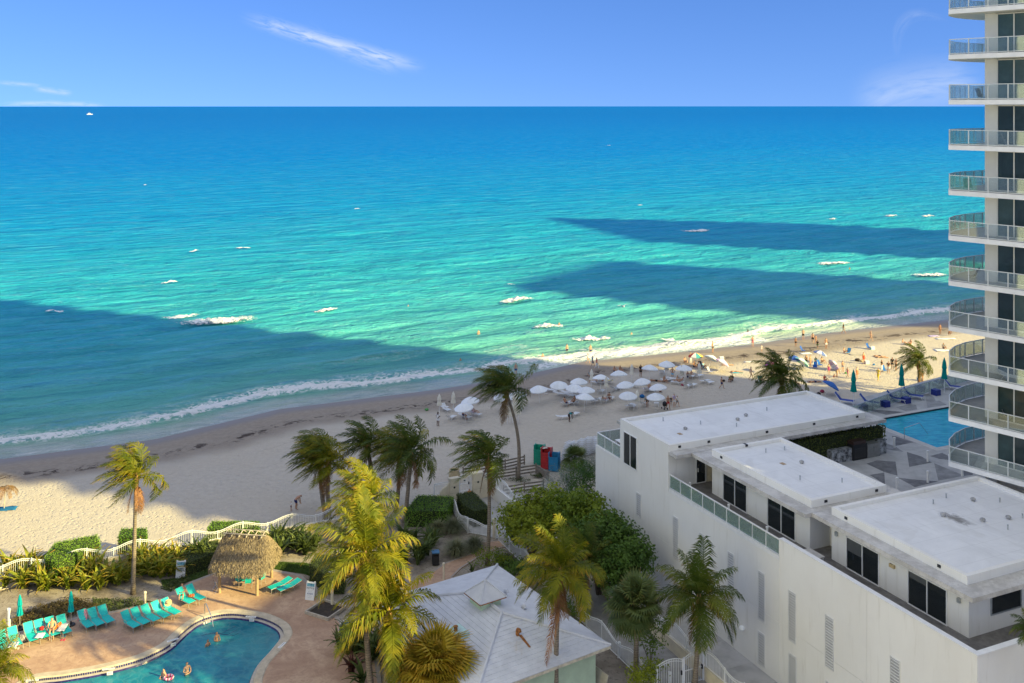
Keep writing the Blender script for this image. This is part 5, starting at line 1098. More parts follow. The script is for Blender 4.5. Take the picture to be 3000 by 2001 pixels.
# ------------------------------------------------------------------ fan palms and the yellow clump
def fan_mesh(mat, n=26, seed=0):
    m = MB(); r = random.Random(seed); m.a = .15; m.tube([(0, 0, 0), (.45, 0, .12), (.8, 0, .1)], [.02, .016, .012], 4, False); c0 = Vector((.8, 0, .1))
    for k in range(n):
        an = (k / (n - 1) - .5) * 4.4; L = .95 * (1 - .12 * abs(an) / 2.2) * r.uniform(.9, 1.08); d = Vector((math.cos(an), math.sin(an), .05)); q = c0 + d * L * .55; e = q + (d + Vector((0, 0, -.75 * r.uniform(.5, 1.3)))).normalized() * L * .45; w = Vector((-math.sin(an), math.cos(an), 0)) * .04
        m.add([c0 - w * .2, c0 + w * .2, q + w, q - w, e], [(0, 1, 2, 3), (3, 2, 4)], [0, 0, .3, .3, r.uniform(.55, 1)])
    return m.mesh('fan_leaf', mat, 'tip')
FANG = leafmat('fan_green', (.07, .105, .03), (.13, .165, .045), (.22, .14, .04), .5, .25, 1); FANY = leafmat('fan_yellow', (.30, .24, .025), (.46, .32, .035), (.48, .24, .03), .5, .3, 1.5)
FANS = {m_.name: [fan_mesh(m_, 26, i) for i in range(3)] for m_ in (FANG, FANY)}
def fan_palm(loc, h, label, n=46, mat=FANG, size=1.0, trunk=.16, lo=-.9):
    o = thing('fan_palm', loc, 0, label, 'palm tree'); r = random.Random(int(loc.x * 10) % 97)
    if h > .3: m = MB(); m.smooth = True; m.tube([(0, 0, 0), (.05, .02, h * .5), (0, 0, h)], [trunk * 1.15, trunk, trunk * .9], 9); m.obj('trunk', BARK, o)
    for k in range(n):
        f = link('fan_leaf', r.choice(FANS[mat.name]), o, loc=(0, 0, h)); s = size * r.uniform(.8, 1.15); el = lo + (1.45 - lo) * ((k + .5) / n) ** .85; az = k * 2.39996
        f.rotation_euler = (r.uniform(-.35, .35), -el + r.uniform(-.3, .3), az + r.uniform(-.4, .4)); f.scale = (s, s, s)
    return o
fan_palm(P(1862, 1990, GZ), 4.6, 'dense dark fan palm with orange lower leaves above the alley fence', 60, FANG, 1.35)
fan_palm(P(1275, 2105, GZ), 2.7, 'golden yellow fan palm clump beside the pool house wall', 95, FANY, 1.7, lo=-.75)
fan_palm(P(1500, 1590, GZ), .9, 'small dry fan palm beside the narrow white path gate', 16, FANG, .6)
fan_palm(P(1685, 1372, 0), 1.0, 'dark fan palm clump below the stacked loungers', 26, FANG, .95)

# ------------------------------------------------------------------ strap leaved plants, grasses, hedges, trees
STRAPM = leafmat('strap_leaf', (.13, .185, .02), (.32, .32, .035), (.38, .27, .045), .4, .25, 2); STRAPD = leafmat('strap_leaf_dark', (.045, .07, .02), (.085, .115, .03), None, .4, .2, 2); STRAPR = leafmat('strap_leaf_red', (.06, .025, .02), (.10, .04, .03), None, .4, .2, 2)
def strap_mesh(mat, L=1.15, w=.075, seed=0, curl=1.0):
    m = MB(); r = random.Random(seed); N = 6; d = Vector((.35, 0, .94)).normalized(); p = Vector(); vs_ = []; at = []
    for i in range(N + 1):
        s = i / N; ww = w * (1 - s) ** .6 * (.7 + .6 * math.sin(math.pi * min(1, s + .2))); vs_ += [p + Vector((0, -ww, .012)), p + Vector((0, ww, .012)), p + Vector((0, 0, -.01))]; at += [s] * 3
        d = (d + Vector((.32 * curl, 0, -.30 * curl * (.3 + s * 1.6))) / 1.5).normalized(); p = p + d * L / N
    m.add(vs_, [f for i in range(N) for f in ((3 * i, 3 * i + 2, 3 * i + 5, 3 * i + 3), (3 * i + 2, 3 * i + 1, 3 * i + 4, 3 * i + 5))], at)
    return m.mesh('leaf', mat, 'tip')
STR = {k: [strap_mesh(mt, *a) for a in ((1.3, .10, 1, .7), (1.1, .09, 2, 1.1), (.9, .085, 3, .35))] for k, mt in (('y', STRAPM), ('d', STRAPD), ('r', STRAPR))}
def strap_plant(loc, label, kind='y', n=16, s=1.0, group='strap leaved lilies in the beds', stems=1, name='lily_plant'):
    o = thing(name, loc, 0, label, 'plant', group); r = random.Random(int(abs(loc.x * 37 + loc.y * 11)))
    for k in range(n):
        f = link('leaf', r.choice(STR[kind]), o, loc=(r.uniform(-.12, .12), r.uniform(-.12, .12), r.uniform(0, .35) * s)); q = s * r.uniform(.75, 1.15); f.rotation_euler = (r.uniform(-.25, .25), r.uniform(-.45, .25), k * 2.4); f.scale = (q, q, q)
    return o
r = random.Random(3); ORDW = 'first second third fourth fifth sixth seventh eighth ninth tenth eleventh twelfth thirteenth fourteenth fifteenth sixteenth seventeenth eighteenth nineteenth twentieth twenty-first twenty-second twenty-third twenty-fourth twenty-fifth'.split()
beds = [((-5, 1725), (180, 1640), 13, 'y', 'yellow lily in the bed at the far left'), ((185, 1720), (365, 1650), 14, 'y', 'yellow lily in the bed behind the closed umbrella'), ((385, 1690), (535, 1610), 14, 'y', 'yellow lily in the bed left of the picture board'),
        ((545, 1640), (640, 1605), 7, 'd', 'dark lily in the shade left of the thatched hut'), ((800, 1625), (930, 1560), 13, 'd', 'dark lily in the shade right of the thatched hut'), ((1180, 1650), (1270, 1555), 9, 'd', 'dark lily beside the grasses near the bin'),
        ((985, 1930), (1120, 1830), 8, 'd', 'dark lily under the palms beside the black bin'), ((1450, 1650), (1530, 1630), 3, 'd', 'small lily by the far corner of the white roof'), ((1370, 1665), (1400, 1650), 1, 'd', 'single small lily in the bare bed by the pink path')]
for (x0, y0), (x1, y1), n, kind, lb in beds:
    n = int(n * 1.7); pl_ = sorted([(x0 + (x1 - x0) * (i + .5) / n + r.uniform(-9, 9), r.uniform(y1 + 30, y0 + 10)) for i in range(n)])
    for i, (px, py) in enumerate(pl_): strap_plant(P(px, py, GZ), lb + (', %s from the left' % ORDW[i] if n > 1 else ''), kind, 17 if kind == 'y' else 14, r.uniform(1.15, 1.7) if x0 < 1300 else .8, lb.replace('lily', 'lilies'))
strap_plant(P(1030, 1975, GZ), 'dark red strap leaved plant at the bottom beside the terrace', 'r', 18, 1.3, None); strap_plant(P(1060, 2010, GZ), 'dark green strap leaved plant with white flowers at the bottom', 'd', 18, 1.3, None)
def tuft(loc, h, n, label, c1, c2, seed):
    mt = leafmat('grass_%d' % seed, c1, c2, None, .6, .2, 2); m = MB(); r = random.Random(seed); 
    for k in range(n):
        az, tilt = r.uniform(0, 6.283), r.uniform(.05, 1.0) ** .8 * 1.1; L = h * r.uniform(.7, 1.2); d = Vector((math.cos(az) * math.sin(tilt), math.sin(az) * math.sin(tilt), math.cos(tilt))); p = Vector((r.gauss(0, .12), r.gauss(0, .12), 0)); w = Vector((-math.sin(az), math.cos(az), 0)) * .014
        q = p + d * L * .6; e = q + (d + Vector((0, 0, -.8))).normalized() * L * .45; m.add([p - w, p + w, q + w, q - w, e], [(0, 1, 2, 3), (3, 2, 4)], [0, 0, .4, .4, 1])
    o = thing('grass_tuft', loc, 0, label, 'plant', 'fountain grasses in the garden'); m.obj('blades', mt, o, 'tip', kind='stuff')
for px, py, h, lb in ((1328, 1560, 1.5, 'tall fountain grass nearest the inner white fence'), (1338, 1626, 1.6, 'big fountain grass beside the blue lidded bin'), (1390, 1612, 1.4, 'fountain grass with brown tips at the edge of the pink path'), (1285, 1560, 1.2, 'grey green fountain grass left of the inner white fence')):
    tuft(P(px, py, GZ), h, 700, lb, (.09, .11, .05), (.20, .20, .11), int(px))
HEDGEM = leafmat('hedge_leaf', (.12, .25, .025), (.23, .36, .04), None, .5, .2, 3); HEDGED = leafmat('hedge_leaf_dark', (.045, .07, .016), (.085, .11, .024), None, .5, .2, 3)
def leaf_cards(m, p, nrm, s, r):
    a = Vector((r.gauss(0, 1), r.gauss(0, 1), r.gauss(0, 1))); a = (a - nrm * a.dot(nrm) * .6); a = a.normalized() if a.length > 1e-3 else Vector((1, 0, 0)); b = (nrm + Vector((r.gauss(0, .6), r.gauss(0, .6), r.gauss(0, .6)))).cross(a).normalized(); t_ = r.random() * .8
    m.add([p - a * s, p + b * s * .55, p + a * s, p - b * s * .55], [(0, 1, 2, 3)], [t_] * 4)
def hedge(poly, z0, h, label, mat=HEDGEM, dens=170, s=.05, name='hedge', side=None):
    o = thing(name, Vector((*poly[0][:2], z0)), 0, label, 'hedge'); c0 = Vector((*poly[0][:2], 0)); q = [Vector((p[0], p[1], 0)) - c0 for p in poly]; r = random.Random(len(label)); m = MB(); cen = sum(q, Vector()) / len(q)
    MB().prism([cen + (p - cen) * .95 for p in q], 0, h - .06).obj('branches', M('hedge_core', (.02, .03, .008), .95), o)
    n = len(q)
    for i in range(n):
        a, b = q[i], q[(i + 1) % n]; L = (b - a).length; d = (b - a).normalized(); nn = Vector((d.y, -d.x, 0)); nn = nn if (a + b) / 2 @ nn > cen @ nn else -nn
        for k in range(int(L * h * dens)): p = a + d * r.uniform(0, L) + nn * r.gauss(0, .05) + Vector((0, 0, r.uniform(0, h) )); leaf_cards(m, p, nn, s * r.uniform(.7, 1.4), r)
    tri = [(q[0], q[i], q[i + 1]) for i in range(1, n - 1)]
    for a, b, c_ in tri:
        A = (b - a).cross(c_ - a).length / 2
        for k in range(int(A * dens * 1.15)):
            u, v = r.random(), r.random()
            if u + v > 1: u, v = 1 - u, 1 - v
            leaf_cards(m, a + (b - a) * u + (c_ - a) * v + Vector((0, 0, h + r.gauss(0, .045))), Vector((0, 0, 1)), s * r.uniform(.7, 1.4), r)
    m.obj('foliage', mat, o, 'tip', kind='stuff'); return o
hedge([P(1185, 1540, .3), P(1310, 1540, .3), P(1330, 1495, .3), P(1225, 1490, .3)], GZ, 1.45, 'clipped bright green hedge beside the pair of palms')
hedge([AB(-11, -8.5), AB(-8.5, -8.9), AB(-6.6, -8.6), AB(-6.6, -7.0), AB(-11, -6.9)], GZ, 1.5, 'dark rounded hedge inside the bent white fence by the gate', HEDGED)
hedge([P(130, 1700, .2), P(165, 1720, .2), P(210, 1700, .2), P(295, 1650, .2), P(285, 1630, .2), P(160, 1655, .2)], GZ, 1.9, 'bright green curving hedge in the bed at the left')
hedge([P(345, 1640, .2), P(430, 1635, .2), P(430, 1610, .2), P(355, 1612, .2)], GZ, 1.9, 'bright green hedge right of the lone tall palm')
hedge([P(605, 1600, .2), P(760, 1600, .2), P(760, 1575, .2), P(620, 1575, .2)], GZ, 1.5, 'green clipped hedge behind the thatched hut roof')
hedge([P(540, 1690, .2), P(650, 1650, .2), P(640, 1615, .2), P(545, 1645, .2)], GZ, 1.1, 'dark bush hedge between the picture board and the hut', HEDGED)
hedge([P(905, 1700, .2), P(960, 1740, .2), P(1010, 1740, .2), P(1010, 1680, .2), P(930, 1670, .2)], GZ, 1.4, 'dark rounded bush beside the notice and aviso board', HEDGED)
hedge([AB(11.25, 9.6), AB(11.75, 9.6), AB(11.75, 21.4), AB(11.25, 21.4)], 8.4, 2.1, 'dark green wall of hedge under the white roof on the raised deck', HEDGED, 90, .08)
# ground cover
GCM = leafmat('ground_cover', (.07, .065, .02), (.13, .09, .035), None, .6, .15, 3); GCG = leafmat('ground_cover_green', (.04, .06, .02), (.08, .10, .03), None, .6, .15, 3)
def ground_cover(pts, n, h, mat, seed):
    q = [P(*p, GZ) for p in pts]; r = random.Random(seed); m = MB(); tri = [(q[0], q[i], q[i + 1]) for i in range(1, len(q) - 1)]; ar = [(b - a).cross(c_ - a).length for a, b, c_ in tri]
    for k in range(n):
        a, b, c_ = r.choices(tri, ar)[0]; u, v = r.random(), r.random()
        if u + v > 1: u, v = 1 - u, 1 - v
        p = a + (b - a) * u + (c_ - a) * v; z = h * r.random() * (.4 + .9 * mnoise.noise(p * .9) ** 2 * 4) ; leaf_cards(m, p + Vector((0, 0, min(z, h))), Vector((0, 0, 1)), r.uniform(.04, .09), r)
    m.obj('ground_cover', mat, attname='tip', kind='stuff')
ground_cover([(30, 1835), (60, 1800), (150, 1770), (220, 1755), (290, 1775), (240, 1800), (130, 1825)], 5500, .45, GCM, 5)
ground_cover([(270, 1790), (270, 1755), (400, 1760), (470, 1765), (420, 1778), (320, 1795)], 2200, .3, GCG, 6); ground_cover([(470, 1725), (540, 1690), (560, 1700), (500, 1735)], 900, .3, GCG, 7); ground_cover([(1440, 1625), (1490, 1620), (1540, 1680), (1500, 1690)], 900, .35, GCG, 8)
for pts in ([(1470, 1405), (1520, 1395), (1560, 1408), (1530, 1416)], [(1550, 1395), (1585, 1390), (1590, 1400)], [(1540, 1440), (1600, 1430), (1600, 1440)]): ground_cover(pts, 350, .25, GCG, int(pts[0][0]))
# broad leaved trees
def leafy(name, base, blobs, nleaf, s, mat, label, cat='tree', trunk_r=.12, wood=None, seed=1, group=None, trunks=None):
    o = thing(name, base, 0, label, cat, group); r = random.Random(seed); m = MB(); wm = wood or M('tree_bark', (.14, .11, .085), .9, .3, 5)
    tb = MB(); tb.smooth = True
    for i, (bx, by, bz, br) in enumerate(blobs):
        j = Vector((bx * .25, by * .25, bz * .35)); tb.tube([Vector((bx * .05, by * .05, -.1)), j, Vector((bx * .75, by * .75, bz * .8)), Vector((bx, by, bz))], [trunk_r, trunk_r * .8, trunk_r * .45, .02], 6)
    tb.obj('trunk', wm, o); tot = sum(b[3] ** 2 for b in blobs)
    for bx, by, bz, br in blobs:
        c0 = Vector((bx, by, bz)); cl = int(nleaf * br * br / tot / 14)
        for k in range(cl):
            d = Vector((r.gauss(0, 1), r.gauss(0, 1), r.gauss(0, 1) * .8 + .25)).normalized(); pc_ = c0 + d * br * r.uniform(.5, 1.3) * Vector((1, 1, .8)).length / 1.62
            for q in range(14): leaf_cards(m, pc_ + Vector((r.gauss(0, .17), r.gauss(0, .17), r.gauss(0, .14))), (d + Vector((0, 0, .7))).normalized(), s * r.uniform(.7, 1.3), r)
    m.obj('crown', mat, o, 'tip', kind='stuff'); return o
SGR = leafmat('sea_grape_leaf', (.11, .165, .016), (.23, .27, .026), None, .6, .3, .7); DKG = leafmat('dark_leaf', (.045, .095, .016), (.10, .165, .026), None, .6, .25, .8); SILV = leafmat('silver_leaf', (.16, .19, .155), (.28, .31, .26), None, .6, .2, 1)
leafy('sea_grape', AB(1.0, -6.6, GZ), [(0, 0, 3.4, 1.9), (1.4, 1.2, 3.6, 1.7), (-1.4, .4, 3.0, 1.5), (.3, -1.3, 3.0, 1.5), (2.2, -.2, 3.4, 1.5)], 9500, .13, SGR, 'yellow green sea grape tree nearest the wooden walkway', seed=2)
leafy('sea_grape', AB(4.6, -4.2, GZ), [(0, 0, 4.2, 1.9), (1.3, -1.2, 4.2, 1.6), (-1.2, 1.2, 4.0, 1.5), (.6, 1.5, 4.6, 1.4)], 9000, .13, SGR, 'tall yellow green sea grape tree against the white building corner', seed=3)
leafy('sea_grape', AB(8.6, -4.6, GZ), [(0, 0, 4.0, 1.9), (1.5, -.7, 3.8, 1.7), (-1.2, -1.4, 3.6, 1.6), (.8, 1.0, 4.2, 1.5)], 9500, .13, DKG, 'dark green sea grape tree overhanging the narrow alley', seed=4)
leafy('sea_grape', AB(12.0, -4.4, GZ), [(0, 0, 3.8, 1.5), (.9, .9, 3.8, 1.3), (-.8, -.6, 3.2, 1.3)], 5500, .13, DKG, 'dark sea grape whose leaves reach towards the white wall', seed=5)
leafy('shrub', AB(5.0, -9.6, GZ), [(0, 0, 1.2, .9), (1.0, .4, 1.1, .8), (-.9, .2, 1.0, .8)], 1600, .08, DKG, 'dark leafy shrub beside the far corner of the white roof', 'shrub', .05, seed=6)
leafy('shrub', AB(1.5, -10.2, GZ), [(0, 0, .9, .7), (.8, .3, .8, .6), (-1.0, .2, .8, .6)], 1200, .07, SGR, 'low open shrub beside the walkway fence near the grasses', 'shrub', .05, seed=7)
leafy('shrub', AB(19.0, -6.6, GZ), [(0, 0, 2.0, .8), (.5, 1.0, 2.1, .7), (-.7, -.2, 2.3, .6)], 1000, .09, DKG, 'sparse leafy shrub over the walkway below the fan palm', 'shrub', .04, seed=8)
leafy('shrub', AB(21.6, -8.4, GZ), [(0, 0, 1.1, .8), (.4, .9, 1.3, .7), (-.7, .3, 1.2, .6)], 1300, .08, SGR, 'leafy green shrub at the foot of the arched alley gate', 'shrub', .04, seed=9)
leafy('silver_shrub', P(1640, 1452, 0), [(0, 0, 1.3, 1.3), (1.2, .6, 1.4, 1.2), (-.9, -.6, .9, .9), (.4, -1.2, 1.0, 1.0)], 4200, .055, SILV, 'silvery grey shrub between the wooden fences and the white building', 'shrub', .06, seed=10)
leafy('silver_shrub', P(1735, 1400, 0), [(0, 0, 1.2, .9), (.4, .5, 1.5, .8)], 1500, .055, SILV, 'small silvery shrub tucked against the white building corner', 'shrub', .05, seed=11)
leafy('shrub', P(1708, 1462, 0), [(0, 0, 1.9, 1.4), (.9, .5, 1.7, 1.2), (-.7, -.7, 1.3, 1.1)], 4200, .07, DKG, 'rounded dark green shrub at the white building corner', 'shrub', .06, seed=12)
leafy('shrub', P(1620, 1490, 0), [(0, 0, .6, .6), (.9, -.3, .6, .5), (-.6, .3, .5, .4)], 900, .06, SGR, 'low green shrub growing by the boardwalk rail', 'shrub', .04, seed=13)
leafy('bush', P(1660, 1400, 0), [(0, 0, .7, .7), (1.2, .3, .9, .8), (2.0, .6, .8, .7)], 1700, .07, DKG, 'dark green bush below the stacked loungers', 'shrub', .04, seed=14)
leafy('shrub', P(1590, 1790, GZ), [(0, 0, .8, .7), (1.0, -.9, .9, .7), (1.7, -1.8, 1.0, .7)], 1700, .08, DKG, 'dark shrub in the narrow bed beside the white roof edge', 'shrub', .05, seed=15)
leafy('shrub', P(1180, 1985, GZ), [(0, 0, .8, .6), (.6, .3, .6, .5)], 900, .06, DKG, 'low dark shrub at the foot of the mint wall', 'shrub', .04, seed=16)
for px, py, n, lb in ((2672, 1172, 3, 'dune grass at the foot of the deck railing by the thin palm'), (2600, 1190, 3, 'dune grass behind the deck railing near the loungers'), (2520, 1205, 3, 'dune grass behind the deck railing by the roof corner')):
    tuft(P(px, py, 3.5), 1.0, 160, lb, (.12, .13, .08), (.2, .2, .13), int(px))
# wooden fences on the sand, boardwalk
def rail_fence(pts, h, label, rails=3, z=0.0):
    q = [P(*p, z) for p in pts]; o = thing('wooden_fence', q[0], 0, label, 'fence')
    for p in q: m = MB(); p0 = p - q[0]; m.cbox((p0.x, p0.y, h / 2 + .03), (.13, .13, h + .12)); m.obj('post', TIMB, o)
    for a, b in zip(q, q[1:]):
        d = b - a; ang = math.atan2(d.y, d.x)
        for k in range(rails): m = MB(); z_ = h * (k + .75) / rails; m.box(-.05, d.length + .05, -.10, -.05, z_ - .075, z_ + .075); rr = m.obj('rail', TIMB, o); rr.location = a - q[0]; rr.rotation_euler = (0, 0, ang)
    return o
TIMB = M('grey_timber', (.20, .165, .13), .85, .25, 4, .3, 20, c2=(.30, .26, .21))
rail_fence([(1357, 1399), (1423, 1387), (1480, 1374), (1536, 1361)], .95, 'weathered three rail fence nearest the sea behind the urn'); rail_fence([(1420, 1412), (1454, 1405), (1512, 1396), (1570, 1387)], .95, 'weathered rail fence running past the leaning palm')
rail_fence([(1475, 1453), (1536, 1443), (1592, 1435)], .95, 'weathered rail fence along the near side of the boardwalk'); rail_fence([(1574, 1462), (1605, 1478), (1632, 1496)], .9, 'pale green stained rail fence by the low shrub', 2)
pf = thing('plank_fence', P(1571, 1389, 0), 0, 'grey plank fence below the coloured plastic cabins', 'fence'); d = P(1608, 1410, 0) - P(1571, 1389, 0); ang = math.atan2(d.y, d.x)
for k in range(5): m = MB(); m.box(0, d.length, -.03, .03, .1 + .17 * k, .255 + .17 * k); q = m.obj('plank', TIMB, pf); q.rotation_euler = (0, 0, ang)
m = MB(); m.cbox((d.x, d.y, .5), (.12, .12, 1.05)); m.obj('post', TIMB, pf)
bw = [P(1505, 1475, .06), P(1565, 1492, .06), P(1600, 1460, .06), P(1545, 1448, .06)]; bd = tag(link('boardwalk', None, loc=bw[0]), 'grey plank boardwalk between the wooden fences', 'boardwalk')
for k in range(16):
    f0, f1 = k / 16 + .004, (k + 1) / 16 - .004; m = MB(); m.prism([bw[0].lerp(bw[3], f0) - bw[0], bw[1].lerp(bw[2], f0) - bw[0], bw[1].lerp(bw[2], f1) - bw[0], bw[0].lerp(bw[3], f1) - bw[0]], 0, .05); m.obj('plank', TIMB, bd)

# ------------------------------------------------------------------ people: one continuous skin-grown body per pose, clothing and hair as children
BASE = dict(pelvis=(0, 0, .95), spine=(0, 0, 1.13), chest=(0, 0, 1.34), neck=(0, .01, 1.50), head=(0, -.01, 1.59), crown=(0, -.005, 1.70),
            shoR=(.18, 0, 1.42), elbR=(.25, .03, 1.14), wriR=(.27, -.05, .90), hanR=(.27, -.08, .82), shoL=(-.18, 0, 1.42), elbL=(-.25, .03, 1.14), wriL=(-.27, -.05, .90), hanL=(-.27, -.08, .82),
            hipR=(.10, 0, .90), kneR=(.11, -.03, .50), ankR=(.11, .03, .09), toeR=(.12, -.13, .04), hipL=(-.10, 0, .90), kneL=(-.11, -.03, .50), ankL=(-.11, .03, .09), toeL=(-.12, -.13, .04))
RAD = dict(pelvis=.135, spine=.115, chest=.14, neck=.055, head=.085, crown=.075, sho=.06, elb=.042, wri=.03, han=.034, hip=.095, kne=.06, ank=.04, toe=.035)
BONES = [('pelvis', 'spine'), ('spine', 'chest'), ('chest', 'neck'), ('neck', 'head'), ('head', 'crown')] + [b for s in 'RL' for b in (('chest', 'sho' + s), ('sho' + s, 'elb' + s), ('elb' + s, 'wri' + s), ('wri' + s, 'han' + s), ('pelvis', 'hip' + s), ('hip' + s, 'kne' + s), ('kne' + s, 'ank' + s), ('ank' + s, 'toe' + s))]
def sym(**kw):
    out = {}
    for k, v in kw.items():
        if k in ('pelvis', 'spine', 'chest', 'neck', 'head', 'crown') or k[-1] in 'RL': out[k] = v
        else: out[k + 'R'] = v; out[k + 'L'] = (-v[0], v[1], v[2])
    return out
POSES = dict(
    stand={}, arms_in=sym(elb=(.26, .0, 1.15), wri=(.14, -.22, 1.12), han=(.07, -.27, 1.13)), hips=sym(elb=(.36, .08, 1.18), wri=(.2, -.02, .98), han=(.15, -.06, .97)),
    walk=dict(kneR=(.10, -.20, .52), ankR=(.10, -.28, .10), toeR=(.11, -.45, .06), kneL=(-.11, .04, .50), ankL=(-.11, .32, .16), toeL=(-.11, .22, .03), elbR=(.25, .14, 1.16), wriR=(.25, .14, .92), hanR=(.25, .12, .84), elbL=(-.25, -.06, 1.16), wriL=(-.24, -.24, .97), hanL=(-.24, -.30, .90)),
    reach=dict(elbR=(.42, -.12, 1.38), wriR=(.66, -.16, 1.40), hanR=(.74, -.17, 1.40)),
    bend=sym(pelvis=(0, .10, .92), spine=(0, -.04, 1.04), chest=(0, -.22, 1.14), neck=(0, -.37, 1.18), head=(0, -.45, 1.16), crown=(0, -.55, 1.12), sho=(.17, -.26, 1.13), elb=(.2, -.3, .84), wri=(.12, -.38, .6), han=(.1, -.40, .52), hip=(.1, .08, .88)),
    sit=sym(pelvis=(0, 0, .14), spine=(0, .06, .32), chest=(0, .06, .54), neck=(0, .02, .70), head=(0, -.01, .79), crown=(0, -.01, .90), sho=(.18, .04, .62), elb=(.27, -.1, .40), wri=(.2, -.34, .42), han=(.15, -.40, .44), hip=(.1, -.02, .13), kne=(.14, -.40, .44), ank=(.13, -.64, .08), toe=(.13, -.78, .05)),
    chair=sym(pelvis=(0, 0, .52), spine=(0, .06, .70), chest=(0, .08, .92), neck=(0, .06, 1.08), head=(0, .03, 1.17), crown=(0, .03, 1.28), sho=(.18, .07, 1.0), elb=(.26, -.02, .76), wri=(.18, -.24, .70), han=(.14, -.30, .70), hip=(.1, -.03, .51), kne=(.12, -.44, .52), ank=(.12, -.48, .09), toe=(.12, -.63, .05)),
    recline=sym(pelvis=(0, 0, .48), spine=(0, .15, .58), chest=(0, .32, .76), neck=(0, .43, .90), head=(0, .47, .98), crown=(0, .50, 1.09), sho=(.18, .36, .82), elb=(.27, .14, .66), wri=(.16, -.08, .68), han=(.1, -.14, .70), hip=(.1, -.05, .47), kne=(.13, -.42, .66), ank=(.13, -.80, .46), toe=(.13, -.88, .55)),
    lie=sym(pelvis=(0, 0, .13), spine=(0, .19, .12), chest=(0, .40, .13), neck=(0, .55, .15), head=(0, .63, .15), crown=(0, .74, .15), sho=(.18, .46, .13), elb=(.33, .58, .07), wri=(.18, .78, .05), han=(.1, .82, .05), hip=(.1, -.03, .12), kne=(.12, -.45, .08), ank=(.13, -.87, .07), toe=(.13, -1.0, .05)),
    crouch=sym(pelvis=(0, .14, .32), spine=(0, .06, .48), chest=(0, -.08, .66), neck=(0, -.18, .80), head=(0, -.24, .87), crown=(0, -.28, .97), sho=(.18, -.1, .73), elb=(.24, -.3, .56), wri=(.12, -.46, .44), han=(.08, -.52, .40), hip=(.1, .12, .31), kne=(.18, -.26, .46), ank=(.15, .04, .10), toe=(.16, -.14, .04)))
SKINS = [M('skin_%d' % i, c, .6, .06, 6, spec=.3, rand=0) for i, c in enumerate(((.56, .33, .21), (.46, .25, .15), (.33, .17, .10), (.62, .40, .28), (.12, .065, .04)))]
HAIRS = [M('hair_%d' % i, c, .7, .15, 20, rand=0) for i, c in enumerate(((.02, .013, .01), (.08, .045, .025), (.30, .20, .09), (.35, .34, .33)))]
BODY = {}
def body(pose):
    if pose in BODY: return BODY[pose]
    J = dict(BASE); J.update(POSES[pose]); names = list(J); me = bpy.data.meshes.new('person'); me.from_pydata([J[n] for n in names], [(names.index(a), names.index(b)) for a, b in BONES], [])
    o = bpy.data.objects.new('tmp', me); col.objects.link(o); o.modifiers.new('s', 'SKIN'); sub_ = o.modifiers.new('d', 'SUBSURF'); sub_.levels = 1; sub_.render_levels = 1
    for i, n in enumerate(names): q = RAD.get(n) or RAD[n[:3]]; me.skin_vertices[0].data[i].radius = (q, q * (.8 if n in ('pelvis', 'spine', 'chest') else 1)); me.skin_vertices[0].data[i].use_root = n == 'pelvis'
    dg = bpy.context.evaluated_depsgraph_get(); ev = o.evaluated_get(dg); m2 = bpy.data.meshes.new_from_object(ev); bpy.data.objects.remove(o)
    co = np.zeros(len(m2.vertices) * 3); m2.vertices.foreach_get('co', co); co = co.reshape(-1, 3); no = np.zeros(len(co) * 3); m2.vertices.foreach_get('normal', no); no = no.reshape(-1, 3)
    best = np.full(len(co), 1e9); bi = np.zeros(len(co), int); bt = np.zeros(len(co))
    for k, (a, b) in enumerate(BONES):
        A, B = np.array(J[a]), np.array(J[b]); d = B - A; tt = np.clip(((co - A) @ d) / (d @ d), 0, 1); ds = np.linalg.norm(co - (A + tt[:, None] * d), axis=1) - .6 * (RAD.get(a) or RAD[a[:3]]); mk = ds < best; best[mk] = ds[mk]; bi[mk] = k; bt[mk] = tt[mk]
    polys = [tuple(p.vertices) for p in m2.polygons]
    # nose, ears and five fingers with a thumb on each hand, added into the same mesh
    mb = MB(); mb.smooth = True; mb.add(co.tolist(), polys); H = Vector(J['head']); C = Vector(J['crown']); up = (C - H).normalized(); mid = H.lerp(C, .25); s_ = Vector(J['shoR']) - Vector(J['shoL']); s_ = (s_ - up * s_.dot(up)).normalized(); f = up.cross(s_) * -1
    f = -f if f.dot(Vector((0, -1, .2))) < 0 and pose != 'lie' else f
    mb.add([mid + f * .075 + up * .03, mid + f * .08 - up * .02 + s_ * .018, mid + f * .08 - up * .02 - s_ * .018, mid + f * .115 - up * .015], [(0, 1, 3), (0, 3, 2), (1, 2, 3)])
    for sg in (-1, 1): e = mid + s_ * sg * .085; mb.add([e + up * .03, e - up * .03, e + s_ * sg * .025 + up * .02 - f * .015, e - f * .03], [(0, 1, 2), (0, 2, 3), (1, 3, 2)])
    for sd in 'RL':
        w_, h_ = Vector(J['wri' + sd]), Vector(J['han' + sd]); d = (h_ - w_).normalized(); sp = d.cross(Vector((1, 0, 0)) if abs(d.x) < .7 else Vector((0, 0, 1))).normalized(); ct = d.cross(sp)
        for q, ln in ((-1.5, .062), (-.5, .078), (.5, .072), (1.5, .055)): b0 = h_ + sp * q * .018 + d * .01; mb.tube([b0, b0 + d * ln * .55, b0 + (d + ct * .5).normalized() * ln], [.0095, .009, .007], 4)
        b0 = w_.lerp(h_, .55) + sp * .03; mb.tube([b0, b0 + (d + sp * .8).normalized() * .045, b0 + (d * 1.3 + sp * .5).normalized() * .07], [.011, .01, .008], 4)
    BODY[pose] = dict(co=co, no=no, bi=bi, bt=bt, polys=polys, mb=mb, J=J, mesh={}, part={}, H=H, C=C, f=f, up=up, s=s_); return BODY[pose]
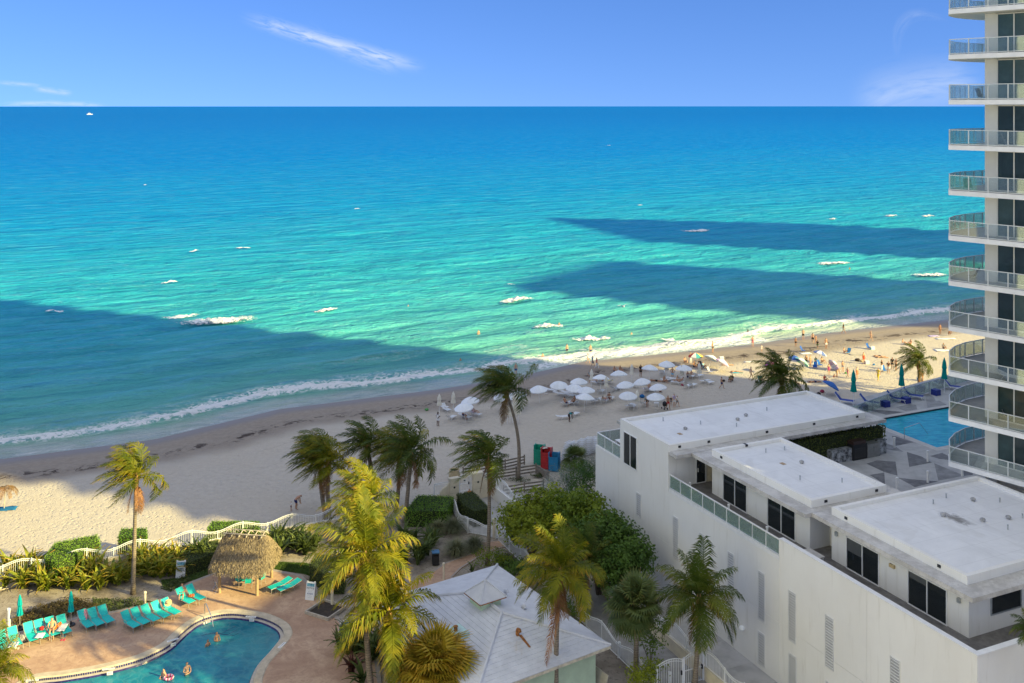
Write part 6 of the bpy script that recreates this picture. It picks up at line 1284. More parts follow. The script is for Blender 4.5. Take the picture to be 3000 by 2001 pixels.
def seg_mask(B, kind):
    bn = [BONES[i] for i in range(len(BONES))]; bi, bt = B['bi'], B['bt']; name = np.array(['%s>%s' % b for b in bn])[bi]; out = np.zeros(len(bi), bool)
    def inc(prefixes, lo=0, hi=1):
        for p in prefixes: out[np.char.startswith(name.astype(str), p) & (bt >= lo) & (bt <= hi)] = True
    if kind in ('shorts', 'trousers', 'briefs', 'dress', 'skirt'): inc(('pelvis>hip',)); inc(('pelvis>spine',), 0, .45); inc(('hip',), 0, {'shorts': .62, 'trousers': 1, 'briefs': .10, 'dress': .6, 'skirt': .35}[kind])
    if kind == 'trousers': inc(('kne',), 0, .92)
    if kind in ('shirt', 'dress', 'top'): inc(('spine>chest',), .35 if kind == 'top' else 0, 1)
    if kind in ('shirt', 'dress'): inc(('pelvis>spine',)); inc(('chest>neck',), 0, .5)
    if kind == 'shirt': inc(('chest>sho',)); inc(('sho',), 0, .6)
    if kind == 'hair':
        mid = np.array(B['H'].lerp(B['C'], .3)); rel = B['co'] - mid; out |= (name == 'head>crown') & ((rel @ np.array(B['f']) < .03) | (rel @ np.array(B['up']) > .055)); out |= (name == 'neck>head') & (rel @ np.array(B['f']) < -.045)
    return out
def garment(B, kind):
    if kind in B['part']: return B['part'][kind]
    mk = seg_mask(B, kind); off = {'hair': .014, 'shirt': .020, 'dress': .026, 'shorts': .018, 'trousers': .016, 'briefs': .008, 'top': .009, 'skirt': .02}[kind]; idx = {}; vs_ = []; fs = []
    for p in B['polys']:
        if all(mk[i] for i in p):
            for i in p:
                if i not in idx: idx[i] = len(vs_); vs_.append((B['co'][i] + B['no'][i] * off).tolist())
            fs.append([idx[i] for i in p])
    B['part'][kind] = (vs_, fs); return B['part'][kind]
GM = {}
def person(loc, rz, label, pose='stand', skin=0, hair=0, wear=(('shorts', (.03, .04, .12)),), scale=1.0, group=None, tilt=None):
    B = body(pose)
    if skin not in B['mesh']: B['mesh'][skin] = B['mb'].mesh('person', SKINS[skin])
    o = link('person', B['mesh'][skin]); o.location = loc; o.rotation_euler = (0, 0, rz); o.scale = (scale,) * 3; tag(o, label, 'person', group)
    for kind, c_ in list(wear) + ([('hair', hair)] if hair is not None else []):
        mat = HAIRS[c_] if kind == 'hair' else cloth(c_); key = (pose, kind, mat.name)
        if key not in GM:
            m = MB(); m.smooth = True; m.add(*garment(B, kind)); GM[key] = m.mesh(kind, mat)
        link({'top': 'bikini_top', 'briefs': 'swim_briefs'}.get(kind, kind), GM[key], o)
    return o

# ------------------------------------------------------------------ beach umbrellas and loungers
UWHITE = M('umbrella_white', (.76, .78, .80), .8, .05, 3, spec=.2)
def make_umbrella(panels=(UWHITE,), r=1.15, h=2.25, rise=.52):
    def f():
        o = thing('beach_umbrella', (0, 0, 0), 0, '', 'umbrella'); MB().lathe([(.022, 0), (.022, h)], 6).obj('pole', WMETAL, o); n = 8; pm = []
        for mt in panels:
            m = MB(); a0, a1 = -math.pi / n, math.pi / n; rows = []; S = 5
            for i in range(S + 1):
                s = i / S; z = h - rise * (s ** 1.7); row = []
                for k in range(5):
                    a = a0 + (a1 - a0) * k / 4; rr = r * s * (1 - .035 * math.cos((k - 2) / 2 * math.pi / 2) * s); row.append((rr * math.cos(a), rr * math.sin(a), z - .03 * math.cos((k - 2) / 2 * math.pi / 2) * s))
                rows.append(row)
            vs_ = [p for row in rows for p in row]; fs = [(i * 5 + k, (i + 1) * 5 + k, (i + 1) * 5 + k + 1, i * 5 + k + 1) for i in range(S) for k in range(4)]
            b = len(vs_); lo = [(x * 1.0, y * 1.0, z - .11) for x, y, z in rows[-1]]; vs_ += lo; fs += [(S * 5 + k, b + k, b + k + 1, S * 5 + k + 1) for k in range(4)]
            m.smooth = False; m.add(vs_, fs); pm.append(m.mesh('canopy_panel', mt))
        for k in range(n): link('canopy_panel', pm[k % len(pm)], o, rz=k * 2 * math.pi / n)
        m = MB()
        for k in range(n): a = (k + .5) * 2 * math.pi / n; m.tube([(.02, 0, h - .6), (r * .55 * math.cos(a), r * .55 * math.sin(a), h - rise * .42)], .008, 3)
        m.obj('ribs', WMETAL, o); MB().lathe([(.03, h), (.015, h + .08), (0, h + .1)], 6).obj('finial', WMETAL, o); return o
    return Proto(f)
UM = make_umbrella(); UG = 'open white umbrellas on the beach'
umbs = [((1383, 1171), 'open white umbrella behind its twin at the left end, towards the sea'), ((1364, 1188), 'open white umbrella nearest the camera at the left end of the beach'), ((1474, 1160), 'open white umbrella partly behind the leaning palm trunk'), ((1520, 1154), 'open white umbrella just right of the leaning palm trunk'),
        ((1581, 1137), 'single open white umbrella between the palm and the big group'), ((1638, 1123), 'open white umbrella at the left end of the big group'), ((1696, 1116), 'open white umbrella behind the left cluster, next to the man in grey'), ((1680, 1133), 'open white umbrella in the left cluster, second from the sea'), ((1719, 1142), 'open white umbrella overlapped by the nearest of the left cluster'), ((1711, 1161), 'nearest open white umbrella of the left cluster'),
        ((1759, 1106), 'open white umbrella in front of the sunlit strip, left one'), ((1815, 1094), 'open white umbrella at the edge of the sunlit sand, two heads behind it'), ((1901, 1077), 'open white umbrella against the bright sand, left of the far three'), ((1953, 1065), 'farthest open white umbrella, fully in the sun'), ((2003, 1077), 'rightmost open white umbrella by the striped parasol group'),
        ((1836, 1125), 'open white umbrella in the middle of the right cluster'), ((1887, 1116), 'open white umbrella behind the right cluster, over a dark bag'), ((1933, 1133), 'rightmost open white umbrella of the right cluster'), ((1841, 1155), 'nearest left open white umbrella of the right cluster'), ((1922, 1160), 'open white umbrella over the people with the stroller')]
UPOS = []
for i, ((px, py), lb) in enumerate(umbs):
    q = P(px, py, 1.9); q.z = float(sand_z(shore_uv(q.x, q.y)[1])) if shore_uv(q.x, q.y)[1] > -12 else 0; UM.put(q, i * .37, lb, UG).rotation_euler = (R(rnd.uniform(-5, 9)), R(rnd.uniform(-10, 4)), i * .37); UPOS.append((q, lb))
CW = make_closed_umbrella((.72, .68, .58), 2.35, base=False, r0=.24)
for i, (px, py, lb) in enumerate(((1287, 1210, 'closed cream umbrella behind the attendant in white'), (1328, 1203, 'closed cream umbrella at the left end beside the open pair'), (1733, 1133, 'closed cream umbrella right of the man in grey'), (1776, 1155, 'closed cream umbrella between the left and right clusters'), (1851, 1117, 'closed cream umbrella seaward of the right cluster'),
                   (1867, 1197, 'closed cream umbrella nearest the white building'), (1953, 1104, 'closed cream umbrella below the farthest open umbrella'), (1997, 1119, 'closed cream umbrella by the couple of sunbathers at the right'), (2049, 1112, 'closed cream umbrella at the right end of the loungers'))): CW.put(beach(px, py), i, lb, 'closed umbrellas on the beach')
for i in range(4): CW.put(beach(1507 + i * 7, 1206 - i), i * .8, 'closed cream umbrella, %s from the left in the far row of the bunch' % ORDW[i], 'bunched umbrellas by the leaning palm')
for i in range(5): CW.put(beach(1486 + i * 8, 1241 - i), i * .7, 'closed cream umbrella, %s from the left in the near row of the bunch' % ORDW[i], 'bunched umbrellas by the leaning palm')
LWHITE = M('lounger_strap', (.72, .74, .75), .6, .05, 4); LFR = M('lounger_frame', (.74, .74, .73), .4, .04, 4)
def make_lounger(back=38):
    def f():
        o = thing('beach_lounger', (0, 0, 0), 0, '', 'sun lounger'); w, hz, L, bl = .30, .34, 1.15, .72; c_, s_ = math.cos(R(back)), math.sin(R(back)); m = MB()
        for k in range(7): y = -L + (k + .5) * L / 7; m.box(-w, w, y - .065, y + .065, hz, hz + .015)
        m.obj('seat', LWHITE, o); m = MB()
        for k in range(5):
            a, b = (k + .08) * bl / 5, (k + .88) * bl / 5; m.add([(x, .02 + q * c_, hz + .015 + q * s_) for q in (a, b) for x in (-w, w)], [(0, 1, 3, 2)])
        m.obj('backrest', LWHITE, o)
        for s in (-w, w): m = MB(); m.tube([(s, -L, hz), (s, 0, hz), (s, bl * c_, hz + bl * s_)], .02, 4); m.tube([(s, -L + .18, hz), (s, -L + .02, 0)], .018, 4); m.tube([(s, -.12, hz), (s, .14, 0)], .018, 4); m.obj('side_frame', LFR, o)
        return o
    return Proto(f)
LG = make_lounger(40); LGF = make_lounger(12); lg = [(1303, 1203, 0, .6), (1317, 1232, 0, 2.6), (1358, 1225, 1, .9), (1388, 1217, 1, .9), (1497, 1174, 0, .5), (1512, 1176, 0, .5), (1608, 1148, 1, 1.2), (1627, 1144, 1, 1.1), (1636, 1159, 1, 1.2), (1656, 1156, 1, 1.2), (1668, 1164, 1, 1.2), (1683, 1154, 0, 1.0), (1655, 1192, 0, 2.4), (1686, 1188, 0, -2.4), (1737, 1184, 0, 2.7), (1752, 1180, 0, 2.7), (1769, 1183, 0, 2.7), (1786, 1176, 0, 2.7), (1758, 1155, 0, 2.7), (1799, 1147, 0, 2.4), (1812, 1143, 1, 2.4), (1752, 1128, 0, -2.4), (1766, 1126, 1, -2.4), (1785, 1126, 0, -2.4),
      (1868, 1137, 0, -2.3), (1895, 1150, 0, 2.9), (1911, 1148, 0, 2.9), (1842, 1196, 1, 2.5), (1850, 1200, 0, 2.7), (1885, 1192, 0, 2.6), (1960, 1118, 1, -1.6), (1974, 1117, 1, -1.6), (1990, 1127, 1, -2.0), (2011, 1139, 0, 2.5), (2026, 1136, 0, 2.5), (2023, 1111, 0, 2.5), (2042, 1108, 0, 2.3), (2061, 1123, 1, 2.2), (2072, 1128, 0, 2.2), (1939, 1098, 0, 2.9)]
near = {}
for px, py, flat, rz in lg:
    q = beach(px, py); d, lb = min(((q - u).length, l) for u, l in UPOS); near.setdefault(lb, []).append((px, py, flat, rz, q))
ow_ = ['leftmost', 'second', 'third', 'fourth', 'fifth', 'sixth', 'seventh', 'eighth', 'ninth', 'tenth', 'eleventh']; ordn = {n: [''] if n == 1 else ['left', 'right'] if n == 2 else ow_[:n - 1] + ['rightmost'] for n in range(1, 12)}
for lb, ls in near.items():
    ls.sort()
    for i, (px, py, flat, rz, q) in enumerate(ls):
        w_ = ordn[len(ls)][i]; short = lb.replace('open white umbrella', '').replace('  ', ' ').strip(' ,'); txt = ('%s white lounger by the umbrella %s' % (w_, short)).strip(); (LGF if flat else LG).put(q, rz, ' '.join(txt.split()[:16]), 'white loungers on the beach')
LGF.put(beach(1645, 1228), 1.9, 'white lounger dragged by the attendant in a teal shirt', 'white loungers on the beach'); LG.put(beach(1678, 1222), 2.5, 'white lounger behind the attendant in a teal shirt', 'white loungers on the beach')
# stacks of loungers: every lounger its own object
m = MB()
for k in range(6): m.box(-.30, .30, -.95 + k * .32, -.85 + k * .32, .03, .045)
for s in (-.31, .29): m.box(s, s + .03, -1.0, 1.0, .01, .06)
stack_me = m.mesh('beach_lounger', LFR)
for si, (px, py, nm, n) in enumerate(((1652, 1352, 'leftmost leaning', 10), (1680, 1345, 'second', 9), (1702, 1338, 'third', 9), (1722, 1332, 'fourth', 9), (1742, 1326, 'rightmost', 8))):
    b = P(px, py, 0)
    for k in range(n):
        o = tag(link('beach_lounger', stack_me), 'white lounger %s from the bottom of the %s lounger stack by the bushes' % (ORDW[k], nm), 'sun lounger', 'folded loungers in the %s stack' % nm); o.location = b + Vector((.02 * k + (.05 * k if si == 0 else 0), .03 * k, .12 + .20 * k)); o.rotation_euler = (R(-9), R(3 if k % 2 else -2), -.35 + .03 * (k % 3))
# coloured plastic cabins
def cabin(px, py, c_, label, h=1.75, rz=-.25):
    mt = M('plastic_%d' % (c_[0] * 99 + c_[1] * 9), c_, .45, .12, 2); o = thing('plastic_cabin', P(px, py, 0), rz, label, 'cabin'); w = 1.05
    for nm, (x0, x1, y0, y1) in (('front_panel', (-w / 2, w / 2, -w / 2, -w / 2 + .06)), ('side_panel', (-w / 2, -w / 2 + .06, -w / 2, w / 2)), ('side_panel', (w / 2 - .06, w / 2, -w / 2, w / 2)), ('back_panel', (-w / 2, w / 2, w / 2 - .06, w / 2))):
        m = MB(); m.box(x0, x1, y0, y1, .05, h * (.86 if nm == 'front_panel' else 1))
        for k in range(6): z = .2 + k * h / 7.2; m.box(x0 - .02, x1 + .02, y0 - .02, y1 + .02, z, z + .05)
        if nm == 'side_panel': m.box(x0, x1, -w / 2 + .2, w / 2 - .1, h, h + .14); m.box(x0, x1, -w / 2, -w / 2 + .16, h, h + .22)
        m.obj(nm, mt, o)
    return o
cabin(1581, 1358, (.01, .34, .22), 'green plastic cabin leftmost of the three coloured ones', 1.85); cabin(1602, 1371, (.50, .03, .035), 'red plastic cabin between the green and the blue one', 2.0); cabin(1624, 1377, (.02, .22, .44), 'blue plastic cabin rightmost of the three coloured ones', 1.7)
o = towel('white cloth thrown over the top of the red cabin', P(1594, 1371, 0) + Vector((0, .2, 1.98)), (.7, .4), .4, cloth((.66, .58, .5)))

# other parasols, chairs and beach things
def col_umb(px, py, cs, label, tilt=(0, 0), r=1.05, h=1.9, z=None):
    pr = make_umbrella(tuple(M('parasol_%d_%d_%d' % (c[0] * 99, c[1] * 99, c[2] * 99), c, .8, .05, 3, rand=0) for c in cs), r, h, .45); b = beach(px, py); o = pr.put(b, 0, label); o.rotation_euler = (tilt[0], tilt[1], .3); return o
RB = ((.60, .08, .05), (.75, .72, .66), (.05, .30, .35), (.70, .40, .08))
col_umb(2038, 1072, RB, 'rainbow striped parasol in the sun at the right of the umbrellas'); col_umb(2102, 1089, ((.62, .42, .60), (.74, .70, .73)), 'lilac and white parasol tilted over in the sun', (0, R(32))); col_umb(2075, 1078, ((.70, .74, .76), (.52, .62, .68)), 'pale blue and white parasol tilted beside the rainbow one', (R(-10), R(30)))
col_umb(2418, 1157, ((.02, .12, .42),), 'bright blue parasol tilted low by the raised deck railing', (R(8), R(30)), 1.15); col_umb(2335, 1086, ((.25, .55, .48), (.74, .76, .74)), 'green and white parasol tilted behind the dark palm', (R(-5), R(38)), 1.1); col_umb(2322, 1080, ((.03, .10, .40),), 'small blue parasol behind the green and white one', (0, R(12)), .9); col_umb(2394, 1064, ((.10, .16, .42), (.70, .66, .72)), 'blue and white parasol over the family on blue chairs', (0, R(20)), 1.0); col_umb(2420, 1086, ((.62, .46, .62), (.76, .72, .76)), 'lilac parasol leaning on its side near the girl in pink', (0, R(62)), .95); col_umb(2270, 1090, ((.35, .10, .25), (.06, .05, .10)), 'dark pink and black parasol half hidden by the dark palm', (0, R(-30)), .9)
def make_bchair(c1, c2=None):
    mt = cloth(c1, c2, 6) if c2 else cloth(c1)
    def f():
        o = thing('beach_chair', (0, 0, 0), 0, '', 'chair'); m = MB(); m.box(-.27, .27, -.45, 0, .2, .22); m.obj('seat', mt, o); m = MB(); m.add([(-.27, 0, .2), (.27, 0, .2), (.27, .3, .82), (-.27, .3, .82), (-.27, .02, .19), (.27, .02, .19), (.27, .32, .81), (-.27, .32, .81)], [(3, 2, 1, 0), (4, 5, 6, 7), (0, 1, 5, 4), (2, 3, 7, 6), (1, 2, 6, 5), (0, 4, 7, 3)]); m.obj('backrest', mt, o)
        for s in (-.28, .28): m = MB(); m.tube([(s, -.45, .21), (s, 0, .2), (s, .3, .84)], .014, 4); m.tube([(s, -.4, 0), (s, .08, .4)], .014, 4); m.tube([(s, .15, 0), (s, -.38, .4), (s, .1, .42)], .014, 4); m.obj('frame', STEEL, o)
        return o
    return Proto(f)
bc = lambda px, py, rz, c1, lb, c2=None: make_bchair(c1, c2).put(beach(px, py), rz, lb)
bc(2078, 1092, .8, (.08, .10, .35), 'striped beach chair facing the sea beside the lilac parasol', (.7, .7, .72)); bc(2227, 1120, .4, (.02, .32, .32), 'teal beach chair with a sitter left of the dark palm'); bc(2264, 1122, .2, (.02, .40, .45), 'beach chair with a turquoise striped towel under the dark palm', (.5, .65, .7)); bc(2326, 1132, .9, (.05, .35, .38), 'teal and white beach chair right of the dark palm trunk', (.7, .72, .72)); bc(2388, 1078, -.4, (.02, .10, .42), 'blue beach chair in front of the family group'); bc(2400, 1072, .6, (.02, .12, .45), 'blue beach chair right of the family group'); bc(2544, 1022, .7, (.02, .10, .40), 'blue beach chair alone in the sun beside a white cooler'); bc(2486, 1036, -.9, (.08, .35, .62), 'light blue beach chair by the seated woman in the sun'); bc(2589, 1088, .3, (.02, .15, .50), 'blue beach chair between the two women with bags'); bc(2052, 1076, .2, (.03, .03, .04), 'black beach chair under the rainbow parasol'); bc(2350, 1030, .9, (.03, .10, .42), 'blue shaded beach chair near the water with white towels')
def cooler(px, py, c_, label):
    o = thing('cooler', beach(px, py), .3, label, 'cooler'); mt = cloth(c_); MB().box(-.3, .3, -.2, .2, 0, .36).obj('body', mt, o); MB().box(-.31, .31, -.21, .21, .36, .44).obj('lid', WHITE, o); m = MB(); m.tube([(-.31, 0, .3), (-.33, 0, .5), (.33, 0, .5), (.31, 0, .3)], .012, 4); m.obj('handle', WMETAL, o)
cooler(2114, 1054, (.72, .72, .70), 'white cooler box on the sunny sand above the lilac parasol'); cooler(2556, 1024, (.45, .68, .72), 'pale blue cooler beside the lone blue chair'); cooler(2694, 1115, (.15, .35, .5), 'blue and white cooler at the thin palm trunk'); cooler(2540, 1066, (.72, .70, .66), 'white cooler beside the woman in a red swimsuit')
cols = ((.04, .03, .03), (.35, .05, .10), (.10, .30, .10), (.02, .15, .40), (.45, .35, .2))
for i, (px, py, ci, r_, lb) in enumerate(((2409, 1150, 1, .3, 'red round bag under the bright blue parasol'), (2398, 1158, 0, .3, 'black bag and towels in shade beside the bright blue parasol'), (2512, 1058, 0, .35, 'dark backpack on the sand left of the woman in red'), (2524, 1060, 4, .25, 'tan bag beside the dark backpack'), (2478, 1095, 2, .2, 'green bag at the feet of the woman with a blue towel'), (2217, 1122, 0, .25, 'dark bag left of the teal beach chair'), (2120, 1118, 0, .22, 'dark bag beside the crouching man in green'), (1887, 1128, 0, .3, 'black bag under the umbrella behind the right cluster'), (1881, 1165, 3, .35, 'blue bag on the sand in front of the seated pair'), (1250, 1203, 2, .25, 'bright green bucket on the sand right of the short dark palm'), (2560, 1070, 3, .18, 'small blue bag on the sunny sand'), (2000, 1130, 1, .22, 'dark red bag by the sunbather at the right'))):
    blob('beach_bag', cloth(cols[ci]), (r_, r_ * .8, r_ * .75), lb, 'bucket' if 'bucket' in lb else 'bag', beach(px, py), i)
for px, py, d, rz, c_, lb in ((2196, 1061, (1.6, .5), .1, (.75, .74, .75), 'white bodyboard lying in the sun left of the dark palm'), (2735, 985, (1.6, .9), .1, (.5, .42, .7), 'lilac towel on the shaded sand near the tower'), (2760, 1027, (2.2, 1.4), .0, (.75, .74, .72), 'white towel on the sand in front of the man in dark'), (2770, 993, (3.2, .8), .1, (.78, .78, .78), 'long white sheet on the sand beside the tower balconies'), (2662, 1009, (1.2, .8), .2, (.72, .68, .70), 'white towel between the two seated people'), (2360, 1036, (1.7, .9), .3, (.74, .74, .72), 'white towels piled on the sand near the blue shaded chair'), (2160, 1092, (1.6, .6), .1, (.10, .45, .62), 'light blue towel by the lying sunbather'), (2386, 1119, (1.8, .7), .1, (.3, .2, .18), 'brown towel under the sunbather near the bright blue parasol'), (2510, 1040, (2.2, .5), -.1, (.42, .38, .33), 'grey mat on the sunny sand behind the woman in red'), (2578, 1046, (1.5, .7), .2, (.2, .15, .14), 'dark towel under the pair lying in the sun'), (1600, 1155, (.5, .2), .2, (.75, .72, .7), 'small white board on the sand near the single umbrella')):
    towel(lb, beach(px, py) + Vector((0, 0, .03)), d, rz, cloth(c_), .05, 'bodyboard' if 'board' in lb else 'towel', 'bodyboard' if 'board' in lb else 'towel')
for px, py, lb in ((1303, 1196, 'white towel over the lounger by the closed umbrella at the left'), (1358, 1219, 'white towel under the sitting man at the left end'), (1386, 1211, 'pale pink towel on the lounger behind the short palm crown'), (1627, 1138, 'white towel on the lounger below the single umbrella'), (1655, 1184, 'white towel over the lounger of the man in a cap'), (1685, 1182, 'white towel on the lounger of the dark haired woman'), (1740, 1177, 'white towel on the near row of four loungers'), (1765, 1120, 'white towel on the lounger behind the closed umbrella'), (1895, 1143, 'lilac towel on the lounger left of the seated pair'), (1912, 1141, 'lilac towel on the lounger of the seated pair'), (1962, 1110, 'white towel on the loungers behind the man in light blue trunks'), (1785, 1118, 'yellow cushion on the lounger beside the closed umbrella')):
    o = towel(lb, beach(px, py + 5) + Vector((0, 0, .42)), (.6, 1.0), 1.1, cloth((.70, .60, .25) if 'yellow' in lb else (.70, .62, .68) if 'lilac' in lb or 'pink' in lb else (.78, .77, .78)))
stl = thing('stroller', beach(1947, 1199), .4, 'black baby stroller beside the man in red trunks', 'stroller'); blob_ = MB(); blob_.smooth = True; blob_.lathe([(.02, .35), (.2, .4), (.26, .6), (.24, .85), (.1, .98), (.02, 1.0)], 10); blob_.obj('seat', BLACKP, stl)
for x in (-.22, .22):
    for y in (-.3, .3): m = MB(); m.lathe([(.12, -.02), (.12, .02)], 10); q = m.obj('wheel', BLACKP, stl); q.matrix_local = Matrix.Translation((x, y, .12)) @ Matrix.Rotation(R(90), 4, 'Y')
    m = MB(); m.tube([(x, -.3, .12), (x, .2, .6), (x, .45, 1.0)], .015, 4); m.obj('frame', STEEL, stl)
tbb = thing('side_table', beach(1923, 1190), 0, 'small white side table under the umbrella of the stroller group', 'table'); MB().box(-.3, .3, -.25, .25, .4, .43).obj('table_top', WHITE, tbb)
for x in (-.24, .24):
    for y in (-.2, .2): MB().box(x - .02, x + .02, y - .02, y + .02, 0, .4).obj('leg', WHITE, tbb)

# blue furniture and closed umbrellas on the raised deck
NMESH = M('navy_mesh', (.015, .04, .26), .6, .08, 10)
def make_deck_lounger():
    o = thing('deck_lounger', (0, 0, 0), 0, '', 'sun lounger'); w, hz, L, bl = .33, .34, 1.25, .85; c_, s_ = math.cos(R(50)), math.sin(R(50)); MB().box(-w, w, -L, 0, hz, hz + .025).obj('seat', NMESH, o)
    m = MB(); m.add([(-w, 0, hz + .03), (w, 0, hz + .03), (w, bl * c_, hz + bl * s_), (-w, bl * c_, hz + bl * s_), (-w, .03, hz), (w, .03, hz), (w, .03 + bl * c_, hz - .03 + bl * s_), (-w, .03 + bl * c_, hz - .03 + bl * s_)], [(3, 2, 1, 0), (4, 5, 6, 7), (0, 1, 5, 4), (2, 3, 7, 6), (1, 2, 6, 5), (0, 4, 7, 3)]); m.obj('backrest', NMESH, o)
    for s in (-w, w): m = MB(); m.tube([(s, -L, hz), (s, .02, hz), (s, bl * c_, hz + bl * s_)], .025, 5); m.obj('side_rail', WMETAL, o); m = MB(); m.tube([(s, -L + .15, hz), (s, -L + .02, 0)], .022, 5); m.obj('leg', WMETAL, o); m = MB(); m.tube([(s, -.1, hz), (s, .1, 0)], .022, 5); m.obj('leg', WMETAL, o)
    return o
DL = Proto(make_deck_lounger)
for x, y, lb in ((480, 425, 'blue deck lounger mostly hidden behind the white roof'), (790, 448, 'blue deck lounger with a navy back, second from the roof'), (1125, 405, 'blue deck lounger with a pale see-through back, middle of the row'), (1335, 365, 'blue deck lounger left of the cube stool by the middle umbrella'), (1840, 255, 'blue deck lounger farthest right by the tower balcony')): DL.put(P(2350 + x / 4.238, 1080 + y / 4.238, DK), 1.05, lb, 'blue loungers on the raised deck')
for x, y, lb in ((757, 520, 'blue cube stool at the corner of the white roof'), (1033, 470, 'blue cube stool between the second and middle loungers'), (1290, 425, 'blue cube stool by the middle closed umbrella'), (1660, 325, 'blue cube stool at the right below the thin palm')):
    o = tag(MB().box(-.33, .33, -.33, .33, 0, .55).obj('cube_stool', NAVY), lb, 'stool', 'cube stools on the raised deck'); o.location = P(2350 + x / 4.238, 1080 + y / 4.238, DK); o.rotation_euler = (0, 0, .45)
CG = make_closed_umbrella((.0, .24, .22), 3.6, base=False, r0=.22)
for x, y, lb in ((638, 470, 'closed green umbrella on the deck nearest the white roof'), (1235, 390, 'closed green umbrella in the middle of the blue loungers'), (1765, 300, 'closed green umbrella on the deck nearest the tower')): CG.put(P(2350 + x / 4.238, 1080 + y / 4.238, DK), x, lb, 'closed green umbrellas on the raised deck')
for x, y, lb in ((1145, 985, 'white bollard light between the hedge and the pool steps'), (1560, 1155, 'white bollard light in the middle of the paved deck'), (1988, 1335, 'white bollard light on the right of the deck near the tower'), (1562, 1415, 'white bollard light in front of the near roof edge'), (1178, 1500, 'white bollard light leftmost along the near roof edge')):
    o = thing('bollard_light', P(2350 + x / 4.238, 1080 + y / 4.238, DK), 0, lb, 'light', 'bollard lights on the raised deck'); MB().lathe([(.09, 0), (.09, .8)], 10).obj('post', WHITE, o); MB().lathe([(.11, .8), (.11, .9), (.02, .93)], 10).obj('cap', WHITE, o)
gk = thing('grill_counter', AB(11.9, 17.6, DK), BROT, 'dark outdoor grill counter at the foot of the deck hedge', 'grill'); MAR = M('marble_print', (.02, .025, .035), .4, .6, 3, c2=(.5, .52, .55), rand=0)
MB().box(-.45, .45, -2.6, -.5, 0, 1.0).obj('tiled_panel', MAR, gk); MB().box(-.5, .6, -.5, 1.0, 0, 1.25).obj('grill_body', BLACKP, gk); MB().box(-.45, .55, -.42, .92, 1.25, 1.5).obj('hood', M('hood', (.05, .03, .026), .4), gk); MB().box(-.45, .6, 1.05, 2.4, 0, 1.1).obj('steel_cabinet', M('steel_cabinet', (.30, .30, .29), .45, .1, 3, metal=.6), gk); MB().box(-.5, .4, 2.45, 3.3, 0, 1.15).obj('tiled_panel', MAR, gk)
for y in (1.68, 1.78): MB().box(.6, .64, y - .02, y + .02, .5, .85).obj('handle', STEEL, gk)
m = MB(); m.box(.6, .615, -.35, .85, .15, .95); m.obj('grill_door', M('grill_door', (.03, .03, .032), .3), gk)
# balcony furniture on the tower
def tpt(x, y, z): a = TROT; return TO + Vector((x * math.cos(a) - y * math.sin(a), x * math.sin(a) + y * math.cos(a), z))
chm = make_bchair((.05, .05, .055))
for k, lb in ((8, 'dark chair on the topmost visible tower balcony'), (7, 'dark chair on the tower balcony second below the top'), (6, 'dark chair on the tower balcony at the level of the sea horizon'), (5, 'dark chair on the tower balcony above the far shadow'), (4, 'dark chair on the tower balcony beside the far shadow'), (1, 'dark chair on the second lowest tower balcony')): chm.put(tpt(3.2 if k % 2 else .9, 1.0 + (k % 3), Z0 + FH * k + .02), k, lb, 'balcony chairs on the tower')
LGF.put(tpt(3.6, .8, Z0 + FH * 2 + .02), TROT + 1.4, 'white lounger on the third lowest tower balcony', 'balcony loungers on the tower')

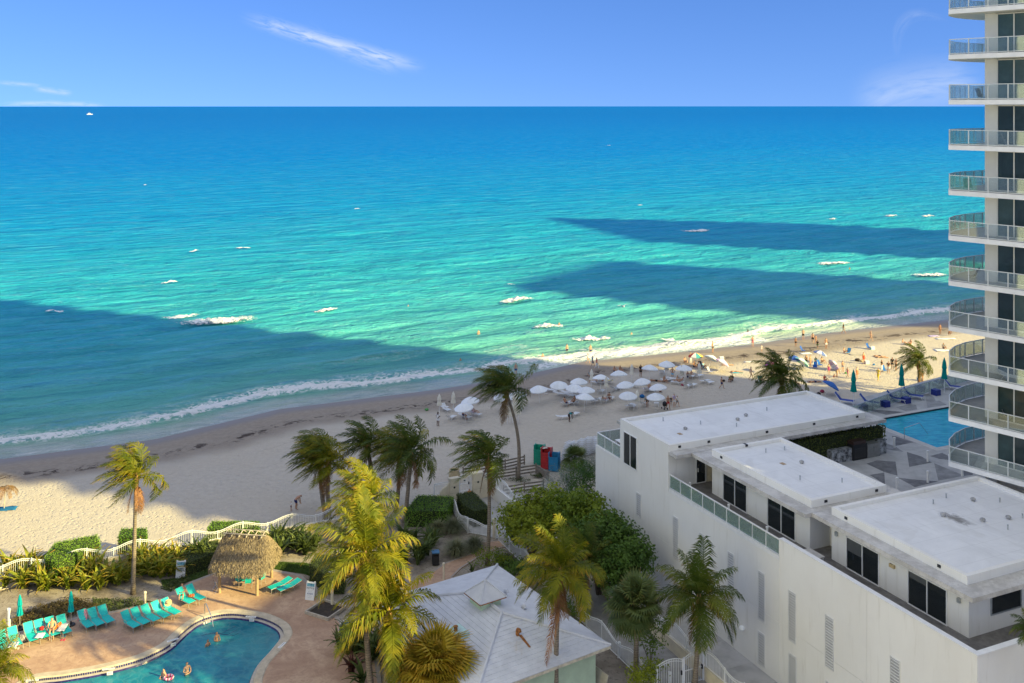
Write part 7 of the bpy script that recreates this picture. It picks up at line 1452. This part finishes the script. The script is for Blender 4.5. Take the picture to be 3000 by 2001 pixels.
# ------------------------------------------------------------------ breaking waves, gull and boat
t = NT('white_water'); v = t.coord('World'); n1 = t.noise(v, 2.2, 6, .7, .6)
ea = t.n('ShaderNodeAttribute', attribute_name='edge').outputs['Fac']; FOAM = t.done(t.n('ShaderNodeMixShader', {0: t.smooth(t.math('ADD', n1, t.math('MULTIPLY', ea, .42)), .62, .78), 1: t.n('ShaderNodeBsdfTransparent').outputs[0], 2: t.bsdf(t.mix(n1, (.70, .74, .74), (.86, .86, .84)), .7, spec=.2)}).outputs[0])
for i, (dx, dy, hw_, ht, lb) in enumerate(((445, 577, 14, .5, 'small whitecap far out on the left of the bay'), (390, 650, 22, .9, 'patch of white water above the left shadow'), (557, 570, 18, .4, 'faint whitecap far out right of the first one'), (126, 716, 22, .5, 'whitecap inside the left shadow at the picture edge'), (500, 737, 92, 1.5, 'long broken wave at the edge of the left shadow'), (415, 728, 45, 1.0, 'trail of foam left of the long broken wave'), (748, 713, 34, .9, 'short bright breaker in the middle of the bay'), (1185, 690, 48, 1.0, 'breaker at the tip of the near shadow'), (1175, 655, 10, .4, 'tiny whitecap above the tip of the near shadow'), (1262, 752, 42, 1.1, 'breaker with a swimmer in it off the umbrellas'), (1358, 780, 48, 1.3, 'bright breaker close to the beach off the walking couple'), (1598, 530, 38, .7, 'whitecap inside the far shadow'), (1910, 503, 16, .5, 'small whitecap beyond the far shadow on the right'), (2046, 496, 22, .8, 'left one of two bright whitecaps far out by the tower'), (2131, 497, 20, .8, 'right one of two bright whitecaps far out by the tower'), (1915, 606, 44, 1.0, 'breaker between the two shadows near the tower'), (2132, 632, 44, 1.0, 'breaker beside the tower balconies'), (1532, 780, 16, .4, 'small breaker near the shore off the umbrellas'), (1397, 334, 6, .5, 'tiny whitecap far out near the horizon'), (333, 425, 5, .4, 'tiny whitecap far out at the left'), (1470, 472, 9, .3, 'faint whitecap beyond the tip of the far shadow'), (820, 480, 7, .3, 'faint whitecap in the middle of the bay'))):
    c0 = sea(dx * 1.276, dy * 1.276); L = hw_ * 1.276 * c0.y / FPX; rr = random.Random(i); m = MB(); m.smooth = True; nx, ny = 46, 12; vs_ = []; at_ = []; wd = max(.9, min(4.2, L * .45)) * (c0.y / 190) ** .5
    for jx in range(nx + 1):
        s = jx / nx * 2 - 1
        for jy in range(ny + 1):
            q = jy / ny * 2 - 1; env = max(0, 1 - s * s) ** .6 * max(0, 1 - abs(q) ** 1.5); nn = mnoise.noise(Vector((s * L * .8 + i * 7, q * wd * .8, i))) + .5 * mnoise.noise(Vector((s * L * 2.2, q * wd * 2.5, i + 5)))
            x_ = s * L; y_ = q * wd + .9 * math.sin(s * 2.1 + i) + .5 * nn; z_ = ht * .30 * env * (.45 + 1.1 * nn) + ht * .26 * max(0, 1 - s * s) * (.6 + nn) * math.exp(-((q + .35) / .3) ** 2) - .16
            at_.append(env * (1 if q < 0 else .75)); vs_.append(Vector((x_ * SU[0] + y_ * SN[0], x_ * SU[1] + y_ * SN[1], z_ + .30)))
    m.add(vs_, [(a * (ny + 1) + b, (a + 1) * (ny + 1) + b, (a + 1) * (ny + 1) + b + 1, a * (ny + 1) + b + 1) for a in range(nx) for b in range(ny)], at_)
    o = m.obj('breaking_wave', FOAM, attname='edge'); o.location = c0; tag(o, lb, 'wave')
gull = thing('gull', sea(1826, 906) + Vector((0, 0, .5)), .4, 'white gull over the water inside the near shadow', 'bird'); gull.scale = (1.6,) * 3
m = MB(); m.smooth = True; m.tube([(0, -.3, 0), (0, -.15, .03), (0, .1, .02), (0, .35, .0)], [.02, .08, .09, .02], 7); m.obj('body', WHITE, gull)
for s in (-1, 1): m = MB(); m.add([(0, -.08, .04), (0, .12, .04), (s * .35, .10, .22), (s * .35, -.06, .22), (s * .75, .12, .12), (s * .7, .02, .13)], [(0, 1, 2, 3), (3, 2, 4, 5)]); m.obj('wing', WHITE, gull)
bt = thing('motor_yacht', P(262, 336, SEA_Z), .2, 'small white motor yacht on the horizon at the left', 'boat'); bs = 1.15; bt.scale = (bs,) * 3
m = MB(); m.add([(-9, -2.4, 0), (7, -2.2, 0), (11, 0, .6), (7, 2.2, 0), (-9, 2.4, 0), (-9.5, -2.7, 2.2), (7, -2.6, 2.6), (12.5, 0, 3.2), (7, 2.6, 2.6), (-9.5, 2.7, 2.2)], [(0, 1, 6, 5), (1, 2, 7, 6), (2, 3, 8, 7), (3, 4, 9, 8), (4, 0, 5, 9), (5, 6, 7, 8, 9)]); m.obj('hull', WHITE, bt); MB().box(-6, 4.5, -1.9, 1.9, 2.3, 4.4).obj('cabin', WHITE, bt); MB().box(-3.5, 2.5, -1.4, 1.4, 4.4, 6.2).obj('bridge', WHITE, bt); MB().tube([(-1, 0, 6.2), (-1.6, 0, 9.5)], .18, 6).obj('mast', WHITE, bt); MB().box(-5, 3.8, -1.92, -1.905, 3.1, 3.9).obj('window', DGLASS, bt)

# ------------------------------------------------------------------ the people in the picture
BLK, NAV, RED, TEA, WHI, GRY, PNK, YEL, LBL, LAV, GRN, BRN = (.015, .015, .018), (.015, .03, .12), (.45, .03, .03), (.02, .22, .25), (.75, .74, .72), (.22, .23, .24), (.55, .18, .22), (.65, .50, .04), (.25, .48, .62), (.48, .40, .58), (.10, .22, .06), (.22, .13, .08)
def bp(px, py, rz, label, pose='stand', skin=0, hair=0, wear=(), scale=1.0, dz=0.0, at=None):
    q = (beach(px, py) if at is None else at).copy(); q.z += dz; return person(q, rz, label, pose, skin, hair, wear, scale)
MT = lambda c: (('shorts', c),)
BK = lambda c: (('briefs', c), ('top', c))
SS = lambda a, b: (('shirt', a), ('shorts', b))
bp(1511, 1099, .3, 'person with a bare back and blue shorts wading behind the leaning palm', 'stand', 0, 0, MT((.03, .10, .28)))
bp(1283, 1249, 2.6, 'attendant in white clothes carrying a closed umbrella at the left', 'arms_in', 4, 0, (('shirt', WHI), ('shorts', WHI)))
bp(1357, 1227, .9, 'bare backed man sitting on the lounger with the white towel', 'chair', 1, 0, MT(NAV)); bp(1388, 1217, .9, 'person in pale pink lying on the lounger behind the palm crown', 'recline', 3, 1, (('dress', (.7, .5, .52)),))
bp(1668, 1236, 1.2, 'attendant in a teal shirt and dark shorts dragging a lounger', 'bend', 4, 0, SS(TEA, BLK), .98); bp(1655, 1192, 2.4, 'man in a navy cap sitting on a lounger', 'chair', 1, 0, MT(NAV)); bp(1682, 1188, -2.4, 'dark haired woman sitting on a lounger facing the man in a cap', 'chair', 2, 0, BK(BLK))
bp(1729, 1122, .2, 'man in a grey shirt standing among the loungers', 'hips', 1, 0, SS(GRY, BLK)); bp(1751, 1128, -2.4, 'person in a white shirt reclining on a lounger behind the closed umbrella', 'recline', 0, 0, SS(WHI, GRY)); bp(1765, 1126, -2.4, 'tanned person reclining next to the person in a white shirt', 'recline', 1, 0, MT(BLK)); bp(1877, 1104, .4, 'person in dark clothes standing at the shadow edge', 'stand', 2, 0, SS(BLK, BLK))
bp(1800, 1090, .5, 'left of two seated people seen just behind an umbrella top', 'sit', 0, 0, MT(NAV)); bp(1817, 1089, .5, 'right of two seated people seen just behind an umbrella top', 'sit', 1, 0, BK(RED)); bp(1970, 1112, -.6, 'bare backed man in light blue trunks with hands on hips', 'hips', 1, 0, MT(LBL)); bp(1946, 1120, .6, 'dark haired person sitting beside the man in light blue trunks', 'sit', 1, 0, BK(BLK)); bp(1985, 1118, .6, 'woman sitting with reddish hair by the closed umbrella', 'sit', 3, 1, BK(PNK)); bp(1921, 1117, 1.2, 'person lying on the shaded sand left of the seated group', 'lie', 1, 0, MT(BLK))
bp(2015, 1106, .4, 'left of two people sitting with backs to the camera under the far umbrella', 'sit', 1, 0, MT(NAV)); bp(2026, 1103, .4, 'right of two people sitting with backs to the camera under the far umbrella', 'sit', 0, 1, BK(WHI)); bp(1992, 1127, -2.0, 'sunbather in dark red lying on a lounger at the right', 'recline', 1, 0, BK((.2, .02, .03)))
bp(1896, 1193, -.5, 'man in a teal shirt and black shorts bending over the loungers', 'bend', 1, 0, SS(TEA, BLK)); bp(1957, 1199, .3, 'man in red trunks carrying a backpack beside the stroller', 'walk', 1, 0, MT(RED)); bp(1966, 1187, .3, 'small child in dark clothes between the man in red and the woman in lavender', 'stand', 0, 0, SS(BLK, GRY), .62); bp(1975, 1193, .6, 'person in a lavender shirt and white shorts seen from behind', 'stand', 3, 0, SS(LAV, WHI)); bp(1984, 1191, .8, 'slim child walking right of the lavender shirt', 'walk', 1, 0, SS(WHI, GRY), .8)
bp(1785, 1178, 2.7, 'person sitting on the rightmost lounger of the near row of four', 'chair', 2, 0, BK((.2, .05, .08))); bp(1770, 1183, 2.7, 'person in lilac lying on the third lounger of the near row', 'recline', 1, 0, (('dress', (.4, .2, .35)),)); bp(1901, 1147, 2.9, 'woman with a bun sitting between the lilac towels', 'chair', 0, 1, BK(LAV)); bp(1934, 1150, 2.9, 'person half hidden behind the rightmost umbrella of the right cluster', 'sit', 1, 0, BK(BLK))
bp(1722, 1064, 1.2, 'girl in a white top running out of the surf', 'walk', 0, 0, (('shirt', WHI), ('briefs', WHI)), .85); bp(1736, 1077, 1.2, 'person in blue with a white hat walking along the wet sand', 'walk', 3, 3, (('shirt', (.08, .25, .45)), ('shorts', GRY))); bp(1748, 1082, 1.2, 'woman in a red top and white wrap walking along the wet sand', 'walk', 0, 0, (('shirt', (.55, .12, .1)), ('trousers', WHI)))
bp(2088, 1033, .9, 'big man in black trunks pointing out to sea', 'reach', 0, 0, MT(BLK), 1.05); bp(2205, 1016, .2, 'woman in a pink swimsuit standing at the foam edge', 'arms_in', 0, 1, (('dress', PNK),)); bp(2331, 1015, .4, 'thin child in dark trunks near the water line', 'stand', 2, 0, MT(BLK), .85); bp(2353, 995, .1, 'man in black trunks with hands in front at the water line', 'arms_in', 0, 0, MT(BLK)); bp(2381, 1006, 2.9, 'man in black trunks with his back to the sea walking up the sand', 'walk', 0, 0, MT(BLK)); bp(2390, 1006, .4, 'child behind the man in black trunks', 'stand', 1, 0, BK(BRN), .75); bp(2395, 1021, 2.6, 'small boy in a dark shirt and green shorts', 'walk', 1, 0, SS(BLK, GRN), .75); bp(2420, 1022, .3, 'woman in white shorts with long dark hair facing the sea', 'stand', 1, 0, (('top', BLK), ('shorts', WHI))); bp(2471, 977, 1.2, 'man in a black shirt walking in the shallow wash', 'walk', 1, 0, SS(BLK, GRY)); bp(2551, 999, 1.4, 'sunlit person in skin coloured swimwear walking on the sand', 'walk', 0, 3, (('briefs', (.5, .25, .15)),)); bp(2754, 980, .2, 'dark skinned person standing beside the lilac towel', 'stand', 2, 0, BK(BRN)); bp(2781, 982, .4, 'person crouching beside the tower balcony', 'crouch', 2, 0, BK(BRN))
bp(2645, 1009, .9, 'left one of two people sitting in the sun facing each other', 'sit', 0, 0, MT(WHI)); bp(2668, 1010, -1.2, 'right one of two people sitting in the sun facing each other', 'sit', 1, 0, BK(YEL)); bp(2764, 1022, .2, 'man in a dark shirt sitting behind a white towel', 'sit', 1, 0, SS(GRY, NAV)); bp(2473, 1034, .7, 'woman sitting in the sun by the light blue chair', 'sit', 0, 1, BK(PNK))
bp(2362, 1073, .4, 'man in dark shorts standing left of the family group', 'stand', 1, 0, MT(BLK)); bp(2374, 1075, .7, 'woman in a bikini standing beside the man in dark shorts', 'stand', 0, 1, BK(BRN)); bp(2408, 1062, .6, 'person reclining in the sun right of the family group', 'sit', 0, 0, BK(BLK)); bp(2390, 1063, .3, 'person in a green top sitting under the blue and white parasol', 'sit', 0, 1, SS((.15, .42, .35), GRY)); bp(2428, 1098, .3, 'girl in a pink dress standing on the sunny sand', 'stand', 0, 0, (('dress', (.45, .08, .22)),), .92); bp(2452, 1105, 1.6, 'man bending down beside a small child', 'bend', 0, 0, MT((.5, .35, .15))); bp(2443, 1107, 1.0, 'small child crouching at the bending man', 'crouch', 1, 0, MT(RED), .6); bp(2469, 1090, .3, 'woman holding a blue towel round her waist', 'arms_in', 0, 0, (('top', LBL), ('skirt', (.08, .15, .28))), .95); bp(2483, 1106, 1.9, 'small girl in pink walking between the women', 'walk', 0, 1, (('dress', (.6, .2, .25)),), .82); bp(2511, 1111, .5, 'woman in an orange red suit seen from behind', 'stand', 3, 2, (('dress', (.65, .22, .12)),)); bp(2573, 1115, -.8, 'person all in bright yellow leaning forward', 'walk', 0, 2, (('shirt', YEL), ('trousers', YEL))); bp(2530, 1066, .5, 'woman in a red swimsuit standing behind the others', 'stand', 0, 1, (('dress', (.55, .08, .04)),))
bp(2583, 1089, .8, 'woman in a dark top and white trousers holding a bag', 'arms_in', 1, 0, (('shirt', BLK), ('trousers', WHI))); bp(2603, 1094, -.4, 'woman in a dark top and white shorts facing the camera', 'arms_in', 0, 0, (('shirt', (.12, .07, .05)), ('shorts', WHI))); bp(2625, 1085, -1.2, 'man in brown trunks standing with an arm out', 'reach', 1, 0, MT(BRN)); bp(2614, 1082, -.3, 'person in dark clothes partly hidden behind the two women', 'stand', 2, 0, SS(BLK, BLK)); bp(2703, 1117, .9, 'man in a dark shirt carrying a teal towel by the thin palm', 'arms_in', 1, 0, SS((.05, .08, .06), BRN)); bp(2575, 1045, 1.4, 'left one of a pair lying on a dark towel', 'lie', 1, 0, MT(BLK)); bp(2583, 1048, 1.4, 'right one of a pair lying on a dark towel', 'lie', 0, 0, BK(BLK)); bp(2386, 1120, 1.6, 'sunbather lying on a brown towel behind the bright blue parasol', 'lie', 1, 0, MT(NAV)); bp(2416, 1117, .6, 'person in red sitting behind the bright blue parasol', 'sit', 0, 0, SS(RED, RED))
bp(2114, 1139, 1.3, 'boy in navy trunks walking in the shade towards the umbrellas', 'walk', 1, 0, MT(NAV), .95); bp(2138, 1119, .3, 'man in a green shirt crouching on the sand', 'crouch', 1, 0, SS(GRN, BLK)); bp(2145, 1116, -.8, 'person in black sitting with knees up next to the man in green', 'sit', 2, 0, SS(BLK, BLK)); bp(2157, 1091, 1.4, 'sunbather lying beside the light blue towel', 'lie', 1, 1, BK(RED)); bp(2200, 1112, 1.6, 'tall walking figure with arms swinging left of the dark palm', 'walk', 0, 0, (('briefs', (.45, .28, .18)),), 1.05); bp(2228, 1120, .4, 'person in teal sitting in the teal chair', 'sit', 1, 0, SS((.02, .30, .30), BLK), dz=.15); bp(2262, 1123, .2, 'dark dressed person sitting in the turquoise striped chair', 'sit', 1, 0, SS(BLK, GRY), dz=.15); bp(2331, 1134, .9, 'person sitting in the teal and white chair', 'sit', 0, 0, MT(NAV), dz=.15); bp(2280, 1110, .3, 'person in a blue shirt sitting behind the dark palm', 'sit', 2, 0, SS(NAV, NAV))
bp(2034, 1076, .3, 'person sitting under the rainbow parasol', 'sit', 1, 0, MT(BLK)); bp(2046, 1080, .5, 'person in a dark shirt sitting right of the rainbow parasol pole', 'sit', 2, 0, SS(BLK, NAV)); bp(2060, 1078, .7, 'person in light blue sitting at the end of the rainbow parasol group', 'sit', 0, 0, SS(LBL, LBL)); bp(2023, 1066, .4, 'woman in white trousers standing left of the rainbow parasol', 'stand', 0, 1, (('top', (.5, .25, .1)), ('trousers', WHI))); bp(2129, 1070, 1.5, 'person in pink lying on the sand below the white cooler', 'lie', 0, 1, (('dress', PNK),)); bp(2231, 1030, .2, 'toddler in white standing left of the dark palm top', 'stand', 0, 1, SS(WHI, WHI), .6); bp(2006, 1063, .4, 'person with brown hair sitting behind the rightmost umbrella', 'sit', 0, 1, BK(BRN))
for px, py, dz, sk, lb in ((1349, 1060, -1.25, 1, 'swimmer at the edge of the left shadow near the beach'), (1402, 978, -1.15, 0, 'lone swimmer in the green water off the leaning palm'), (1638, 958, -1.0, 1, 'swimmer on the breaker off the umbrellas'), (1661, 1026, -.85, 0, 'person wading chest deep off the umbrellas'), (1730, 1030, -.75, 0, 'broad man wading waist deep close to the beach'), (1850, 982, -1.3, 0, 'swimmer far right of the bright breaker'), (2191, 974, -1.3, 4, 'dark haired head of a swimmer just off the foam'), (1196, 902, -1.2, 0, 'lone swimmer far out in the middle of the bay'), (2489, 790, -1.2, 2, 'surfer like swimmer beside the breaker near the tower'), (1590, 1044, -1.35, 0, 'swimmer low in the water left of the wading people')):
    q = sea(px, py); bp(0, 0, .6, lb, 'stand', sk, 0, MT(NAV), 1.0, dz + .12, q)
# people in the garden
bp(0, 0, 2.2, 'bare backed man in navy trunks bending over a toddler on the sand', 'bend', 1, 1, MT(NAV), 1.02, 0, P(868, 1493, 0)); bp(0, 0, -1.0, 'toddler in a white and navy outfit and hat on the sand', 'stand', 0, 0, SS(WHI, NAV), .52, 0, P(853, 1497, 0))
bp(0, 0, .25, 'woman reading with dark hair lying on a teal lounger', 'recline', 1, 0, BK((.3, .2, .2)), 1.0, 0, P(532, 1760, DZ)); bp(0, 0, .35, 'woman in a black bikini sitting on the edge of a teal lounger', 'chair', 0, 0, BK(BLK), 1.0, -.05, P(152, 1862, DZ))
for px, py, dz, rz, sk, sc_, lb, w_ in ((635, 1877, -.95, 1.0, 1, .92, 'boy standing in the garden pool by the handrail', MT(NAV)), (609, 1892, -1.1, 1.0, 1, .9, 'dark haired child deep in the garden pool', MT(NAV)), (548, 1978, -.85, .8, 0, 1.0, 'man standing waist deep in the garden pool', MT((.05, .1, .12))), (480, 1984, -1.05, -.6, 0, .95, 'woman with long dark hair holding a child in the garden pool', BK(PNK)), (494, 1988, -.85, .6, 3, .6, 'small child in pink held up in the garden pool', (('shirt', (.65, .12, .25)), ('shorts', PNK)))):
    q = P(px, py, WATER_Z); bp(0, 0, rz, lb, 'arms_in' if sc_ > .9 else 'stand', sk, 0, w_, sc_, dz, q)
fl = MB(); fl.smooth = True; a_ = [(.26 * math.cos(6.283 * k / 14), .26 * math.sin(6.283 * k / 14), 0) for k in range(15)]; fl.tube(a_, .09, 7); tag(fl.obj('swim_ring', cloth((.65, .08, .25), (.75, .6, .65), 5)), 'pink swim ring round the small child in the pool', 'swim ring').location = P(494, 1988, WATER_Z) + Vector((0, 0, .08))
bp(0, 0, .2, 'person in an orange top seen behind the beach gate', 'stand', 1, 2, SS((.60, .25, .06), NAV), .75, .0, P(1375, 1472, .2))
bd_ = MB(); bd_.smooth = True
